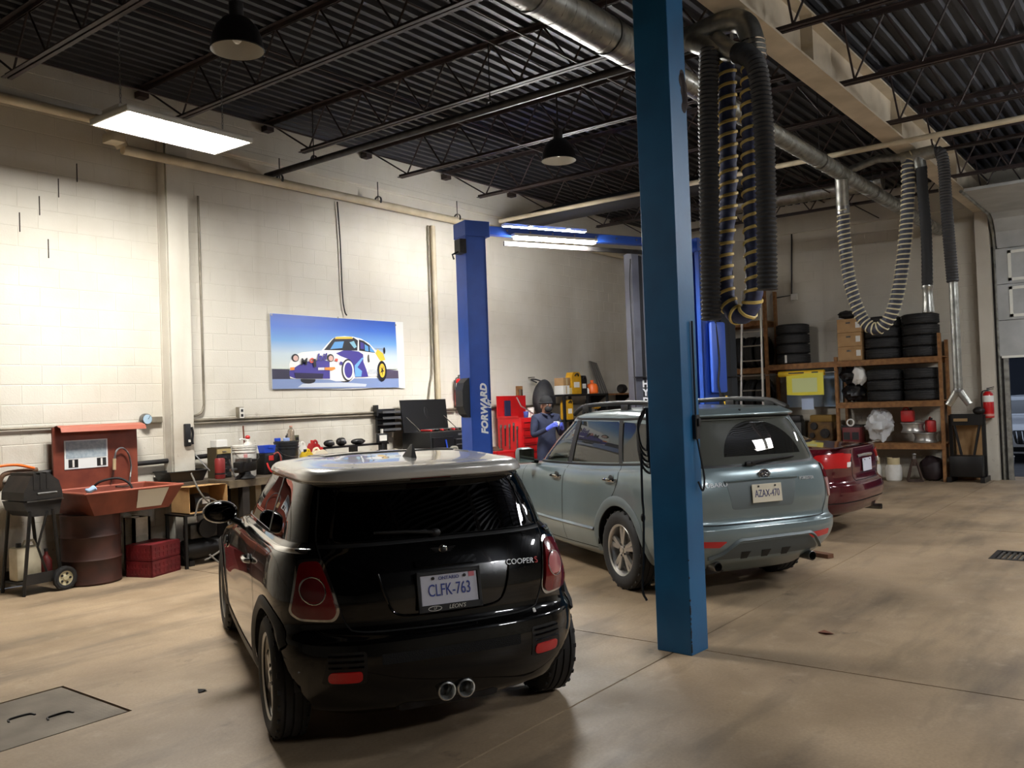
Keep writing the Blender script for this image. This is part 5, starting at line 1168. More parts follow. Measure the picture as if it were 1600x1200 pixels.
# ================================================================== WHITE CAR IN THE YARD
M_CARW = mat('car_white_paint', (214, 216, 222), .25, coat=.8)
wc = thing('white_car', 'white car with wide dark grille waiting outside the overhead door', 'car', (24.6, 3.1, -.02), radians(190))
cs = CarShell(VL, lambda i: 0)
c = MB()
for sg in (1, -1):
    for x in (0, 2.7): c.tube([(x, sg*.5, .31), (x, sg*1.3, .31)], .36, 28)
cs.cutter(c); cs.finish(wc, {0: ('body', M_CARW), 5: ('interior_lining', M_TRIMBLK)})
gd_ = mat('tinted_dark_glass', (12, 13, 16), .05, coat=1)
cs.patch('front', CWS, gd_, 'windscreen', wc, off=.003); cs.patch('rear', CRW, gd_, 'rear_glass', wc, off=.003)
gr = cs.patch('front', rpoly([(.50, .70), (-.50, .70), (-.44, .42), (.44, .42)], .06), M_TRIMBLK, 'grille', wc, off=.008)
for k in range(9): cs.ribbon('front', [(-.40+.1*k, .44), (-.42+.105*k, .68)], .014, M_CHROME, 'grille_bar', gr, off=.011, h=.006, sp=False)
cs.ribbon('front', [(.52, .71), (0, .715), (-.52, .71)], .02, M_CHROME, 'grille_trim', wc, off=.01, h=.006); cs.patch('front', rpoly([(.7, .36), (-.7, .36), (-.6, .26), (.6, .26)], .03), M_TRIMBLK, 'lower_intake', wc, off=.006)
for sg in (1, -1):
    cs.patch('front', rpoly([(sg*.56, .72), (sg*.80, .74), (sg*.80, .62), (sg*.58, .60)], .03), MATS['headlamp_clear'], 'headlamp', wc, off=.008)
    for poly in (CW1, CW2): cs.patch('side', poly, gd_, 'window_glass', wc, off=.003, sgn=sg)
    wheel(wc, 0, sg*.75, .315, .205, .2, 'five', M_ALLOY, sg); wheel(wc, 2.7, sg*.75, .315, .205, .2, 'five', M_ALLOY, sg)
pb = thing('white_pail', 'small white pail standing outside by the door jamb', 'pail', (18.25, 2.72, -.02))
MB().lathe([(0, 0), (.12, 0), (.13, .02), (.15, .36), (.158, .36), (.158, .38), (.145, .38), (.12, .03), (0, .03)], 24).build('shell', M_WHITE, pb); MB().tube(spline([(.155, 0, .33), (.13, .12, .28), (0, .17, .24), (-.13, .12, .28), (-.155, 0, .33)], 5), .004, 5).build('bail', M_STEEL, pb)
nb = thing('neighbour_building', 'dark unlit building face across the yard', 'building', (33, 0, -.02))
MB().b2((0, -16, 0), (6, 22, 7)).build('wall', mat('dark_siding', (44, 48, 58), .8, col2=(36, 40, 50), scale=1), nb)
for k in range(6): MB().b2((-.06, -13+5.6*k, 2.6), (0, -10+5.6*k, 4.2)).build('window_pane', gd_, nb)
MB().b2((-.2, -16.2, 7), (6.2, 22.2, 7.3)).build('parapet', M_DARKSTEEL, nb)
# ================================================================== LIFTS
LA = radians(-23.5); P1 = Vector((8.62, 7.24, 0)); P2 = Vector((12.1, 5.73, 0))
lift = thing('two_post_lift', 'bright blue two post car lift with overhead crossbar', 'car lift', P1, LA)
LW = (P2-P1).length
M_LETTER = mat('lettering_white', (226, 228, 232), .5)
for i, x in enumerate((0, LW)):
    s = 1 if i == 0 else -1
    pb = MB(); pb.b2((x-s*.15-.006, -.15, .02), (x-s*.15+.006, .15, 3.86)); pb.b2((x-s*.15, -.15, .02), (x+s*.13, -.138, 3.86)); pb.b2((x-s*.15, .138, .02), (x+s*.13, .15, 3.86))
    pb.b2((x+s*.10, -.15, .02), (x+s*.13, -.06, 3.86)); pb.b2((x+s*.10, .06, .02), (x+s*.13, .15, 3.86))
    pb.build('column', M_BLUE, lift, smooth=0)
    MB().b2((x-.24, -.24, 0), (x+.24, .24, .02)).build('base_plate', M_BLUE, lift, smooth=0)
    MB().b2((x-.17, -.17, 3.80), (x+.19, .17, 4.0), .006).build('head_box', M_BLUE, lift)
    cg = MB().box((x+s*.17, 0, .42), (.12, .22, .7), .01); cg.build('carriage', M_DARKSTEEL, lift)
    for d in (-1, 1):
        a = MB().tube([(x+s*.2, d*.08, .10), (x+s*.30, d*.42, .10), (x+s*.34, d*.85, .10)], .045, 6); a.build('swing_arm', M_BLUE, lift); MB().cyl((x+s*.34, d*.82, .10), (x+s*.34, d*.82, .19), .05, 14).build('lift_pad', M_RUBBER, lift)
MB().b2((.15, -.06, 3.86), (LW-.15, .06, 3.97), .004).build('crossbar', M_BLUE, lift)
MB().b2((.5, .02, 3.74), (LW-.3, .05, 3.80)).build('cable_tray', M_DARKSTEEL, lift, smooth=0)
for k in range(9): MB().cyl((.5+.35*k, -.062, 3.92), (.5+.35*k, -.072, 3.92), .012, 8).build('bolt', M_STEEL, lift)
MB().prism([(-.155, 1.50), (-.155, 2.0), (-.17, 2.0), (-.235, 1.94), (-.26, 1.84), (-.26, 1.64), (-.22, 1.54), (-.17, 1.50)], -.13, .08, 'y').build('lock_cover', M_BLACK, lift, smooth=0)
text_mb('FORWARD', .125, .002, shear=.2, bold=.006, space=1.05).tr(TL(.03, -.153, 1.60) @ RX(pi/2) @ RZ(pi/2)).build('lettering', M_LETTER, lift, smooth=0)
text_mb('LIFT', .06, .002, shear=.2, bold=.003).tr(TL(.105, -.153, 1.66) @ RX(pi/2) @ RZ(pi/2)).build('lettering', M_LETTER, lift, smooth=0)
lk = MB().tube([(-.2, -.1, 3.62), (-.32, -.1, 3.56), (-.30, -.1, 3.50)], .012, 6); lk.b2((-.24, -.16, 3.58), (-.15, .0, 3.76)); lk.build('limit_switch', M_DARKSTEEL, lift, smooth=0)
MB().b2((LW-.02, -.24, 1.70), (LW+.26, -.17, 2.75), .03).build('column_cover', mat('cover_light_blue', (70, 110, 220), .4), lift)
MB().tube(spline([(LW+.05, -.2, 3.7), (LW+.06, -.22, 3.0), (LW+.10, -.25, 2.2), (LW+.06, -.26, 1.8), (LW+.15, -.3, 1.4)], 6), .014, 6).build('hydraulic_hose', M_RUBBER, lift)
# lit strip fixtures on the crossbar
fx = thing('strip_light', 'pair of lit fluorescent tubes strapped beside the lift crossbar', 'light', P1+Vector((0, 0, 3.9)), LA)
for y, z in ((.13, .10), (-.13, -.08)):
    MB().b2((.55, y-.05, z+.02), (1.85, y+.05, z+.055)).build('channel', M_FIX, fx, smooth=0)
    for d in (-.025, .025): MB().cyl((.58, y+d, z), (1.82, y+d, z), .017, 12).build('tube', M_TUBEB, fx)
    MB().b2((.9, min(y, 0), z+.022), (.94, max(y, 0), z+.03)).build('bracket', M_DARKSTEEL, fx); MB().b2((1.5, min(y, 0), z+.022), (1.54, max(y, 0), z+.03)).build('bracket', M_DARKSTEEL, fx)
def hydra(loc, label, letters, m1, m2, h=3.95):
    t = thing('lift_column', label, 'lift column', loc, radians(-30))
    b = MB(); b.b2((-.15, -.12, 0), (-.03, .12, h)); b.build('column', m1, t, smooth=0); b = MB(); b.b2((.03, -.12, 0), (.15, .12, h-.03)); b.build('column', m1, t, smooth=0)
    MB().b2((-.03, -.118, 0), (.03, .1, h-.05)).build('slide_slot', m2, t, smooth=0); MB().b2((-.22, -.2, 0), (.22, .2, .02)).build('base_plate', m2, t, smooth=0)
    MB().b2((-.2, -.16, 1.98), (.2, -.12, 2.0)).build('strap', m2, t, smooth=0)
    if letters:
        for k, ch in enumerate(letters): text_mb(ch, .15, .002, bold=.006).tr(TL(.012, -.124, 1.88-.135*k) @ RX(pi/2)).build('lettering', M_LETTER, t, smooth=0)
    MB().tube(spline([(-.16, -.1, h-.1), (-.2, -.12, h-.5), (-.18, -.1, 2.6), (-.16, -.1, 1.4)], 6), .008, 5).build('cable', M_RUBBER, t)
    return t
hydra((12.2, 6.85, 0), 'grey steel lift column with white stacked lettering', 'HYDRA', mat('column_grey', (104, 106, 116), .45, .4, col2=(86, 88, 96), scale=3), M_BLACK)
hydra((14.7, 6.52, 0), 'black steel lift column standing before the tyre shelves', '', mat('column_black', (40, 44, 50), .5, .2), M_BLACK)

# ================================================================== BENCH SIDE
# ---- barbecue
bq = thing('barbecue', 'old black barbecue with angular lid and one wheel against the wall', 'barbecue', (3.90, 9.0, 0), radians(4)); BQS = .78
M_BBQ = mat('bbq_black', (24, 23, 23), .55, .2, col2=(46, 42, 38), scale=7)
lid = [(-.24, .90), (-.235, .98), (-.14, 1.13), (.08, 1.15), (.20, 1.07), (.24, .96), (.24, .90)]
MB().prism(lid, -.21, .21, 'y').build('lid', M_BBQ, bq, smooth=20); MB().prism([(-.24, .89), (.24, .89), (.20, .74), (-.12, .74), (-.2, .80)], -.20, .20, 'y').build('firebox', M_BBQ, bq, smooth=20)
for x in (-.1, -.02, .06): MB().b2((x-.02, -.215, 1.0), (x+.015, .215, 1.16)).build('lid_rib', M_BBQ, bq, smooth=0)
MB().tube([(-.1, -.25, .96), (.14, -.25, .96)], .012, 8).build('lid_handle', M_STEEL, bq); MB().b2((-.2, -.22, .885), (.25, -.205, .897)).build('lid_seam', M_STEEL, bq, smooth=0)
for y in (-.2, .2):
    MB().tube([(-.16, y, .80), (-.26, y, 0)], .020, 6).build('leg', M_BBQ, bq); MB().tube([(.12, y, .80), (.20, y, .12)], .020, 6).build('leg', M_BBQ, bq); MB().b2((-.25, y-.012, .10), (.22, y+.012, .2)).build('side_rail', M_BBQ, bq, smooth=0)
MB().b2((-.24, -.19, .10), (.2, .19, .12)).build('bottom_shelf', M_BBQ, bq, smooth=0)
MB().tube([(.05, -.2, .78), (-.08, -.2, .45), (.03, -.19, .2)], .014, 6).build('brace', M_BBQ, bq)
wl_ = bpy.data.objects.new('wheel', None); COL.objects.link(wl_); wl_.parent = bq; wl_.location = (.22, -.245, .115)
tyre_mb(.115, .075, .05, 28).build('tyre', M_TYRE, wl_); MB().lathe([(.0, .02), (.02, .02), (.03, .012), (.06, .01), (.076, .018), (.076, -.015), (0, -.01)], 24, RX(pi/2)).build('hub_cap', mat('cream_hub', (196, 186, 150), .5), wl_)
for k in range(5): a = 2*pi*k/5; MB().cyl((.045*cos(a), -.013, .045*sin(a)), (.045*cos(a), -.02, .045*sin(a)), .012, 8).build('hub_slot', M_BLACK, wl_)
jg = thing('jerry_can', 'grimy white plastic jerry can on the barbecue shelf', 'can', (3.83, 9.02, .122), radians(4))
MB().box((0, 0, .16), (.24, .17, .32), .025).build('body', mat('grimy_white', (206, 196, 170), .5, col2=(160, 146, 116), scale=5), jg); MB().cyl((-.06, 0, .32), (-.06, 0, .36), .025, 12).build('cap', M_BLACK, jg); MB().tube([(-.02, 0, .32), (.0, 0, .37), (.08, 0, .37), (.1, 0, .32)], .014, 8).build('handle', MATS['grimy_white'], jg)
rb = thing('oil_bottle', 'dark red oil bottle standing on the barbecue shelf', 'bottle', (4.01, 8.98, .122))
MB().lathe([(0, 0), (.05, 0), (.052, .02), (.052, .16), (.03, .2), (.016, .22), (.016, .25), (0, .25)], 18).build('bottle', mat('dark_red_plastic', (92, 26, 24), .4), rb); MB().cyl((0, 0, .25), (0, 0, .275), .019, 12).build('cap', M_BLACK, rb)
for ch_ in bq.children:
    if ch_.type == 'MESH': ch_.data.transform(Matrix.Diagonal((BQS, 1, 1, 1)))
wl_.location.x *= BQS
# ---- parts washer
pw = thing('parts_washer', 'rust red parts washer tub on a drum with raised lid', 'parts washer', (4.70, 8.86, 0))
M_RUSTY = mat('rust_red_paint', (134, 66, 46), .5, .1, col2=(104, 46, 32), scale=4, bump=.1, bscale=30); M_RUSTL = mat('rust_red_lip', (168, 92, 72), .5)
tub = MB(); T0 = [(-.52, -.36), (.52, -.36), (.52, .40), (-.52, .40)]; T1 = [(-.40, -.28), (.40, -.28), (.44, .36), (-.44, .36)]
i_ = lambda P, d: [(x-math.copysign(d, x), y-math.copysign(d, y)) for x, y in P]
r = [[(x, y, z) for x, y in P] for P, z in ((T1, .70), (T0, .93), (i_(T0, .02), .93), (i_(T1, .02), .73))]
tub.loft(r).build('tub', M_RUSTY, pw, smooth=20)
rim = MB()
for a, b in ((T0[0], T0[1]), (T0[1], T0[2]), (T0[2], T0[3]), (T0[3], T0[0])): rim.tube([(*a, .93), (*b, .93)], .012, 6)
rim.build('rim', M_RUSTL, pw)
pan = MB(); pan.add([(.02, -.352, .915), (.36, -.352, .915), (.30, -.292, .73), (.03, -.292, .73)], [(0, 1, 2, 3)]); pan.add([(.02, -.358, .915), (.36, -.358, .915), (.30, -.298, .73), (.03, -.298, .73)], [(3, 2, 1, 0)]); pan.build('white_panel', mat('panel_offwhite', (206, 198, 178), .5), pw, smooth=0)
MB().b2((-.47, .40, .93), (.44, .43, 1.58)).build('lid', M_RUSTY, pw, smooth=0)
lp = MB().loft([[(x, y, z) for x in (-.45, .47)] for y, z in ((.42, 1.585), (.36, 1.60), (.27, 1.575), (.25, 1.53))], closed=False, caps=False); lp.loft([[(x, y, z) for x in (-.45, .47)] for y, z in ((.42, 1.58), (.36, 1.595), (.275, 1.57), (.257, 1.53))], closed=False, caps=False); lp.build('lid_lip', M_RUSTL, pw)
sg_ = bpy.data.objects.new('instruction_sheet', None); COL.objects.link(sg_); sg_.parent = pw
MB().b2((-.36, .392, 1.14), (.10, .40, 1.44)).build('sheet', mat('sheet_white', (220, 222, 220), .5), sg_, smooth=0); MB().b2((-.345, .390, 1.25), (.085, .3925, 1.43)).build('sheet_print', mat('sheet_print', (168, 180, 186), .5, col2=(140, 154, 164), scale=30, coord='Object'), sg_, smooth=0)
for x in (-.30, .0): MB().b2((x-.02, .3895, 1.155), (x+.08, .3925, 1.24)).build('sheet_diagram', M_DARKSTEEL, sg_, smooth=0); MB().b2((x+.02, .3885, 1.16), (x+.04, .391, 1.235)).build('sheet_diagram', M_PAPER, sg_, smooth=0)
dm = MB().lathe([(0, 0), (.27, 0), (.285, .02), (.28, .04), (.28, .23), (.29, .25), (.28, .27), (.28, .46), (.29, .48), (.28, .50), (.28, .68), (.285, .70), (0, .70)], 32, TL(-.27, .06, 0)); dm.build('drum', mat('drum_brown', (70, 36, 26), .6, col2=(46, 26, 20), scale=5), pw)
MB().tube(spline([(.12, .38, .95), (.13, .34, 1.08), (.14, .33, 1.2), (.17, .34, 1.30), (.24, .35, 1.33), (.31, .35, 1.26), (.33, .34, 1.12), (.28, .28, .99), (.16, .1, .93), (.0, .05, .94)], 6), .010, 8).build('flexible_spout', M_STEEL, pw); MB().cyl((.135, .33, 1.1), (.14, .33, 1.22), .018, 10).build('spout_grip', mat('beige_grip', (190, 168, 130), .5), pw)
MB().tube(spline([(-.2, .2, .9), (-.15, .1, 1.0), (0, .0, 1.03), (.1, -.05, .96), (.12, -.08, .86)], 6), .012, 8).build('brush_hose', M_RUBBER, pw)
rag = MB().sph((0, 0, 0), (.06, .05, .03), 12, 8); rag.v = [(x+.01*sin(40*y), y, z+.012*sin(60*x)) for x, y, z in rag.v]; ro = tag(rag.build('shop_rag', mat('rag_blue', (150, 176, 206), .9)), 'crumpled pale blue shop rag on the parts washer rim', 'rag'); ro.location = (4.25, 8.53, .968)
bk = [('lower', 0), ('upper', .2), ('top', .4)]
for nm, z in bk:
    mb = MB(); mb.b2((-.1, -.18, 0), (-.07, .18, .19)); mb.b2((.07, -.18, 0), (.1, .18, .19))
    for y in (-.165, 0, .165): mb.b2((-.1, y-.015, 0), (.1, y+.015, .19))
    o = mb.build('concrete_block', mat('concrete_block', (196, 186, 166), .85, col2=(164, 152, 130), scale=8, bump=.3, bscale=60), smooth=0); o.location = (5.03, 9.19, z*.96); tag(o, 'pale concrete block, %s of the pier between washer and bench' % nm, 'block', 'concrete pier blocks')
# ---- milk crates
def crate(loc, rz, label, m, sx=.44, sy=.33, h=.165, z=0):
    t = thing('milk_crate', label, 'crate', (loc[0], loc[1], z), rz, 'red milk crates')
    for nm, a, b in (('side_panel', (-sx/2, -sy/2), (sx/2, -sy/2+.012)), ('side_panel', (-sx/2, sy/2-.012), (sx/2, sy/2)), ('side_panel', (-sx/2, -sy/2), (-sx/2+.012, sy/2)), ('side_panel', (sx/2-.012, -sy/2), (sx/2, sy/2))):
        mb = MB(); mb.b2((*a, 0), (*b, .03)); mb.b2((*a, h-.035), (*b, h-.002)); mb.b2((*a, h*.44), (*b, h*.56))
        L_ = Vector((b[0]-a[0], b[1]-a[1])); n = 7
        for k in range(n+1):
            if L_.x > L_.y: x = a[0]+(L_.x-.02)*k/n; mb.b2((x, a[1], 0), (x+.02, b[1], h-.002))
            else: y = a[1]+(L_.y-.02)*k/n; mb.b2((a[0], y, 0), (b[0], y+.02, h-.002))
        mb.b2((a[0]+(.004 if L_.x < L_.y else .0), a[1]+(.004 if L_.x > L_.y else 0), .02), (b[0]-(.004 if L_.x < L_.y else 0), b[1]-(.004 if L_.x > L_.y else 0), h-.02)); mb.build(nm, m, t, smooth=0)
    bt_ = MB()
    for k in range(9): bt_.b2((-sx/2, -sy/2+k*(sy-.02)/8, .004), (sx/2, -sy/2+k*(sy-.02)/8+.02, .014))
    bt_.build('base_grid', m, t, smooth=0)
    return t
M_CRATE = mat('crate_red', (118, 30, 34), .5, col2=(84, 22, 26), scale=5)
crate((5.0, 8.74), radians(20), 'red plastic milk crate on the floor before the parts washer', M_CRATE); c2 = crate((5.0, 8.74), radians(20), 'red plastic milk crate stacked on another crate', M_CRATE, z=.169)
for k in range(3): MB().b2((-.2, -.15+.1*k, .15), (.2, -.06+.1*k, .164)).build('lid_board', M_CRATE, c2, smooth=0)
# ---- work bench
BX0, BX1, BYF, BZ = 5.24, 8.95, 8.62, .90
wbn = thing('work_bench', 'long grimy timber work bench along the block wall', 'workbench', (BX0, BYF, 0))
M_BTOP = mat('bench_top', (92, 80, 64), .6, col2=(58, 50, 42), scale=5, bump=.15, bscale=40); M_BENCHD = mat('bench_dark', (34, 30, 27), .7, col2=(50, 42, 34), scale=5)
for x0_, a_, b_ in ((.62, 0, .25), (.62, .25, .40), (0, .40, .76)): MB().b2((x0_, a_+.002, BZ-.06), (BX1-BX0, b_-.002, BZ), .003).build('top_plank', M_BTOP, wbn)
MB().b2((.62, -.02, BZ-.085), (BX1-BX0, .0, BZ-.002)).build('front_edge', mat('bench_edge', (120, 106, 84), .6, col2=(80, 70, 56), scale=6), wbn, smooth=0)
for x in (.85, 2.2, 3.6):
    for y in (.05, .68): MB().b2((x-.045, y-.045, 0), (x+.045, y+.045, BZ-.06)).build('leg', M_BENCHD, wbn, smooth=0)
MB().b2((.9, .7, .1), (3.65, .72, BZ-.1)).build('back_panel', M_BENCHD, wbn, smooth=0); MB().b2((1.12, .2, 0), (1.20, .72, BZ-.06)).build('end_panel', mat('bench_panel_cream', (170, 154, 120), .7), wbn, smooth=0)
for k in range(2): MB().b2((.85, .1+.3*k, .16), (3.6, .38+.3*k, .185)).build('lower_shelf_board', M_BENCHD, wbn, smooth=0)
M_BP = mat('oily_black', (26, 24, 23), .4, .3)
# under the bench: stand, open cardboard box with motor, compressor, hoses, jack stand
stn = thing('low_stand', 'black steel stand under the bench holding the cardboard box', 'stand', (5.62, 8.80, 0))
MB().b2((-.33, -.2, .56), (.33, .2, .58)).build('shelf', M_BP, stn, smooth=0)
for x in (-.31, .31):
    for y in (-.18, .18): MB().b2((x-.015, y-.015, 0), (x+.015, y+.015, .56)).build('leg', M_BP, stn, smooth=0)
cb = thing('cardboard_box', 'open cardboard box on its side with a motor inside', 'box', (5.60, 8.80, .582))
M_CARDI = mat('cardboard_tan', (190, 150, 98), .85, col2=(160, 122, 78), scale=5)
for a, b in (((-.24, -.18, 0), (.24, .18, .008)), ((-.24, -.18, 0), (-.232, .18, .28)), ((.232, -.18, 0), (.24, .18, .28)), ((-.24, .172, 0), (.24, .18, .28))): MB().b2(a, b).build('side', M_CARDI, cb, smooth=0)
tp = MB().add([(-.24, .18, .272), (.24, .18, .272), (.25, -.16, .285), (-.26, -.22, .292)], [(0, 1, 2, 3)]); tp.add([(-.24, .18, .278), (.24, .18, .278), (.25, -.16, .291), (-.26, -.22, .298)], [(3, 2, 1, 0)]); tp.build('top_flap', M_CARDI, cb, smooth=0)
mo = thing('electric_motor', 'black electric motor with white label inside the cardboard box', 'motor', (5.58, 8.78, .593))
MB().lathe([(0, -.12), (.05, -.12), (.09, -.10), (.095, -.05), (.095, .07), (.085, .10), (.03, .11), (.015, .15), (0, .15)], 20, TL(0, 0, .10) @ RY_(pi/2)).build('housing', M_BLACK, mo); MB().b2((-.02, -.10, .08), (.07, -.094, .15)).build('label', M_PAPER, mo, smooth=0); MB().box((0, 0, .015), (.16, .12, .03), .006).build('foot', M_BLACK, mo)
cp_ = thing('air_compressor', 'grimy black air compressor on the floor under the bench', 'compressor', (5.62, 8.82, 0))
MB().lathe([(0, -.27), (.06, -.265), (.11, -.22), (.12, -.16), (.12, .16), (.11, .22), (.06, .265), (0, .27)], 20, TL(0, 0, .17) @ RY_(pi/2)).build('tank', M_BP, cp_); MB().box((-.08, 0, .37), (.2, .16, .16), .02).build('motor', mat('grey_casting', (96, 92, 84), .6, .4, col2=(62, 58, 52), scale=8), cp_)
MB().box((.11, 0, .38), (.12, .13, .19), .02).build('pump_head', MATS['grey_casting'], cp_); MB().lathe([(0, -.02), (.11, -.02), (.11, .02), (0, .02)], 24, TL(0, -.12, .40) @ RX(pi/2)).build('flywheel', M_BP, cp_)
for x in (-.18, .18): MB().b2((x-.03, -.1, 0), (x+.03, .1, .06)).build('foot', M_BP, cp_, smooth=0)
for k, (pts, lab) in enumerate((([(5.38, 8.60, 1.03), (5.42, 8.5, .82), (5.55, 8.5, .68), (5.68, 8.5, .66)], 'grey hose dropping from the bench pipe past the cardboard box'), ([(5.36, 8.52, .56), (5.42, 8.5, .74), (5.6, 8.52, .72), (5.72, 8.54, .60), (5.78, 8.52, .40), (5.70, 8.46, .22), (5.5, 8.44, .12), (5.40, 8.42, .10)], 'grey air hose looping in front of the compressor'), ([(5.42, 8.36, .16), (5.55, 8.32, .04), (5.75, 8.3, .02), (5.86, 8.34, .12), (5.9, 8.4, .3), (5.88, 8.45, .48)], 'grey air hose sagging onto the floor beside the jack stand'))):
    tag(MB().tube(spline(pts, 8), .010, 8).build('air_hose', mat('grey_hose', (110, 106, 98), .5)), lab, 'hose')
def jackstand(loc, rz, label, m, h=.36):
    t = thing('jack_stand', label, 'jack stand', loc, rz)
    for x in (-1, 1):
        for y in (-1, 1): MB().tube([(.04*x, .04*y, h), (.13*x, .12*y, .012)], .018, 5).build('leg', m, t)
    for a, b in (((-.13, -.12), (.13, -.12)), ((-.13, .12), (.13, .12)), ((-.13, -.12), (-.13, .12)), ((.13, -.12), (.13, .12))): MB().tube([(*a, .014), (*b, .014)], .012, 5).build('foot_rail', m, t)
    MB().cyl((0, 0, h-.06), (0, 0, h+.06), .05, 12).build('collar', m, t); MB().b2((-.02, -.025, h), (.02, .025, h+.14)).build('ratchet_bar', M_STEEL, t, smooth=0); MB().b2((-.07, -.03, h+.13), (.07, .03, h+.16), .008).build('saddle', M_STEEL, t)
    return t
jackstand((6.12, 8.36, 0), .2, 'red jack stand on the floor below the bench vise', M_RED)
wd = thing('floor_polisher', 'dark red machine with white handle under the bench', 'machine', (6.62, 8.50, 0))
MB().box((0, 0, .30), (.38, .26, .36), .05).build('body', mat('dark_red_machine', (138, 28, 30), .4), wd); MB().box((.0, -.02, .60), (.26, .2, .18), .04).build('head', MATS['dark_red_machine'], wd); MB().tube(spline([(-.13, -.05, .62), (-.10, -.06, .74), (.1, -.06, .74), (.13, -.05, .62)], 5), .03, 8).build('handle', M_WHITE, wd)
for s in (-1, 1): tyre_mb(.10, .06, .05, 20).tr(TL(s*.2, 0, .10) @ RZ(pi/2)).build('wheel', M_TYRE, wd)
# ---- things on the bench
def pail(loc, r, h, m, label, lid=True, bail=True, band=None):
    t = thing('pail', label, 'pail', loc); r0 = r*.88
    MB().lathe([(0, 0), (r0, 0), (r0+.004, .008), (r*.97, h*.80), (r*1.04, h*.80), (r*1.04, h*.83), (r*.98, h*.83), (r*.985, h*.90), (r*1.04, h*.90), (r*1.04, h*.93), (r, h*.93), (r, h), (0, h) if lid else (r-.008, h)]+([] if lid else [(r0-.006, .01), (0, .01)]), 32).build('shell', m, t)
    if lid: MB().lathe([(r*1.045, h-.012), (r*1.05, h+.012), (r*.95, h+.015), (r*.93, h+.006), (0, h+.006)], 32).build('lid', m, t)
    if bail: MB().tube(spline([(r*1.03, 0, h*.85), (r*.9, -r*.75, h*.62), (0, -r*1.12, h*.52), (-r*.9, -r*.75, h*.62), (-r*1.03, 0, h*.85)], 5), .003, 5).build('bail', M_STEEL, t)
    return t
def bottle(name, loc, r, h, m, label, cap=M_BLACK, cat='bottle', group=None, neck=.35):
    t = thing(name, label, cat, loc, 0, group)
    MB().lathe([(0, 0), (r*.95, 0), (r, .01), (r, h*.62), (r*.85, h*.72), (r*neck, h*.82), (r*neck, h*.92), (0, h*.92)], 20).build('body', m, t); MB().cyl((0, 0, h*.915), (0, 0, h), r*neck*1.15, 14).build('cap', cap, t); return t
dp = thing('drain_pan', 'rectangular black oil drain pan on the bench end', 'pan', (5.62, 9.19, BZ+.002))
MB().loft([[(x*s, y*s2, z) for x, y in ((-.24, -.17), (.24, -.17), (.24, .17), (-.24, .17))] for s, s2, z in ((.82, .8, 0), (1, 1, .12), (.97, .96, .12), (.80, .78, .012))]).build('pan', M_BP, dp, smooth=20); MB().b2((-.26, -.19, .112), (.26, .19, .12)) and MB().tube([(-.24, -.17, .12), (.24, -.17, .12), (.24, .17, .12), (-.24, .17, .12)], .008, 6, closed=True).build('rim', M_BP, dp)
lb_ = thing('pry_bar', 'thin steel rod leaning from the drain pan to the wall', 'rod', (0, 0, 0)); MB().tube([(5.76, 9.36, 1.36), (5.90, 9.04, 1.0)], .008, 6).build('rod', M_STEEL, lb_)
rj = thing('red_canister', 'squat dark red canister behind the bench vise', 'canister', (6.02, 9.02, BZ)); MB().lathe([(0, 0), (.055, 0), (.06, .01), (.06, .22), (.05, .24), (0, .24)], 18).build('body', mat('canister_red', (132, 40, 38), .5), rj); MB().lathe([(.061, .05), (.063, .06), (.061, .07)], 18).build('seam', M_BLACK, rj)
og = thing('drawer_organiser', 'stack of small parts drawers behind the white pail', 'organiser', (6.10, 9.15, BZ+.002)); MB().b2((-.10, -.09, 0), (.10, .09, .36)).build('case', mat('case_olive', (70, 60, 40), .6), og, smooth=0)
for k in range(5): d = MB().b2((-.09, -.105, .015+.068*k), (.09, -.09, .07+.068*k)).build('drawer', M_BLACK if k < 4 else mat('drawer_tan', (170, 150, 100), .6), og, smooth=0); MB().b2((-.025, -.115, .035+.068*k), (.025, -.105, .045+.068*k)).build('pull', M_STEEL, d, smooth=0)
tag(MB().box((6.10, 9.15, BZ+.407), (.15, .13, .085), .004).build('small_box', M_PAPER), 'small white carton on the parts drawers', 'box')
vs_ = thing('bench_vise', 'heavy black bench vise bolted to the bench corner', 'vise', (6.12, 8.68, BZ), radians(20))
M_VISE = mat('vise_iron', (44, 43, 42), .45, .6, col2=(28, 27, 26), scale=8)
MB().lathe([(.11, 0), (.12, .01), (.10, .03), (.07, .05), (.065, .08), (0, .08)], 20).build('swivel_base', M_VISE, vs_); MB().box((.05, 0, .14), (.26, .11, .12), .03).build('body', M_VISE, vs_); MB().box((-.11, 0, .14), (.10, .10, .13), .02).build('moving_jaw', M_VISE, vs_); MB().box((.02, 0, .215), (.03, .16, .05), .006).build('jaw_plate', M_STEEL, vs_); MB().box((-.06, 0, .215), (.03, .16, .05), .006).build('jaw_plate', M_STEEL, vs_); MB().box((.14, 0, .205), (.10, .10, .03), .01).build('anvil', M_VISE, vs_)
MB().cyl((-.16, 0, .12), (-.27, 0, .12), .018, 10).build('screw', M_STEEL, vs_); MB().cyl((-.25, -.05, .02), (-.25, .03, .24), .008, 8).build('handle', M_STEEL, vs_)
wp_ = pail((6.36, 9.02, BZ), .145, .36, M_WHITE, 'white plastic pail with closed lid on the bench', bail=True)
MB().b2((-.10, -.145, .20), (-.06, -.128, .27)).build('label', mat('label_pink', (214, 150, 146), .6), wp_, smooth=0)
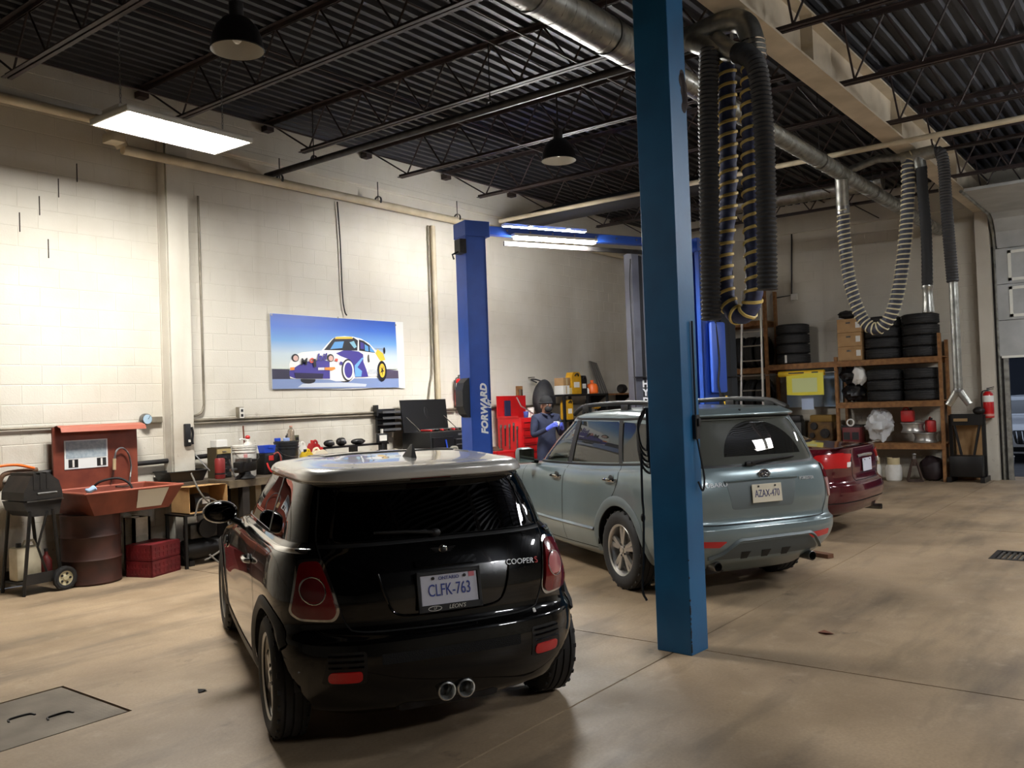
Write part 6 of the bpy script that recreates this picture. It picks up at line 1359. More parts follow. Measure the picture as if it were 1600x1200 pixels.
rt = thing('spout_tap', 'white and red tap pump on the white pail lid', 'pump', (6.40, 9.0, BZ+.375)); MB().lathe([(0, 0), (.05, 0), (.045, .02), (.02, .04), (.02, .07), (0, .07)], 16).build('base', M_WHITE, rt); MB().sph((0, 0, .09), (.03, .03, .026), 12, 8).build('knob', M_REDP, rt); MB().tube([(0, 0, .06), (-.10, 0, .075), (-.12, 0, .06)], .010, 8).build('spout', M_WHITE, rt)
tag(MB().cyl((6.62, 9.36, BZ), (6.60, 9.37, 1.50), .009, 6).build('thin_rod', mat('rust_rod', (112, 60, 40), .7)), 'thin rusty rod standing against the wall behind the blue bin', 'rod')
ch = thing('battery_charger', 'dark battery charger with red handles and hanging cables', 'charger', (6.66, 8.98, BZ)); MB().box((0, 0, .13), (.22, .2, .26), .02).build('case', M_BP, ch); MB().box((-.02, -.105, .20), (.07, .012, .06), .003).build('dial_plate', M_REDP, ch)
MB().tube(spline([(.02, -.1, .24), (.06, -.14, .26), (.09, -.15, .16), (.04, -.15, .05), (-.02, -.15, .02)], 6), .010, 6).build('cable', mat('cable_red', (150, 66, 58), .6), ch); MB().tube(spline([(-.08, -.1, .14), (-.09, -.15, .08), (-.04, -.16, .03), (.12, -.16, .06)], 6), .012, 6).build('clamp_handle', M_REDP, ch); MB().tube(spline([(.10, -.09, .24), (.12, -.13, .2), (.11, -.13, .1), (.12, -.13, .03)], 6), .010, 6).build('cable', M_BLACK, ch)
bb = thing('parts_bin', 'bright blue plastic parts bin on the battery charger', 'bin', (6.67, 9.0, BZ+.262)); MB().loft([[(x*s, y*s, z) for x, y in ((-.085, -.07), (.085, -.07), (.085, .07), (-.085, .07))] for s, z in ((.85, 0), (1, .09), (.95, .09), (.8, .01))]).build('bin', M_BLUEP, bb, smooth=20); MB().b2((-.03, -.076, .06), (.03, -.068, .085)).build('label_holder', M_BLUEP, bb, smooth=0)
bpail = pail((6.98, 9.02, BZ), .15, .37, mat('pail_black', (34, 35, 36), .4), 'black plastic pail with ribbed lid on the bench')
M_CLEAR = mat('clear_dirty_plastic', (196, 180, 160), .2); M_CLEAR.node_tree.nodes['Principled BSDF'].inputs['Transmission Weight'].default_value = .7
bottle('spray_bottle', (7.06, 9.02, BZ+.386), .042, .19, M_CLEAR, 'clear ridged bottle with pink cap on the black pail lid', cap=mat('cap_pink', (206, 150, 130), .5), neck=.42)
for k, (x, y, m, lab) in enumerate(((6.88, 9.06, M_BLUEP, 'small blue tub on the black pail lid'), (6.94, 8.96, mat('pale_blue', (150, 170, 220), .5), 'small pale blue carton on the black pail lid'))): tag(MB().box((x, y, BZ+.408), (.07, .05, .042), .006).build('small_tub', m), lab, 'tub')
bottle('dark_bottle', (7.10, 9.14, BZ+.386), .03, .09, M_BLACK, 'short black bottle at the back of the black pail lid')
def jug(loc, rz, w, d, h, m, cap, label, group=None):
    t = thing('fluid_jug', label, 'jug', loc, rz, group)
    body = [(-w/2, 0), (w/2, 0), (w/2, h*.70), (w*.30, h*.84), (-w*.1, h*.88), (-w*.2, h*.9), (-w/2, h*.72)]
    MB().prism(rpoly(body, .02), -d/2, d/2, 'y').build('body', m, t, smooth=30); MB().cyl((-w*.18, 0, h*.86), (-w*.18, 0, h), .02, 14).build('cap', cap, t); MB().tube(spline([(w*.02, 0, h*.84), (w*.12, 0, h*.97), (w*.36, 0, h*.92), (w*.46, 0, h*.66)], 5), .014, 8).build('handle', m, t)
    return t
jug((7.20, 8.90, BZ), .2, .15, .10, .27, mat('jug_yellow', (216, 180, 40), .45), M_BLACK, 'yellow oil jug beside the black pail')
jg2 = jug((7.42, 8.92, BZ), pi-.2, .20, .12, .28, mat('jug_cream', (226, 214, 190), .45), M_REDP, 'cream jug with red cap on the bench'); MB().lathe([(0, .062), (.035, .062), (.036, .06)], 18, TL(.03, 0, .12) @ RX(pi/2)).build('round_label', M_REDP, jg2)
jug((7.30, 9.14, BZ), 0, .16, .11, .36, M_WHITE, mat('cap_white', (230, 228, 220), .5), 'white jug behind the yellow oil jug')
jug((7.50, 9.12, BZ), .1, .16, .11, .37, M_RED, M_REDP, 'red fluid jug at the back of the bench'); tag(MB().tube(spline([(7.56, 8.76, BZ+.14), (7.60, 8.75, BZ+.13), (7.64, 8.75, BZ+.08), (7.64, 8.76, BZ+.022)], 6), .022, 8).build('filler_tube', M_REDP), 'short curved red filler tube beside the cream jug', 'tube')
rk = thing('tool_rail', 'black steel rail shelf at the back of the bench', 'rail', (8.2, 9.15, BZ)); MB().b2((-.6, -.08, .24), (.62, .10, .265)).build('shelf', M_BP, rk, smooth=0)
for x in (-.55, .02, .58): MB().b2((x-.02, -.06, 0), (x+.02, .08, .24)).build('leg', M_BP, rk, smooth=0)
for k, (x, l_, r, lab) in enumerate(((7.78, .16, .045, 'black drill lying on the tool rail'), (7.99, .14, .055, 'black grinder lying on the tool rail'), (8.30, .24, .04, 'long black air tool on the tool rail'))):
    t = thing('power_tool', lab, 'power tool', (x, 9.14, BZ+.265)); MB().lathe([(0, -l_/2), (r*.5, -l_/2), (r*.8, -l_*.4), (r, -l_*.2), (r, l_*.25), (r*.6, l_*.4), (r*.3, l_/2), (0, l_/2)], 14, TL(0, 0, r) @ RY_(pi/2)).build('barrel', M_BP, t); MB().box((-.02, -.06, r*.8), (.05, .1, .04), .01).build('grip', M_BLACK, t)
gr_ = thing('bench_grinder', 'cream bench grinder with guards on the bench', 'grinder', (8.55, 8.82, BZ)); MB().lathe([(0, -.11), (.04, -.11), (.065, -.09), (.07, .09), (.04, .11), (0, .11)], 18, TL(0, 0, .10) @ RY_(pi/2)).build('motor', mat('grinder_cream', (206, 196, 170), .5), gr_); MB().box((0, 0, .02), (.18, .14, .04), .01).build('base', M_BLACK, gr_)
for s in (-1, 1): MB().lathe([(0, -.02), (.075, -.02), (.08, 0), (.075, .02), (0, .02)], 20, TL(s*.15, 0, .10) @ RY_(pi/2)).build('wheel_guard', MATS['grinder_cream'], gr_)
wk = thing('work_lamp', 'small square work lamp with black frame above the grinder', 'lamp', (8.62, 9.0, BZ)); MB().b2((-.10, -.02, .27), (.10, .02, .40), .01).build('frame', M_BLACK, wk); MB().b2((-.07, -.024, .295), (.07, -.018, .375)).build('lens', M_WHITE, wk, smooth=0); MB().cyl((0, 0, 0), (0, 0, .27), .012, 8).build('post', M_BLACK, wk); MB().lathe([(0, 0), (.06, 0), (.05, .02), (0, .02)], 14).build('base', M_BLACK, wk)
MB().cyl((0, 0, .40), (0, 0, .46), .02, 10).build('knob', M_WHITE, wk)
# ---- wall organiser, tool chests
wo_ = thing('wall_organiser', 'black wall hung parts organiser with open trays', 'organiser', (9.02, 9.36, 1.30)); MB().b2((-.16, -.02, 0), (.2, .02, .34)).build('back_plate', M_BLACK, wo_, smooth=0)
for k in range(4): MB().b2((-.16, -.14, .02+.085*k), (.2, -.02, .03+.085*k)).build('tray', M_BLACK, wo_, smooth=0); MB().b2((-.16, -.145, .02+.085*k), (.2, -.135, .055+.085*k)).build('tray_lip', mat('lip_grey', (70, 70, 72), .5), wo_, smooth=0)
MB().b2((-.20, -.06, .24), (-.165, .02, .40)).build('hook_plate', M_BLACK, wo_, smooth=0)
M_CHEST = mat('chest_black', (18, 18, 19), .35)
tc_ = thing('tool_chest', 'black drawer tool chest with its lid propped open', 'tool chest', (9.20, 8.62, 0))
MB().b2((0, 0, .12), (1.14, .56, 1.28), .008).build('cabinet', M_CHEST, tc_); 
for x in (.06, 1.08):
    for y in (.06, .5): tyre_mb(.055, .03, .035, 16).tr(TL(x, y, .06)).build('caster', M_RUBBER, tc_); MB().b2((x-.03, y-.03, .10), (x+.03, y+.03, .125)).build('caster_plate', M_STEEL, tc_, smooth=0)
for k, z in enumerate((1.16, 1.08, .99, .90, .80, .68)):
    d = MB().b2((.52, -.018, z-.07), (1.10, 0, z), .003).build('drawer', M_CHEST, tc_); MB().b2((.54, -.028, z-.012), (1.08, -.016, z+.002), .003).build('drawer_trim', mat('trim_grey', (120, 120, 122), .3, .6), d)
for k, z in enumerate((.56, .42, .28)): d = MB().b2((.52, -.018, z-.11), (1.10, 0, z), .003).build('drawer', M_CHEST, tc_); MB().b2((.54, -.028, z-.014), (1.08, -.016, z), .003).build('drawer_trim', MATS['trim_grey'], d)
MB().b2((.04, -.018, .18), (.48, 0, 1.2), .003).build('door', M_CHEST, tc_); MB().cyl((.85, -.004, 1.225), (.85, -.012, 1.225), .015, 12).build('lock', M_CHROME, tc_); MB().b2((.60, -.01, 1.21), (.70, 0, 1.24)).build('name_plate', MATS['trim_grey'], tc_, smooth=0)
ld = MB(); ld.add([(0.02, .54, 1.28), (1.0, .54, 1.28), (1.06, .64, 1.76), (.06, .64, 1.76)], [(0, 1, 2, 3)]); ld.add([(0.02, .56, 1.28), (1.0, .56, 1.28), (1.06, .66, 1.76), (.06, .66, 1.76)], [(3, 2, 1, 0)]); ld.add([(0.02, .54, 1.28), (.06, .64, 1.76), (.06, .66, 1.76), (.02, .56, 1.28), (1.0, .54, 1.28), (1.06, .64, 1.76), (1.06, .66, 1.76), (1.0, .56, 1.28)], [(0, 1, 2, 3), (4, 7, 6, 5), (1, 5, 6, 2)]); ld.build('lid', M_CHEST, tc_, smooth=0)
for x in (.10, .92): MB().cyl((x, .28, 1.29), (x+.01, .57, 1.50), .007, 8).build('gas_strut', M_CHROME, tc_)
MB().tube([(.56+.035*cos(a), .595+.018*sin(a), 1.56+.085*sin(a)) for a in [2*pi*k/24 for k in range(24)]], .004, 5, closed=True).build('lid_emblem', M_DARKSTEEL, tc_)
for k in range(9):
    x = .22+.085*k; tag(MB().cyl((9.20+x, 8.80, 1.298), (9.20+x+.05, 9.05, 1.298), .014+.003*(k % 3), 8).build('socket_tool', M_CHROME if k % 3 else M_REDP), '%s socket tool lying in the open black tool chest' % ('chrome' if k % 3 else 'red handled'), 'tool', 'tools in the open chest')
gg = thing('angle_grinder', 'yellow and black grinder hanging on the tool chest door', 'grinder', (9.42, 8.56, .78)); MB().lathe([(0, -.12), (.03, -.12), (.035, .0), (.028, .1), (0, .11)], 14, RY_(pi/2)).build('body', M_YELTOOL, gg); MB().lathe([(0, -.012), (.06, -.012), (.06, .012), (0, .012)], 20, TL(-.13, 0, 0) @ RX(.3)).build('guard', M_DARKSTEEL, gg); MB().box((0, .03, 0), (.04, .03, .03), .004).build('hanger', M_BLACK, gg)
mm = thing('hand_mirror', 'grey oblong mirror pad leaning on the tool chest front', 'mirror', (9.66, 8.58, .70)); MB().prism(rrect(-.08, .08, 0, .36, .05), -.012, .012, 'y').tr(RX(-.0)).build('frame', mat('mirror_rim', (150, 148, 138), .4), mm); MB().prism(rrect(-.062, .062, .02, .34, .04), -.016, -.011, 'y').build('pad', mat('pad_grey', (84, 84, 74), .4), mm); MB().box((0, .02, .3), (.05, .02, .04), .003).build('hanger', M_BLACK, mm)
tag(MB().tube(spline([(9.50, 8.594, 1.16), (9.51, 8.58, 1.05), (9.49, 8.58, .95), (9.48, 8.59, .86)], 6), .012, 6).build('blue_strap', M_BLUEP), 'blue strap hanging on the tool chest door', 'strap')
def extinguisher(loc, rz, label, h=.44, r=.075):
    t = thing('fire_extinguisher', label, 'extinguisher', loc, rz)
    MB().lathe([(0, 0), (r*.95, 0), (r, .012), (r, h*.84), (r*.85, h*.93), (r*.45, h), (0, h)], 24).build('cylinder', mat('extinguisher_red', (190, 24, 28), .3, coat=.5), t); MB().lathe([(r+.001, h*.60), (r+.0015, h*.62), (r+.0015, h*.82), (r+.001, h*.84)], 24).build('label', M_PAPER, t); MB().lathe([(r+.001, h*.06), (r+.0015, h*.07), (r+.0015, h*.14), (r+.001, h*.15)], 24).build('label', mat('label_rose', (206, 140, 130), .5), t)
    MB().cyl((0, 0, h), (0, 0, h+.05), .02, 12).build('valve', M_STEEL, t); MB().tube([(-.02, 0, h+.05), (.10, -.0, h+.075)], .008, 6).build('lever', M_BLACK, t); MB().tube([(-.02, 0, h+.03), (.09, 0, h+.04)], .007, 6).build('handle', M_BLACK, t)
    MB().tube(spline([(-.015, 0, h+.02), (-r*1.0, 0, h*1.0), (-r*1.25, 0, h*.8), (-r*1.2, 0, h*.4)], 6), .010, 8).build('hose', M_BLACK, t); MB().cyl((0, -.034, h+.02), (0, -.02, h+.02), .018, 12).build('gauge', M_CHROME, t); MB().b2((-.03, r*.9, h*.5), (.03, r+.012, h*.95)).build('wall_bracket', M_STEEL, t, smooth=0)
    return t
extinguisher((10.66, WY-.09, 1.64), 0, 'red fire extinguisher on the wall above the black tool chest')
extinguisher((FX-.30, 2.77, 1.10), -pi/2, 'red fire extinguisher on the column beside the overhead door', .46, .085)
# ================================================================== RACE CAR BANNER
bn = thing('wall_banner', 'large printed vinyl banner of a race car hanging on the block wall', 'banner', (7.06, WY-.012, 1.955))
BW, BH_ = 2.28, .985
def pu(x, y):   # measured on the print: left edge 90, right edge 1425/1445, top 40..130, bottom 855..835
    u = (x-90)/1345; t = 40+90*u; b = 855-20*u; return (u*BW, (b-y)/(b-t)*BH_)
def banner_sky():
    m = bpy.data.materials.new('banner_print_sky'); m.use_nodes = True; nt = m.node_tree; b = nt.nodes['Principled BSDF']; L = nt.links
    tc = nt.nodes.new('ShaderNodeTexCoord'); sp = nt.nodes.new('ShaderNodeSeparateXYZ'); L.new(tc.outputs['Object'], sp.inputs[0])
    mr = nt.nodes.new('ShaderNodeMapRange'); mr.inputs[1].default_value = .26; mr.inputs[2].default_value = BH_; L.new(sp.outputs['Z'], mr.inputs[0])
    cr = nt.nodes.new('ShaderNodeValToRGB'); e = cr.color_ramp.elements; e[0].color = lin((205, 212, 206)); e[1].color = lin((52, 88, 178))
    for p, c in ((.28, (190, 205, 214)), (.52, (112, 160, 214)), (.78, (70, 112, 200))): x = e.new(p); x.color = lin(c)
    L.new(mr.outputs[0], cr.inputs[0]); L.new(cr.outputs[0], b.inputs['Base Color']); b.inputs['Roughness'].default_value = .35
    return m
n_ = 24; sh = MB(); rows = []
for k in range(n_+1):
    x = BW*1.07*k/n_; rows.append([(x, .004*sin(x*3.1)+.003*sin(x*7)-.006, z+(.006*sin(x*4) if z < .1 else 0)-(.0 if x < BW else .0)) for z in (-.012, .25, .5, .75, BH_+.004)])
sh.loft(rows, closed=False, caps=False).build('vinyl_sheet', mat('banner_white', (226, 226, 222), .4), bn)
LAYER = [0]
def pr(poly, m, name='print', raw=False):
    """one printed shape, a film lying on the sheet"""
    LAYER[0] += 1; d = -.0165-.0004*LAYER[0]
    P = poly if raw else [pu(*p) for p in poly]
    return MB().add([(u, d, v) for u, v in P], [tuple(range(len(P)))]).build(name, m, bn, smooth=0)
def inkm(name, c): return mat('ink_'+name, c, .4)
WHT, PUR, BLK, YEL_, ORG, LBL, SKY_, GRY, RED_ = inkm('white', (232, 232, 230)), inkm('purple', (66, 58, 140)), inkm('black', (26, 26, 34)), inkm('yellow', (232, 186, 60)), inkm('orange', (232, 140, 60)), inkm('light_blue', (110, 166, 226)), inkm('glass', (90, 150, 208)), inkm('grey', (150, 160, 176)), inkm('red', (206, 84, 70))
pr([(92, 640), (1440, 640), (1425, 132), (90, 42)], banner_sky(), 'print_sky')
pr([(92, 855), (1445, 836), (1443, 735), (92, 750)], inkm('track', (126, 144, 186)), 'print_track'); pr([(92, 750), (260, 748), (260, 648), (92, 640)], inkm('barrier', (52, 50, 70)), 'print_barrier'); pr([(1260, 742), (1444, 738), (1442, 655), (1260, 640)], inkm('barrier2', (78, 70, 90)), 'print_barrier')
pr([(330, 838), (1050, 828), (1060, 800), (820, 785), (500, 790), (380, 800)], inkm('reflection', (196, 202, 214)), 'print_reflection')
el_ = lambda cx, cy, rx, ry, n=28, a0=0, a1=360: [(cx+rx*cos(radians(a0+(a1-a0)*k/n)), cy+ry*sin(radians(a0+(a1-a0)*k/n))) for k in range(n)]
pr(el_(435, 760, 75, 38), BLK); pr(el_(820, 745, 70, 38), BLK)
pr([(255, 640), (255, 590), (275, 530), (310, 490), (380, 460), (580, 440), (640, 370), (700, 310), (740, 290), (830, 283), (920, 290), (1010, 310), (1100, 360), (1170, 430), (1240, 470), (1280, 540), (1290, 620), (1280, 700), (1200, 712), (1100, 715), (930, 735), (880, 770), (720, 770), (650, 752), (300, 745), (258, 735)], WHT, 'print_car')
pr([(340, 600), (420, 560), (600, 540), (660, 560), (660, 745), (400, 745), (300, 740), (255, 720), (255, 660)], PUR); pr([(730, 470), (830, 430), (980, 450), (1030, 480), (1030, 560), (1060, 640), (1080, 720), (930, 730), (910, 600), (860, 530), (780, 500)], PUR); pr([(930, 600), (1010, 520), (1040, 510), (960, 620), (1010, 660), (1000, 720), (930, 722)], LBL)
pr([(605, 435), (690, 330), (720, 300), (930, 300), (975, 330), (965, 440)], BLK); pr([(670, 425), (720, 345), (820, 340), (800, 412)], SKY_); pr([(880, 350), (930, 335), (960, 400), (930, 415)], inkm('glass2', (130, 180, 200))); pr([(720, 315), (740, 292), (905, 290), (920, 312)], YEL_); pr([(985, 440), (985, 320), (1040, 335), (1110, 385), (1170, 465)], BLK); pr([(1000, 420), (1000, 345), (1040, 360), (1040, 425)], PUR); pr([(1050, 440), (1048, 370), (1090, 395), (1092, 450)], SKY_); pr([(1105, 450), (1105, 390), (1155, 440), (1160, 460)], SKY_)
pr([(1170, 470), (1195, 425), (1260, 470), (1285, 540), (1230, 555)], YEL_); pr([(1165, 412), (1285, 420), (1285, 428), (1165, 420)], GRY); pr(el_(1276, 440, 12, 36), BLK)
pr([(300, 680), (590, 690), (580, 745), (310, 740)], inkm('intake', (40, 34, 66)))
for x in (312, 668): pr(el_(x, 520, 36, 42), BLK); pr(el_(x+4, 524, 24, 30), inkm('lamp_print', (206, 170, 160)))
pr([(535, 625), (600, 622), (600, 650), (535, 652)], inkm('lamp_white', (214, 210, 220))); pr([(605, 622), (710, 618), (715, 640), (680, 655), (605, 650)], ORG); pr([(258, 625), (300, 620), (300, 650), (262, 655)], ORG)
pr(el_(850, 650, 66, 120), BLK); pr(el_(855, 652, 60, 105), WHT); pr(el_(855, 652, 44, 84), PUR); pr(el_(1238, 660, 56, 110), BLK); pr(el_(1240, 655, 34, 75), YEL_)
for k in range(5): a = radians(72*k); pr([(1240+30*cos(a)-8*sin(a), 655+66*sin(a)+8*cos(a)), (1240+8*cos(a+2), 655+16*sin(a+2)), (1240+8*cos(a-2), 655+16*sin(a-2))], BLK)
pr([(715, 525), (745, 530), (738, 560), (710, 552)], RED_); pr([(768, 555), (795, 565), (785, 600), (760, 585)], PUR)
for (t_, x, y, s, sx, m, sh_) in (('M', 390, 565, .125, 1.15, BLK, .2), ('o', 468, 540, .13, 1.15, RED_, .2), ('bil', 572, 512, .125, 1.45, PUR, .2), ('1', 500, 580, .15, 2.0, BLK, .0), ('1', 1085, 530, .15, .9, BLK, 0)):
    LAYER[0] += 1; u, v = pu(x, y); text_mb(t_, s, .0002, shear=sh_, bold=.004).tr(TL(u, -.0165-.0004*LAYER[0], v) @ RX(pi/2) @ RZ(radians(4)) @ Matrix.Diagonal((sx, 1, 1, 1))).build('print_lettering', m, bn, smooth=0)
for k in range(7): x = 1075+16*k; pr([(x, 640+3*k % 9), (x+6, 640), (x+12, 690), (x+6, 690)], GRY)
for x, z in ((.02, BH_-.02), (BW-.02, BH_-.05), (1.14, BH_-.0)): MB().lathe([(.006, 0), (.014, .002), (.014, .004), (.006, .004)], 12, TL(x, -.02, z) @ RX(pi/2)).build('grommet', M_STEEL, bn)

# ================================================================== POST FITTINGS
sb = thing('switch_box', 'black pendant switch box on the blue post', 'switch', (5.30, 2.575, 1.47)); MB().box((0, 0, 0), (.06, .035, .16), .006).build('box', M_BLACK, sb); MB().box((.0, -.024, .03), (.035, .014, .05), .003).build('rocker', M_DARKSTEEL, sb); MB().tube(spline([(0, -.005, -.08), (.01, -.02, -.2), (.03, -.03, -.34), (.02, -.02, -.42), (0, .0, -.36)], 6), .007, 6).build('cable', M_RUBBER, sb); MB().tube([(0, 0, .08), (.0, 0, .7)], .007, 6).build('cable', M_RUBBER, sb)
cc = thing('cable_coil', 'coil of black cable hanging on the blue post', 'cable', (5.24, 2.90, 1.60))
for k in range(5):
    h = .28+.04*k; w = .045+.008*k
    MB().tube(spline([(0.01*k, .015, 0), (.012*k, .03+w, -h*.35), (.01*k, .03+w*.7, -h*.85), (.01*k, .02, -h), (.01*k, .01, -h*.85), (.01*k, .006, -h*.35)], 6, closed=True), .008, 6, closed=True).build('loop', M_RUBBER, cc)
MB().tube(spline([(0, .06, -.3), (.01, .07, -.6), (.0, .06, -.72), (.0, .07, -.95), (.0, .09, -1.22), (0, .06, -1.3)], 6), .009, 6).build('tail', M_RUBBER, cc); MB().sph((0, .065, -.74), (.016, .016, .03), 10, 8).build('knot', M_RUBBER, cc); MB().tube([(0, -.03, .02), (0, .03, .02), (0, .03, -.01)], .008, 6).build('hook', M_STEEL, cc)
wdc = thing('wood_chock', 'short plank of wood on the floor behind the grey wagon', 'plank', (8.93, 3.08, 0), radians(68)); MB().box((0, 0, .022), (.40, .09, .044), .004).build('plank', mat('plank_brown', (112, 74, 50), .8, col2=(84, 54, 38), scale=8), wdc)

# ================================================================== RED TOOL CHEST, MECHANIC, SHELF
M_CHR = mat('chest_red', (186, 20, 24), .35, col2=(160, 16, 20), scale=4)
rc = thing('tool_chest', 'red tool chest with open lid and tools hung on its side', 'tool chest', (11.5, 8.72, 0))
MB().b2((0, 0, .12), (.8, .5, 1.40), .008).build('cabinet', M_CHR, rc)
for k in range(9): z = 1.34-.125*k; d = MB().b2((.03, -.016, z-.11), (.77, 0, z), .003).build('drawer', M_CHR, rc); MB().b2((.06, -.026, z-.02), (.74, -.014, z-.008), .002).build('drawer_trim', mat('trim_dark_red', (96, 12, 16), .4), d)
MB().b2((0, .49, 1.40), (.8, .51, 1.78)).build('lid', M_CHR, rc, smooth=0); MB().b2((-.005, .05, 1.40), (.005, .49, 1.44)).build('lid_rail', M_CHR, rc, smooth=0)
for x in (.06, .74):
    for y in (.06, .44): tyre_mb(.055, .03, .035, 16).tr(TL(x, y, .06)).build('caster', M_RUBBER, rc); MB().b2((x-.03, y-.03, .10), (x+.03, y+.03, .125)).build('caster_plate', M_STEEL, rc, smooth=0)
for k, (y, z, l_, m, lab) in enumerate(((.08, 1.22, .34, M_STEEL, 'long steel wrench'), (.15, 1.28, .26, M_RUBBER, 'black handled pliers'), (.24, 1.26, .36, M_STEEL, 'steel pry bar'), (.33, 1.24, .30, M_DARKSTEEL, 'dark breaker bar'), (.42, 1.25, .38, M_STEEL, 'steel spanner'))):
    t = thing('hand_tool', '%s hanging on the side of the red tool chest' % lab, 'hand tool', (11.5, 8.72+y, z)); MB().tube([(-.009, 0, 0), (-.009, .01, -l_)], .012, 6).build('shank', m, t); MB().box((-.008, 0, .02), (.017, .04, .06), .006).build('head', M_STEEL, t)
bkb = tag(MB().b2((11.68, 9.188, 1.403), (11.84, 9.206, 1.70), .003).build('dark_folder', mat('navy_folder', (30, 36, 66), .5)), 'navy blue folder leaning in the open red tool chest lid', 'folder')
for k, (x, y, r, h, m, lab) in enumerate(((12.02, 8.95, .05, .12, M_WHITE, 'white cup on the red tool chest'), (11.88, 8.9, .045, .10, mat('cup_blue', (70, 90, 170), .5), 'blue cup on the red tool chest'), (12.16, 9.0, .06, .16, M_PAPER, 'white tub on the red tool chest'))):
    t = thing('cup', lab, 'cup', (x, y, 1.402)); MB().lathe([(0, 0), (r*.8, 0), (r, h), (r*.93, h), (r*.74, .01), (0, .01)], 18).build('cup', m, t); MB().lathe([(r*1.0, h-.008), (r*1.05, h), (r, h+.004)], 18).build('rim', m, t)
sd = tag(MB().tube([(11.56, 8.84, 1.75), (11.62, 8.80, 1.6), (12.0, 8.76, 1.42)], .012, 6).build('lid_strut', M_ALU), 'bright steel strut across the red tool chest top', 'strut')
bx = thing('wooden_hanger', 'brown wooden tool board on the wall behind the red chest', 'board', (12.35, WY-.03, 1.45)); MB().b2((-.09, -.02, 0), (.06, .02, .50)).build('board', M_WOOD, bx, smooth=0)
for x, m in ((-.04, M_STEEL), (.02, M_DARKSTEEL)): MB().cyl((x, -.035, .08), (x, -.035, .44), .012, 8).build('tool', m, bx)
rcart = thing('red_cart', 'low dirty red steel cart loaded with castings beside the lift column', 'cart', (10.75, 8.7, 0))
for z in (.25, .62): MB().b2((-.22, -.25, z), (.26, .25, z+.03)).build('tray', M_CHR, rcart, smooth=0)
for x in (-.2, .24):
    for y in (-.23, .23): MB().b2((x-.015, y-.015, .06), (x+.015, y+.015, .92)).build('upright', M_CHR, rcart, smooth=0); tyre_mb(.05, .03, .03, 14).tr(TL(x, y, .052)).build('caster', M_RUBBER, rcart)
MB().b2((-.22, -.25, .88), (.26, .25, .91)).build('tray', M_CHR, rcart, smooth=0)
for k, (x, y, z) in enumerate(((-.05, -.05, .652), (.08, .05, .912), (0, 0, .282))):
    t = thing('brake_casting', ('rusty brake rotor on the middle cart tray', 'dark steel hub on the top cart tray', 'rusty drum on the bottom cart tray')[k], 'casting', (10.75+x, 8.7+y, z)); MB().lathe([(.03, 0), (.13, 0), (.13, .025), (.07, .03), (.065, .06), (.03, .06)], 24, closed=True).build('rotor', mat('cast_rust', (86, 66, 52), .7, .5), t); MB().cyl((0, 0, .0), (0, 0, .05), .028, 10).build('hub', M_DARKSTEEL, t)
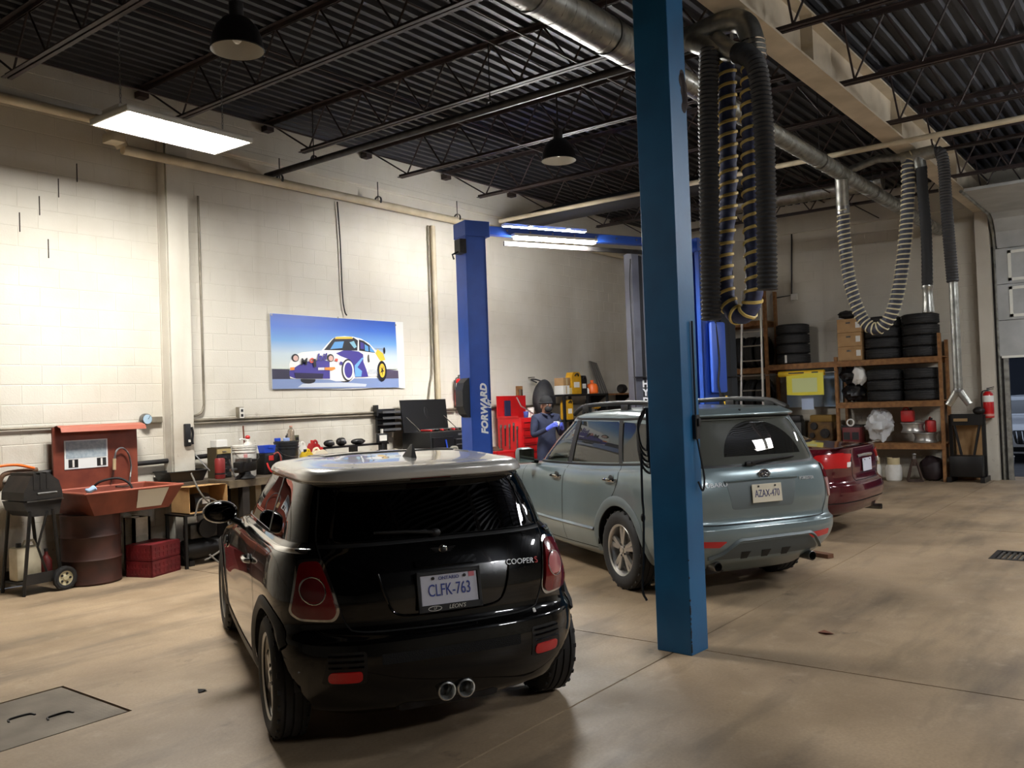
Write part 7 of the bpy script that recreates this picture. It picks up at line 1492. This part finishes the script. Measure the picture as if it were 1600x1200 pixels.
def person():
    t = thing('person', 'mechanic in navy coverall, black beanie and blue gloves looking at held part', 'person', (11.28, 8.05, 0), radians(246)+pi/2)
    V, E, Rr = [], [], []
    def add(p, r, par=None):
        V.append(p); Rr.append(r if isinstance(r, tuple) else (r, r)); i = len(V)-1
        if par is not None: E.append((par, i))
        return i
    pel = add((0, 0, .96), (.155, .12)); wa = add((0, .0, 1.08), (.15, .115), pel); ch = add((0, .01, 1.24), (.17, .125), wa); uc = add((0, .02, 1.38), (.165, .115), ch); nk = add((0, .015, 1.475), (.062, .062), uc); hd0 = add((0, -.01, 1.54), (.075, .085), nk); hd1 = add((0, -.025, 1.63), (.078, .095), hd0); add((0, -.015, 1.69), (.06, .075), hd1)
    tips = []
    for s in (-1, 1):
        hp = add((s*.095, 0, .90), (.095, .105), pel); kn = add((s*.12, -.02, .50), (.068, .072), hp); an = add((s*.13, .02, .11), (.05, .055), kn); ft = add((s*.14, -.06, .045), (.045, .04), an); add((s*.15, -.16, .035), (.042, .03), ft)
        sh_ = add((s*.195, .02, 1.40), (.075, .08), uc); elb = add((s*.26, -.02, 1.13), (.055, .058), sh_); wr = add((s*.13, -.25, 1.24), (.038, .036), elb); pm = add((s*.085, -.31, 1.28), (.04, .026), wr)
        for k, (dx, dz, ln) in enumerate(((.028, .02, .036), (.022, .004, .042), (.018, -.013, .040), (.012, -.028, .032))):
            b0 = add((s*(.075-.0)+s*dx*.2, -.345, 1.30+dz), (.0115, .0115), pm); b1 = add((s*(.055-.006*k), -.345-ln*.7, 1.305+dz), (.0095, .0095), b0); add((s*(.03-.004*k), -.345-ln*.9, 1.298+dz*.9), (.0085, .0085), b1)
        th = add((s*.06, -.30, 1.315), (.014, .013), pm); th2 = add((s*.035, -.325, 1.338), (.011, .011), th); add((s*.018, -.35, 1.335), (.0095, .0095), th2)
    me = bpy.data.meshes.new('body'); me.from_pydata(V, E, []); o = bpy.data.objects.new('body', me); COL.objects.link(o)
    sk = o.modifiers.new('skin', 'SKIN'); sk.use_smooth_shade = True
    for i, v in enumerate(me.skin_vertices[0].data): v.radius = Rr[i]; v.use_root = (i == 0)
    ss = o.modifiers.new('sub', 'SUBSURF'); ss.levels = 2; ss.render_levels = 2
    m2 = bpy.data.meshes.new_from_object(o.evaluated_get(bpy.context.evaluated_depsgraph_get())); bpy.data.objects.remove(o)
    for m in (mat('coverall_navy', (34, 41, 66), .8, col2=(26, 32, 54), scale=12, bump=.3, bscale=25), mat('glove_blue', (86, 104, 214), .45), mat('skin_brown', (120, 84, 66), .55), mat('boot_black', (24, 22, 22), .6)): m2.materials.append(m)
    for p in m2.polygons:
        c = p.center
        p.material_index = 2 if c.z > 1.475 and abs(c.x) < .12 else 1 if c.y < -.255 and 1.15 < c.z < 1.42 else 3 if c.z < .12 else 0
        p.use_smooth = True
    b = bpy.data.objects.new('body', m2); COL.objects.link(b); b.parent = t
    hb = MB().sph((0, .0, 1.665), (.098, .118, .095), 22, 14); hb.v = [(x, y, max(z, 1.635+.2*(y+.118)*(-.15))) for x, y, z in hb.v]; hb.build('beanie', mat('beanie_black', (26, 27, 29), .9, bump=.4, bscale=70), t); MB().tube([(.097*cos(a), .116*sin(a), 1.642) for a in [2*pi*k/28 for k in range(28)]], .014, 8, closed=True).build('beanie_cuff', MATS['beanie_black'], t)
    MB().sph((0, -.075, 1.545), (.066, .05, .055), 18, 12).build('face_mask', mat('mask_black', (20, 20, 22), .8), t)
    MB().sph((0, -.118, 1.595), (.014, .018, .026), 10, 8).build('nose', MATS['skin_brown'], t)
    for s in (-1, 1):
        MB().sph((s*.033, -.103, 1.608), (.012, .008, .007), 10, 8).build('eye', mat('eye_white', (210, 206, 200), .3), t); MB().sph((s*.033, -.109, 1.607), (.005, .004, .006), 8, 6).build('iris', M_BLACK, t); MB().tube([(s*.018, -.112, 1.623), (s*.05, -.102, 1.623)], .004, 5).build('eyebrow', M_BLACK, t)
        MB().sph((s*.083, .0, 1.585), (.012, .026, .034), 10, 8).build('ear', MATS['skin_brown'], t)
        MB().tube(spline([(s*.03, -.095, 1.44), (s*.075, -.07, 1.46), (s*.085, .02, 1.475), (s*.05, .09, 1.47)], 5), .02, 6).build('collar', MATS['coverall_navy'], t)
    MB().b2((.06, -.128, 1.315), (.15, -.112, 1.345), .004).build('name_patch', M_WHITE, t)
    return t
person()
hp_ = thing('machine_part', 'small pale metal part held in the blue gloved hands', 'part', (11.28, 8.05, 1.30), radians(246)+pi/2); MB().lathe([(0, -.03), (.016, -.03), (.02, 0), (.016, .035), (0, .035)], 12, TL(0, -.375, .01) @ RY_(.5)).build('barrel', M_ALU, hp_); MB().tube([(0, -.38, .02), (.01, -.39, .07)], .006, 6).build('pin', M_STEEL, hp_)

bs = thing('steel_shelf', 'black steel shelf on the wall side loaded with tool cases', 'shelf', (12.95, 9.05, 0))
for z in (1.28, 1.74): MB().b2((0, -.22, z), (1.5, .22, z+.035)).build('shelf_board', M_BLACK, bs, smooth=0)
for x in (.02, .80, 1.48):
    for y in (-.2, .2): MB().b2((x-.025, y-.02, 0), (x+.025, y+.02, 1.775)).build('upright', M_BLACK, bs, smooth=0)
def case(loc, w, d, h, m, label, rz=0, hole=True):
    t = thing('tool_case', label, 'tool case', loc, rz); MB().prism(rpoly([(-w/2, 0), (w/2, 0), (w/2, h*.8), (w*.36, h), (-w*.36, h), (-w/2, h*.8)], .02), -d/2, d/2, 'y').build('shell', m, t, smooth=30)
    MB().tube(spline([(-w*.2, -d/2-.004, h*.82), (-w*.1, -d/2-.02, h*.92), (w*.1, -d/2-.02, h*.92), (w*.2, -d/2-.004, h*.82)], 5), .012, 8).build('handle', M_BLACK, t); MB().b2((-w*.3, -d/2-.004, h*.3), (w*.3, -d/2+.002, h*.55)).build('label', M_PAPER, t, smooth=0); return t
case((13.44, 8.95, 1.777), .30, .14, .40, M_YELTOOL, 'upright yellow tool case on the top steel shelf')
case((13.72, 9.0, 1.777), .20, .2, .34, M_BLACK, 'black tool case beside the upright yellow case')
for k, (x, w, h, m, lab) in enumerate(((13.10, .20, .16, M_PAPER, 'white carton on the top steel shelf'), (13.12, .22, .14, M_CARD, 'brown carton stacked on the white carton'), (13.245, .07, .12, mat('cream_carton', (210, 196, 150), .7), 'small cream carton on the top steel shelf'))):
    t = thing('carton', lab, 'box', (x, 8.98, 1.775+(.161 if k == 1 else 0))); MB().box((0, 0, h/2), (w, .2, h), .003).build('box', m, t); MB().b2((-w*.1, -.101, .01), (w*.1, -.0995, h-.01)).build('tape', mat('tape', (190, 170, 130), .4), t, smooth=0)
bottle('fluid_flask', (13.87, 8.92, 1.777), .03, .12, M_PAPER, 'little white flask on the top steel shelf')
oj = thing('fuel_jug', 'round orange plastic jug on the top steel shelf', 'jug', (14.07, 8.95, 1.777)); MB().lathe([(0, 0), (.10, 0), (.115, .02), (.115, .12), (.09, .18), (.03, .2), (.028, .23), (0, .23)], 20).build('body', M_ORANGE, oj); MB().cyl((0, 0, .23), (0, 0, .255), .034, 12).build('cap', M_ORANGE, oj)
case((13.22, 8.97, 1.318), .20, .14, .36, M_YELTOOL, 'narrow yellow tool case on the lower steel shelf')
for k in range(3):
    t = thing('cordless_drill', ('yellow and black drill on the lower steel shelf by its end post', 'second yellow and black drill on the lower steel shelf', 'grey and yellow drill beside the narrow yellow case')[k], 'drill', (14.2-.22*k, 8.94, 1.315)); MB().lathe([(0, -.09), (.03, -.09), (.036, .02), (.02, .08), (.012, .12), (0, .12)], 12, TL(0, 0, .20) @ RY_(pi/2)).build('motor', M_YELTOOL if k < 2 else M_STEEL, t); MB().box((-.03, 0, .11), (.045, .04, .13), .012, RY_(.2)).build('grip', M_BLACK, t); MB().box((-.035, 0, .03), (.10, .07, .05), .012).build('battery', M_BLACK, t)
bp_ = thing('tool_bag', 'bulky black tool bag hanging behind the mechanic', 'bag', (12.66, 9.08, 1.42)); bgm = MB().sph((0, 0, .30), (.24, .17, .33), 24, 16); bgm.v = [(x*(1+.06*sin(9*z)), y, z+.02*sin(14*x)) for x, y, z in bgm.v]; bgm.build('bag', mat('bag_black', (28, 28, 30), .7, col2=(60, 60, 62), scale=5, bump=.4, bscale=12), bp_); MB().tube(spline([(-.12, .05, .58), (-.08, .2, .64), (.08, .2, .64), (.12, .05, .58)], 6), .014, 6).build('strap', M_BLACK, bp_); MB().b2((-.12, -.19, .18), (.12, -.15, .34), .02).build('pocket', M_BLACK, bp_)
MB().cyl((0, .18, .68), (0, .32, .68), .010, 6).build('wall_hook', M_STEEL, bp_)
sf = thing('wall_shelf', 'narrow wall shelf holding a metal panel beside the lift column', 'shelf', (14.55, 9.1, 1.74)); MB().b2((0, -.18, 0), (1.2, .28, .03)).build('board', M_WOOD, sf, smooth=0)
for x in (.1, 1.1): MB().prism([(.28, 0), (-.12, 0), (.28, -.25)], x-.015, x+.015, 'x').build('bracket', M_DARKSTEEL, sf, smooth=0)
pn = thing('metal_panel', 'ribbed grey metal panel leaning on the wall shelf', 'panel', (14.85, 9.15, 1.772)); 
MB().add([(-.14, .02, 0), (.16, .02, 0), (.06, .2, .62), (-.2, .2, .66), (-.14, .05, 0), (.16, .05, 0), (.06, .23, .62), (-.2, .23, .66)], [(0, 1, 2, 3), (7, 6, 5, 4), (0, 4, 5, 1), (1, 5, 6, 2), (2, 6, 7, 3), (3, 7, 4, 0)]).build('panel', mat('panel_metal', (116, 112, 108), .5, .5), pn, smooth=0)
for k in range(3): MB().tube([(-.08+.09*k, .015, .01), (-.13+.075*k, .19, .60)], .012, 6).build('rib', MATS['panel_metal'], pn)
al = thing('alternator', 'dark alternator lying on the wall shelf', 'engine part', (15.3, 9.02, 1.77)); MB().lathe([(0, -.09), (.07, -.09), (.09, -.06), (.09, .05), (.06, .09), (.02, .1), (0, .1)], 16, TL(0, 0, .09) @ RY_(pi/2)).build('housing', M_DARKSTEEL, al); MB().lathe([(0, -.01), (.05, -.012), (.045, 0), (.05, .012), (0, .01)], 16, TL(.12, 0, .09) @ RY_(pi/2)).build('pulley', M_STEEL, al)
bx2 = thing('black_cabinet', 'black metal wall cabinet below the wall shelf', 'cabinet', (15.2, 9.255, 1.12)); MB().b2((-.35, -.12, 0), (.35, .14, .42), .006).build('body', M_BLACK, bx2); MB().b2((-.33, -.13, .02), (.33, -.118, .40), .003).build('door', M_CHEST, bx2); MB().b2((.1, -.145, .2), (.18, -.128, .22)).build('handle', M_CHROME, bx2, smooth=0)
gk = thing('wall_clock', 'small round black gauge on a stem beside the steel shelf', 'gauge', (14.52, 9.33, 1.62)); MB().lathe([(0, .03), (.06, .03), (.066, .0), (.066, -.03), (0, -.03)], 20, RX(pi/2)).build('body', M_BLACK, gk); MB().lathe([(0, .033), (.045, .033)], 18, RX(pi/2)).build('dial', M_DARKSTEEL, gk); MB().cyl((0, 0, -.06), (0, 0, -.3), .01, 8).build('stem', M_STEEL, gk)

# ================================================================== FAR WALL: TIMBER SHELVES AND TYRES
tsf = thing('tyre_rack', 'rough timber shelving holding tyres along the far wall', 'shelving', (17.08, 0, 0))
def stud(x, y, z0, z1, w=.05, d=.09): MB().b2((x-d/2, y-w/2, z0), (x+d/2, y+w/2, z1)).build('post', M_WOOD, tsf, smooth=0)
for y, zt in ((3.44, 2.62), (5.24, 2.30), (6.58, 3.72), (8.25, 2.5)):
    for x in (-.28, .28): stud(x, y, 0, zt if x < 0 or zt > 3 else zt-.1)
for (y0, y1, zs) in ((3.42, 5.26, (.66, 1.42, 2.20)), (5.26, 6.60, (.66, 2.20)), (6.60, 8.27, (1.30, 2.16, 3.1))):
    for z in zs:
        for x in (-.32, .32): MB().b2((x-.02, y0, z-.09), (x+.02, y1, z)).build('rail', M_WOOD, tsf, smooth=0)
        for k in range(4): MB().b2((-.30+.15*k, y0, z), (-.155+.15*k, y1, z+.018)).build('shelf_plank', M_WOOD, tsf, smooth=0)
tyre_me = tyre_mb(.315, .20, .19, 40).tr(TL(0, 0, .095) @ RX(pi/2)).mesh('tyre', M_TYRE, 35)
def tyre(x, y, z, label, group, stand=False):
    o = bpy.data.objects.new('tyre', tyre_me); COL.objects.link(o)
    if stand: o.rotation_euler = (pi/2, 0, radians(random.uniform(-4, 4))); o.location = (x, y, z+.315)
    else: o.location = (x, y, z); o.rotation_euler.z = random.random()*6
    return tag(o, label, 'tyre', group)
Z1, Z2, Z3 = 2.221, 1.441, .681
lev = ('lowest', 'second', 'third', 'topmost')
for k in range(4): tyre(17.05, 6.13, Z1+.195*k, 'black tyre, %s of the lone stack on the top shelf' % lev[k], 'lone tyre stack')
for k in range(4): tyre(17.05, 4.44, Z1+.195*k, 'black tyre, %s of the stack beside the cartons' % lev[k], 'tyre stack by the cartons')
for k in range(4): tyre(17.05, 3.79, Z1+.195*k, 'black tyre, %s of the top shelf stack by the end post' % lev[k], 'tyre stack by the end post')
for y, nm in ((4.44, 'inner'), (3.79, 'end post')):
    for k in range(3): tyre(17.05, y, Z2+.195*k, 'black tyre, %s of the %s stack on the middle shelf' % (lev[k] if k < 2 else 'topmost', nm), 'middle shelf tyres')
for k in range(6): tyre(17.05, 6.82+.24*k, 2.182, 'black tyre standing upright on the left bay top shelf', 'upright tyres, top shelf', True)
for k in range(5): tyre(17.05, 6.83+.25*k, 1.322, 'black tyre standing upright on the left bay lower shelf', 'upright tyres, lower shelf', True)
tg_ = MB().lathe([(.3155, -.014), (.317, -.014), (.317, .014), (.3155, .014)], 6, a0=radians(150), a1=radians(172), closed=True)
tl_ = MB(); tl_.lathe([(.316, .02), (.318, .02), (.318, .17), (.316, .17)], 3, closed=True, a0=radians(168), a1=radians(176)); o = tl_.build('size_label', M_PAPER); o.location = (17.05, 6.13, Z1); tag(o, 'white paper label stuck on the lowest stacked tyre', 'label')
for k in range(3):
    t = thing('carton', 'brown cardboard file box, %s of three on the top shelf' % ('lowest', 'middle', 'topmost')[k], 'box', (17.03, 4.985, Z1+.262*k), radians(random.uniform(-2, 2)), 'cartons on the top shelf')
    MB().box((0, 0, .13), (.38, .44, .258), .006).build('box', M_CARD, t); MB().b2((-.196, -.025, .17), (-.186, .055, .195)).build('hand_hole', M_BLACK, t, smooth=0); MB().b2((-.196, -.20, .08), (-.189, -.12, .19)).build('label', M_PAPER, t, smooth=0); MB().b2((-.195, -.222, .215), (.195, .222, .22)).build('lid_edge', mat('card_edge', (150, 116, 76), .8), t, smooth=0)
def crumple(loc, r, m, name, label, cat, seed=1, n=26, amp=.3):
    mb = MB().sph((0, 0, 0), 1, n, n//2); out = []
    for p in mb.v:
        v = Vector(p); d = 1+amp*(mnoise.noise(v*2.3+Vector((seed, 0, 0))))+amp*.6*abs(mnoise.noise(v*5+Vector((0, seed, 0)))); out.append((p[0]*r[0]*d, p[1]*r[1]*d, max(p[2], -.93)*r[2]*d))
    mb.v = out; zmin = min(q[2] for q in out); mb.v = [(a, b, c-zmin) for a, b, c in out]; o = mb.build(name, m); o.location = loc; return tag(o, label, cat)
M_BAGC = mat('clear_plastic_bag', (236, 238, 240), .2); M_BAGC.node_tree.nodes['Principled BSDF'].inputs['Transmission Weight'].default_value = .3; M_BAGC.node_tree.nodes['Principled BSDF'].inputs['IOR'].default_value = 1.1
M_BAGK = mat('black_bag', (22, 22, 24), .3)
crumple((16.98, 4.54, Z3), (.20, .22, .24), M_BAGC, 'plastic_bag', 'large crumpled clear plastic bag on the lower shelf', 'bag', 3, 34, .5)
crumple((17.0, 4.98, Z2), (.22, .20, .16), M_BAGK, 'black_bag', 'crumpled black bag on the middle shelf', 'bag', 8); crumple((16.98, 5.02, Z2+.33), (.2, .2, .14), M_BAGK, 'black_bag', 'glossy black bag heaped on another bag', 'bag', 11); crumple((16.9, 4.86, Z2+.30), (.12, .12, .17), M_PAPER, 'white_bag', 'crumpled white bag among black bags', 'bag', 5)
crumple((17.0, 5.05, Z1+.79), (.14, .16, .07), M_DARKSTEEL, 'black_bag', 'small dark bundle on the topmost carton', 'bundle', 9)
rb_ = thing('red_toolbox', 'dark red steel box with round handle on the lower shelf', 'toolbox', (16.98, 5.02, Z3)); MB().box((0, 0, .15), (.36, .32, .30), .01).build('body', mat('toolbox_maroon', (104, 34, 36), .5), rb_); MB().b2((-.19, -.17, .29), (.19, .17, .33), .006).build('lid', M_DARKSTEEL, rb_); MB().tube([(-.19, .06*cos(a), .38+.06*sin(a)) for a in [2*pi*k/20 for k in range(20)]], .014, 6, closed=True).build('ring_handle', M_PAPER, rb_)
for y in (-.08, .08): MB().b2((-.186, y-.06, .06), (-.178, y+.06, .2)).build('vent', M_BLACK, rb_, smooth=0)
def rimthing(loc, label):
    t = thing('alloy_wheel', label, 'wheel', loc); MB().lathe([(.19, 0), (.205, .0), (.205, .02), (.188, .03), (.17, .09), (.188, .15), (.205, .16), (.205, .18), (.19, .18), (.16, .09)], 32, closed=True).build('rim', M_ALLOY, t); MB().lathe([(.03, .10), (.08, .11), (.165, .09), (.165, .08), (.08, .10), (.03, .09)], 24, closed=True).build('disc', M_ALLOY, t); return t
rimthing((17.0, 3.78, Z3), 'bright alloy wheel lying on the lower shelf'); rimthing((17.0, 3.98, Z3+.182), 'bright alloy wheel stacked on another wheel')
def gascan(loc, rz, label):
    t = thing('fuel_can', label, 'fuel can', loc, rz); MB().box((0, 0, .11), (.22, .16, .22), .035).build('body', M_REDP, t); MB().cyl((-.06, 0, .22), (-.06, 0, .26), .025, 12).build('cap', M_BLACK, t); MB().tube(spline([(-.02, 0, .215), (0, 0, .26), (.06, 0, .255), (.09, 0, .2)], 5), .014, 8).build('handle', M_REDP, t); return t
gascan((16.98, 3.68, Z3+.182), .4, 'red fuel can standing on the lower alloy wheel'); gascan((17.0, 4.06, Z3+.366), 1.5, 'red fuel can resting on the upper alloy wheel')
def tank(loc, label):
    t = thing('white_tank', label, 'tank', loc); MB().lathe([(0, 0), (.11, 0), (.13, .02), (.135, .06), (.135, .24), (.12, .29), (.06, .32), (0, .32)], 24).build('cylinder', M_WHITE, t); MB().lathe([(.10, .30), (.105, .30), (.105, .42), (.10, .42)], 20, closed=True, a0=.5, a1=5.2).build('collar', mat('tank_collar', (196, 180, 140), .5), t); MB().cyl((0, 0, .31), (0, 0, .40), .022, 10).build('valve', M_STEEL, t); return t
tank((16.75, 4.62, 0), 'white steel tank on the floor below the shelf'); tank((16.72, 4.27, 0), 'white steel tank beside another on the floor')
jackstand((16.72, 3.92, 0), .3, 'rusty jack stand on the floor beside the white tanks', mat('jack_rust', (70, 52, 42), .7), .34)
dg_ = crumple((16.98, 3.68, 0), (.2, .22, .22), mat('bag_maroon_black', (40, 28, 30), .5), 'duffel_bag', 'dark duffel bag on the floor under the shelf', 'bag', 4, 24, .2)
# yellow roll, blue board, engines
yb = thing('plastic_roll', 'yellow printed plastic roll hanging on a rod between shelf posts', 'roll', (16.72, 5.86, 2.02)); MB().cyl((0, -.62, 0), (0, 1.0, .0), .010, 8).build('rod', M_STEEL, yb); MB().cyl((0, -.42, 0), (0, .46, 0), .055, 18).build('roll', M_YEL, yb)
MB().loft([[(-.052+.012*sin(4*y), y, z) for z in (0, -.12, -.25, -.42+.05*max(0, y))] for y in [-.42+.08*k for k in range(10)]], closed=False, caps=False).build('hanging_sheet', mat('sheet_yellow', (226, 214, 60), .35), yb); MB().loft([[(-.056+.012*sin(4*y), y, z) for z in (-.09, -.36)] for y in [-.30+.07*k for k in range(8)]], closed=False, caps=False).build('sheet_panel', mat('sheet_pale', (206, 214, 150), .35), yb)
for y0, y1, z in ((-.05, .25, .012), (-.32, -.2, .012)): MB().b2((-.058, y0, z-.012), (-.053, y1, z+.012)).build('print_band', M_BLACK, yb, smooth=0)
bbd = tag(MB().b2((17.32, 5.3, 1.36), (17.34, 6.4, 2.12)).build('blue_board', mat('board_pale_blue', (150, 176, 206), .5, col2=(190, 200, 206), scale=3)), 'pale blue sheet of board behind the yellow roll', 'board')
def engine(loc, rz, m1, m2, label):
    t = thing('engine', label, 'engine', loc, rz); MB().box((0, 0, .22), (.34, .5, .36), .03).build('block', m1, t); MB().box((0, 0, .46), (.24, .46, .14), .03).build('cylinder_head', m2, t); MB().box((-.02, 0, .06), (.28, .4, .12), .03).build('sump', m1, t)
    for k, (y, z, r) in enumerate(((-.12, .18, .09), (.1, .32, .07), (.14, .14, .05))): MB().lathe([(0, -.02), (r, -.02), (r*.9, 0), (r, .02), (0, .02)], 20, TL(-.2, y, z) @ RY_(pi/2)).build('pulley', M_DARKSTEEL, t); MB().cyl((-.2, y, z), (-.1, y, z), .02, 8).build('shaft', M_STEEL, t)
    for k in range(4): MB().tube(spline([(.12, -.18+.12*k, .44), (.2, -.18+.12*k, .46), (.24, -.18+.12*k, .36), (.2, -.16+.1*k, .26)], 4), .022, 8).build('manifold_pipe', m2, t)
    return t
engine((17.05, 6.25, Z3), .1, mat('engine_dark', (44, 44, 46), .5, .5, col2=(74, 72, 70), scale=8), M_DARKSTEEL, 'dark greasy engine on the timber shelf under the yellow roll'); engine((17.05, 5.60, Z3), -.15, mat('engine_rust', (112, 84, 46), .7, .3, col2=(70, 52, 36), scale=7), mat('engine_rust2', (140, 110, 54), .7, .3), 'rusty brown engine beside the dark engine on the shelf')
pp = tag(MB().b2((16.88, 5.72, 1.32), (16.885, 5.95, 1.58)).build('paper_sheet', mat('paper_blue', (176, 192, 220), .6)), 'pale blue paper hanging over the rusty engine', 'paper')
pp.location.z = 0
# ladder
ladr = thing('step_ladder', 'aluminium ladder leaning on the timber rack', 'ladder', (16.2, 6.72, 0), 0)
lean = .30
for y in (-.22, .22): MB().tube([(0, y*1.12, 0), (lean, y*.85, 3.7)], .026, 4).build('stile', M_ALU, ladr)
for k in range(12): z = .28+.29*k; f = z/3.7; MB().tube([(lean*f, -.22*(1.12-.27*f), z), (lean*f, .22*(1.12-.27*f), z)], .016, 6).build('rung', M_ALU, ladr)
# black frame machine with cardboard by the column
fm = thing('machine_stand', 'black steel machine frame standing against the far wall by the column', 'frame', (16.95, 3.10, 0), 0)
for y in (-.26, .26): MB().b2((.05, y-.03, .0), (.12, y+.03, 1.16)).build('upright', M_BP, fm, smooth=0); MB().b2((-.25, y-.035, 0), (.3, y+.035, .09)).build('foot', M_BP, fm, smooth=0)
MB().b2((.03, -.26, .98), (.13, .26, 1.18)).build('top_beam', M_BP, fm, smooth=0); MB().b2((-.2, -.26, .09), (.12, .26, .46), .02).build('lower_box', M_BP, fm)
MB().b2((.0, -.02, 1.05), (.035, .2, 1.1)).build('beam_label', mat('label_tan', (150, 120, 80), .7), fm, smooth=0)
for s in (-1, 1): MB().tube([(.06, s*.20, .98), (.03, s*.10, .46)], .022, 6).build('strut', M_BP, fm)
MB().sph((.06, -.2, 1.23), (.09, .10, .07), 14, 10).build('clamp_head', M_BP, fm)
tag(MB().b2((17.27, 2.92, 0), (17.30, 3.33, 1.12)).build('cardboard_sheet', M_CARD), 'sheet of cardboard standing behind the black steel frame', 'cardboard').rotation_euler = (0, 0, 0)
# small rolling cart with bottles in front of the left bay
ct = thing('utility_cart', 'tall grey utility cart carrying bottles behind the wagon', 'cart', (13.3, 6.05, 0)); 
for z in (.3, .9, 1.42): MB().b2((-.25, -.32, z), (.25, .32, z+.03)).build('tray', mat('cart_grey', (90, 90, 92), .5), ct, smooth=0)
for x in (-.23, .23):
    for y in (-.3, .3): MB().b2((x-.015, y-.015, .08), (x+.015, y+.015, 1.45)).build('upright', MATS['cart_grey'], ct, smooth=0); tyre_mb(.05, .03, .03, 14).tr(TL(x, y, .052)).build('caster', M_RUBBER, ct)
for k, (y, m, lab) in enumerate(((6.24, M_WHITE, 'white bottle on the utility cart'), (6.1, mat('grey_bottle', (190, 190, 186), .4), 'pale grey bottle on the utility cart'), (5.86, M_YEL, 'yellow bottle on the utility cart'))): bottle('fluid_bottle', (13.2, y, 1.45), .05, .22, m, lab)
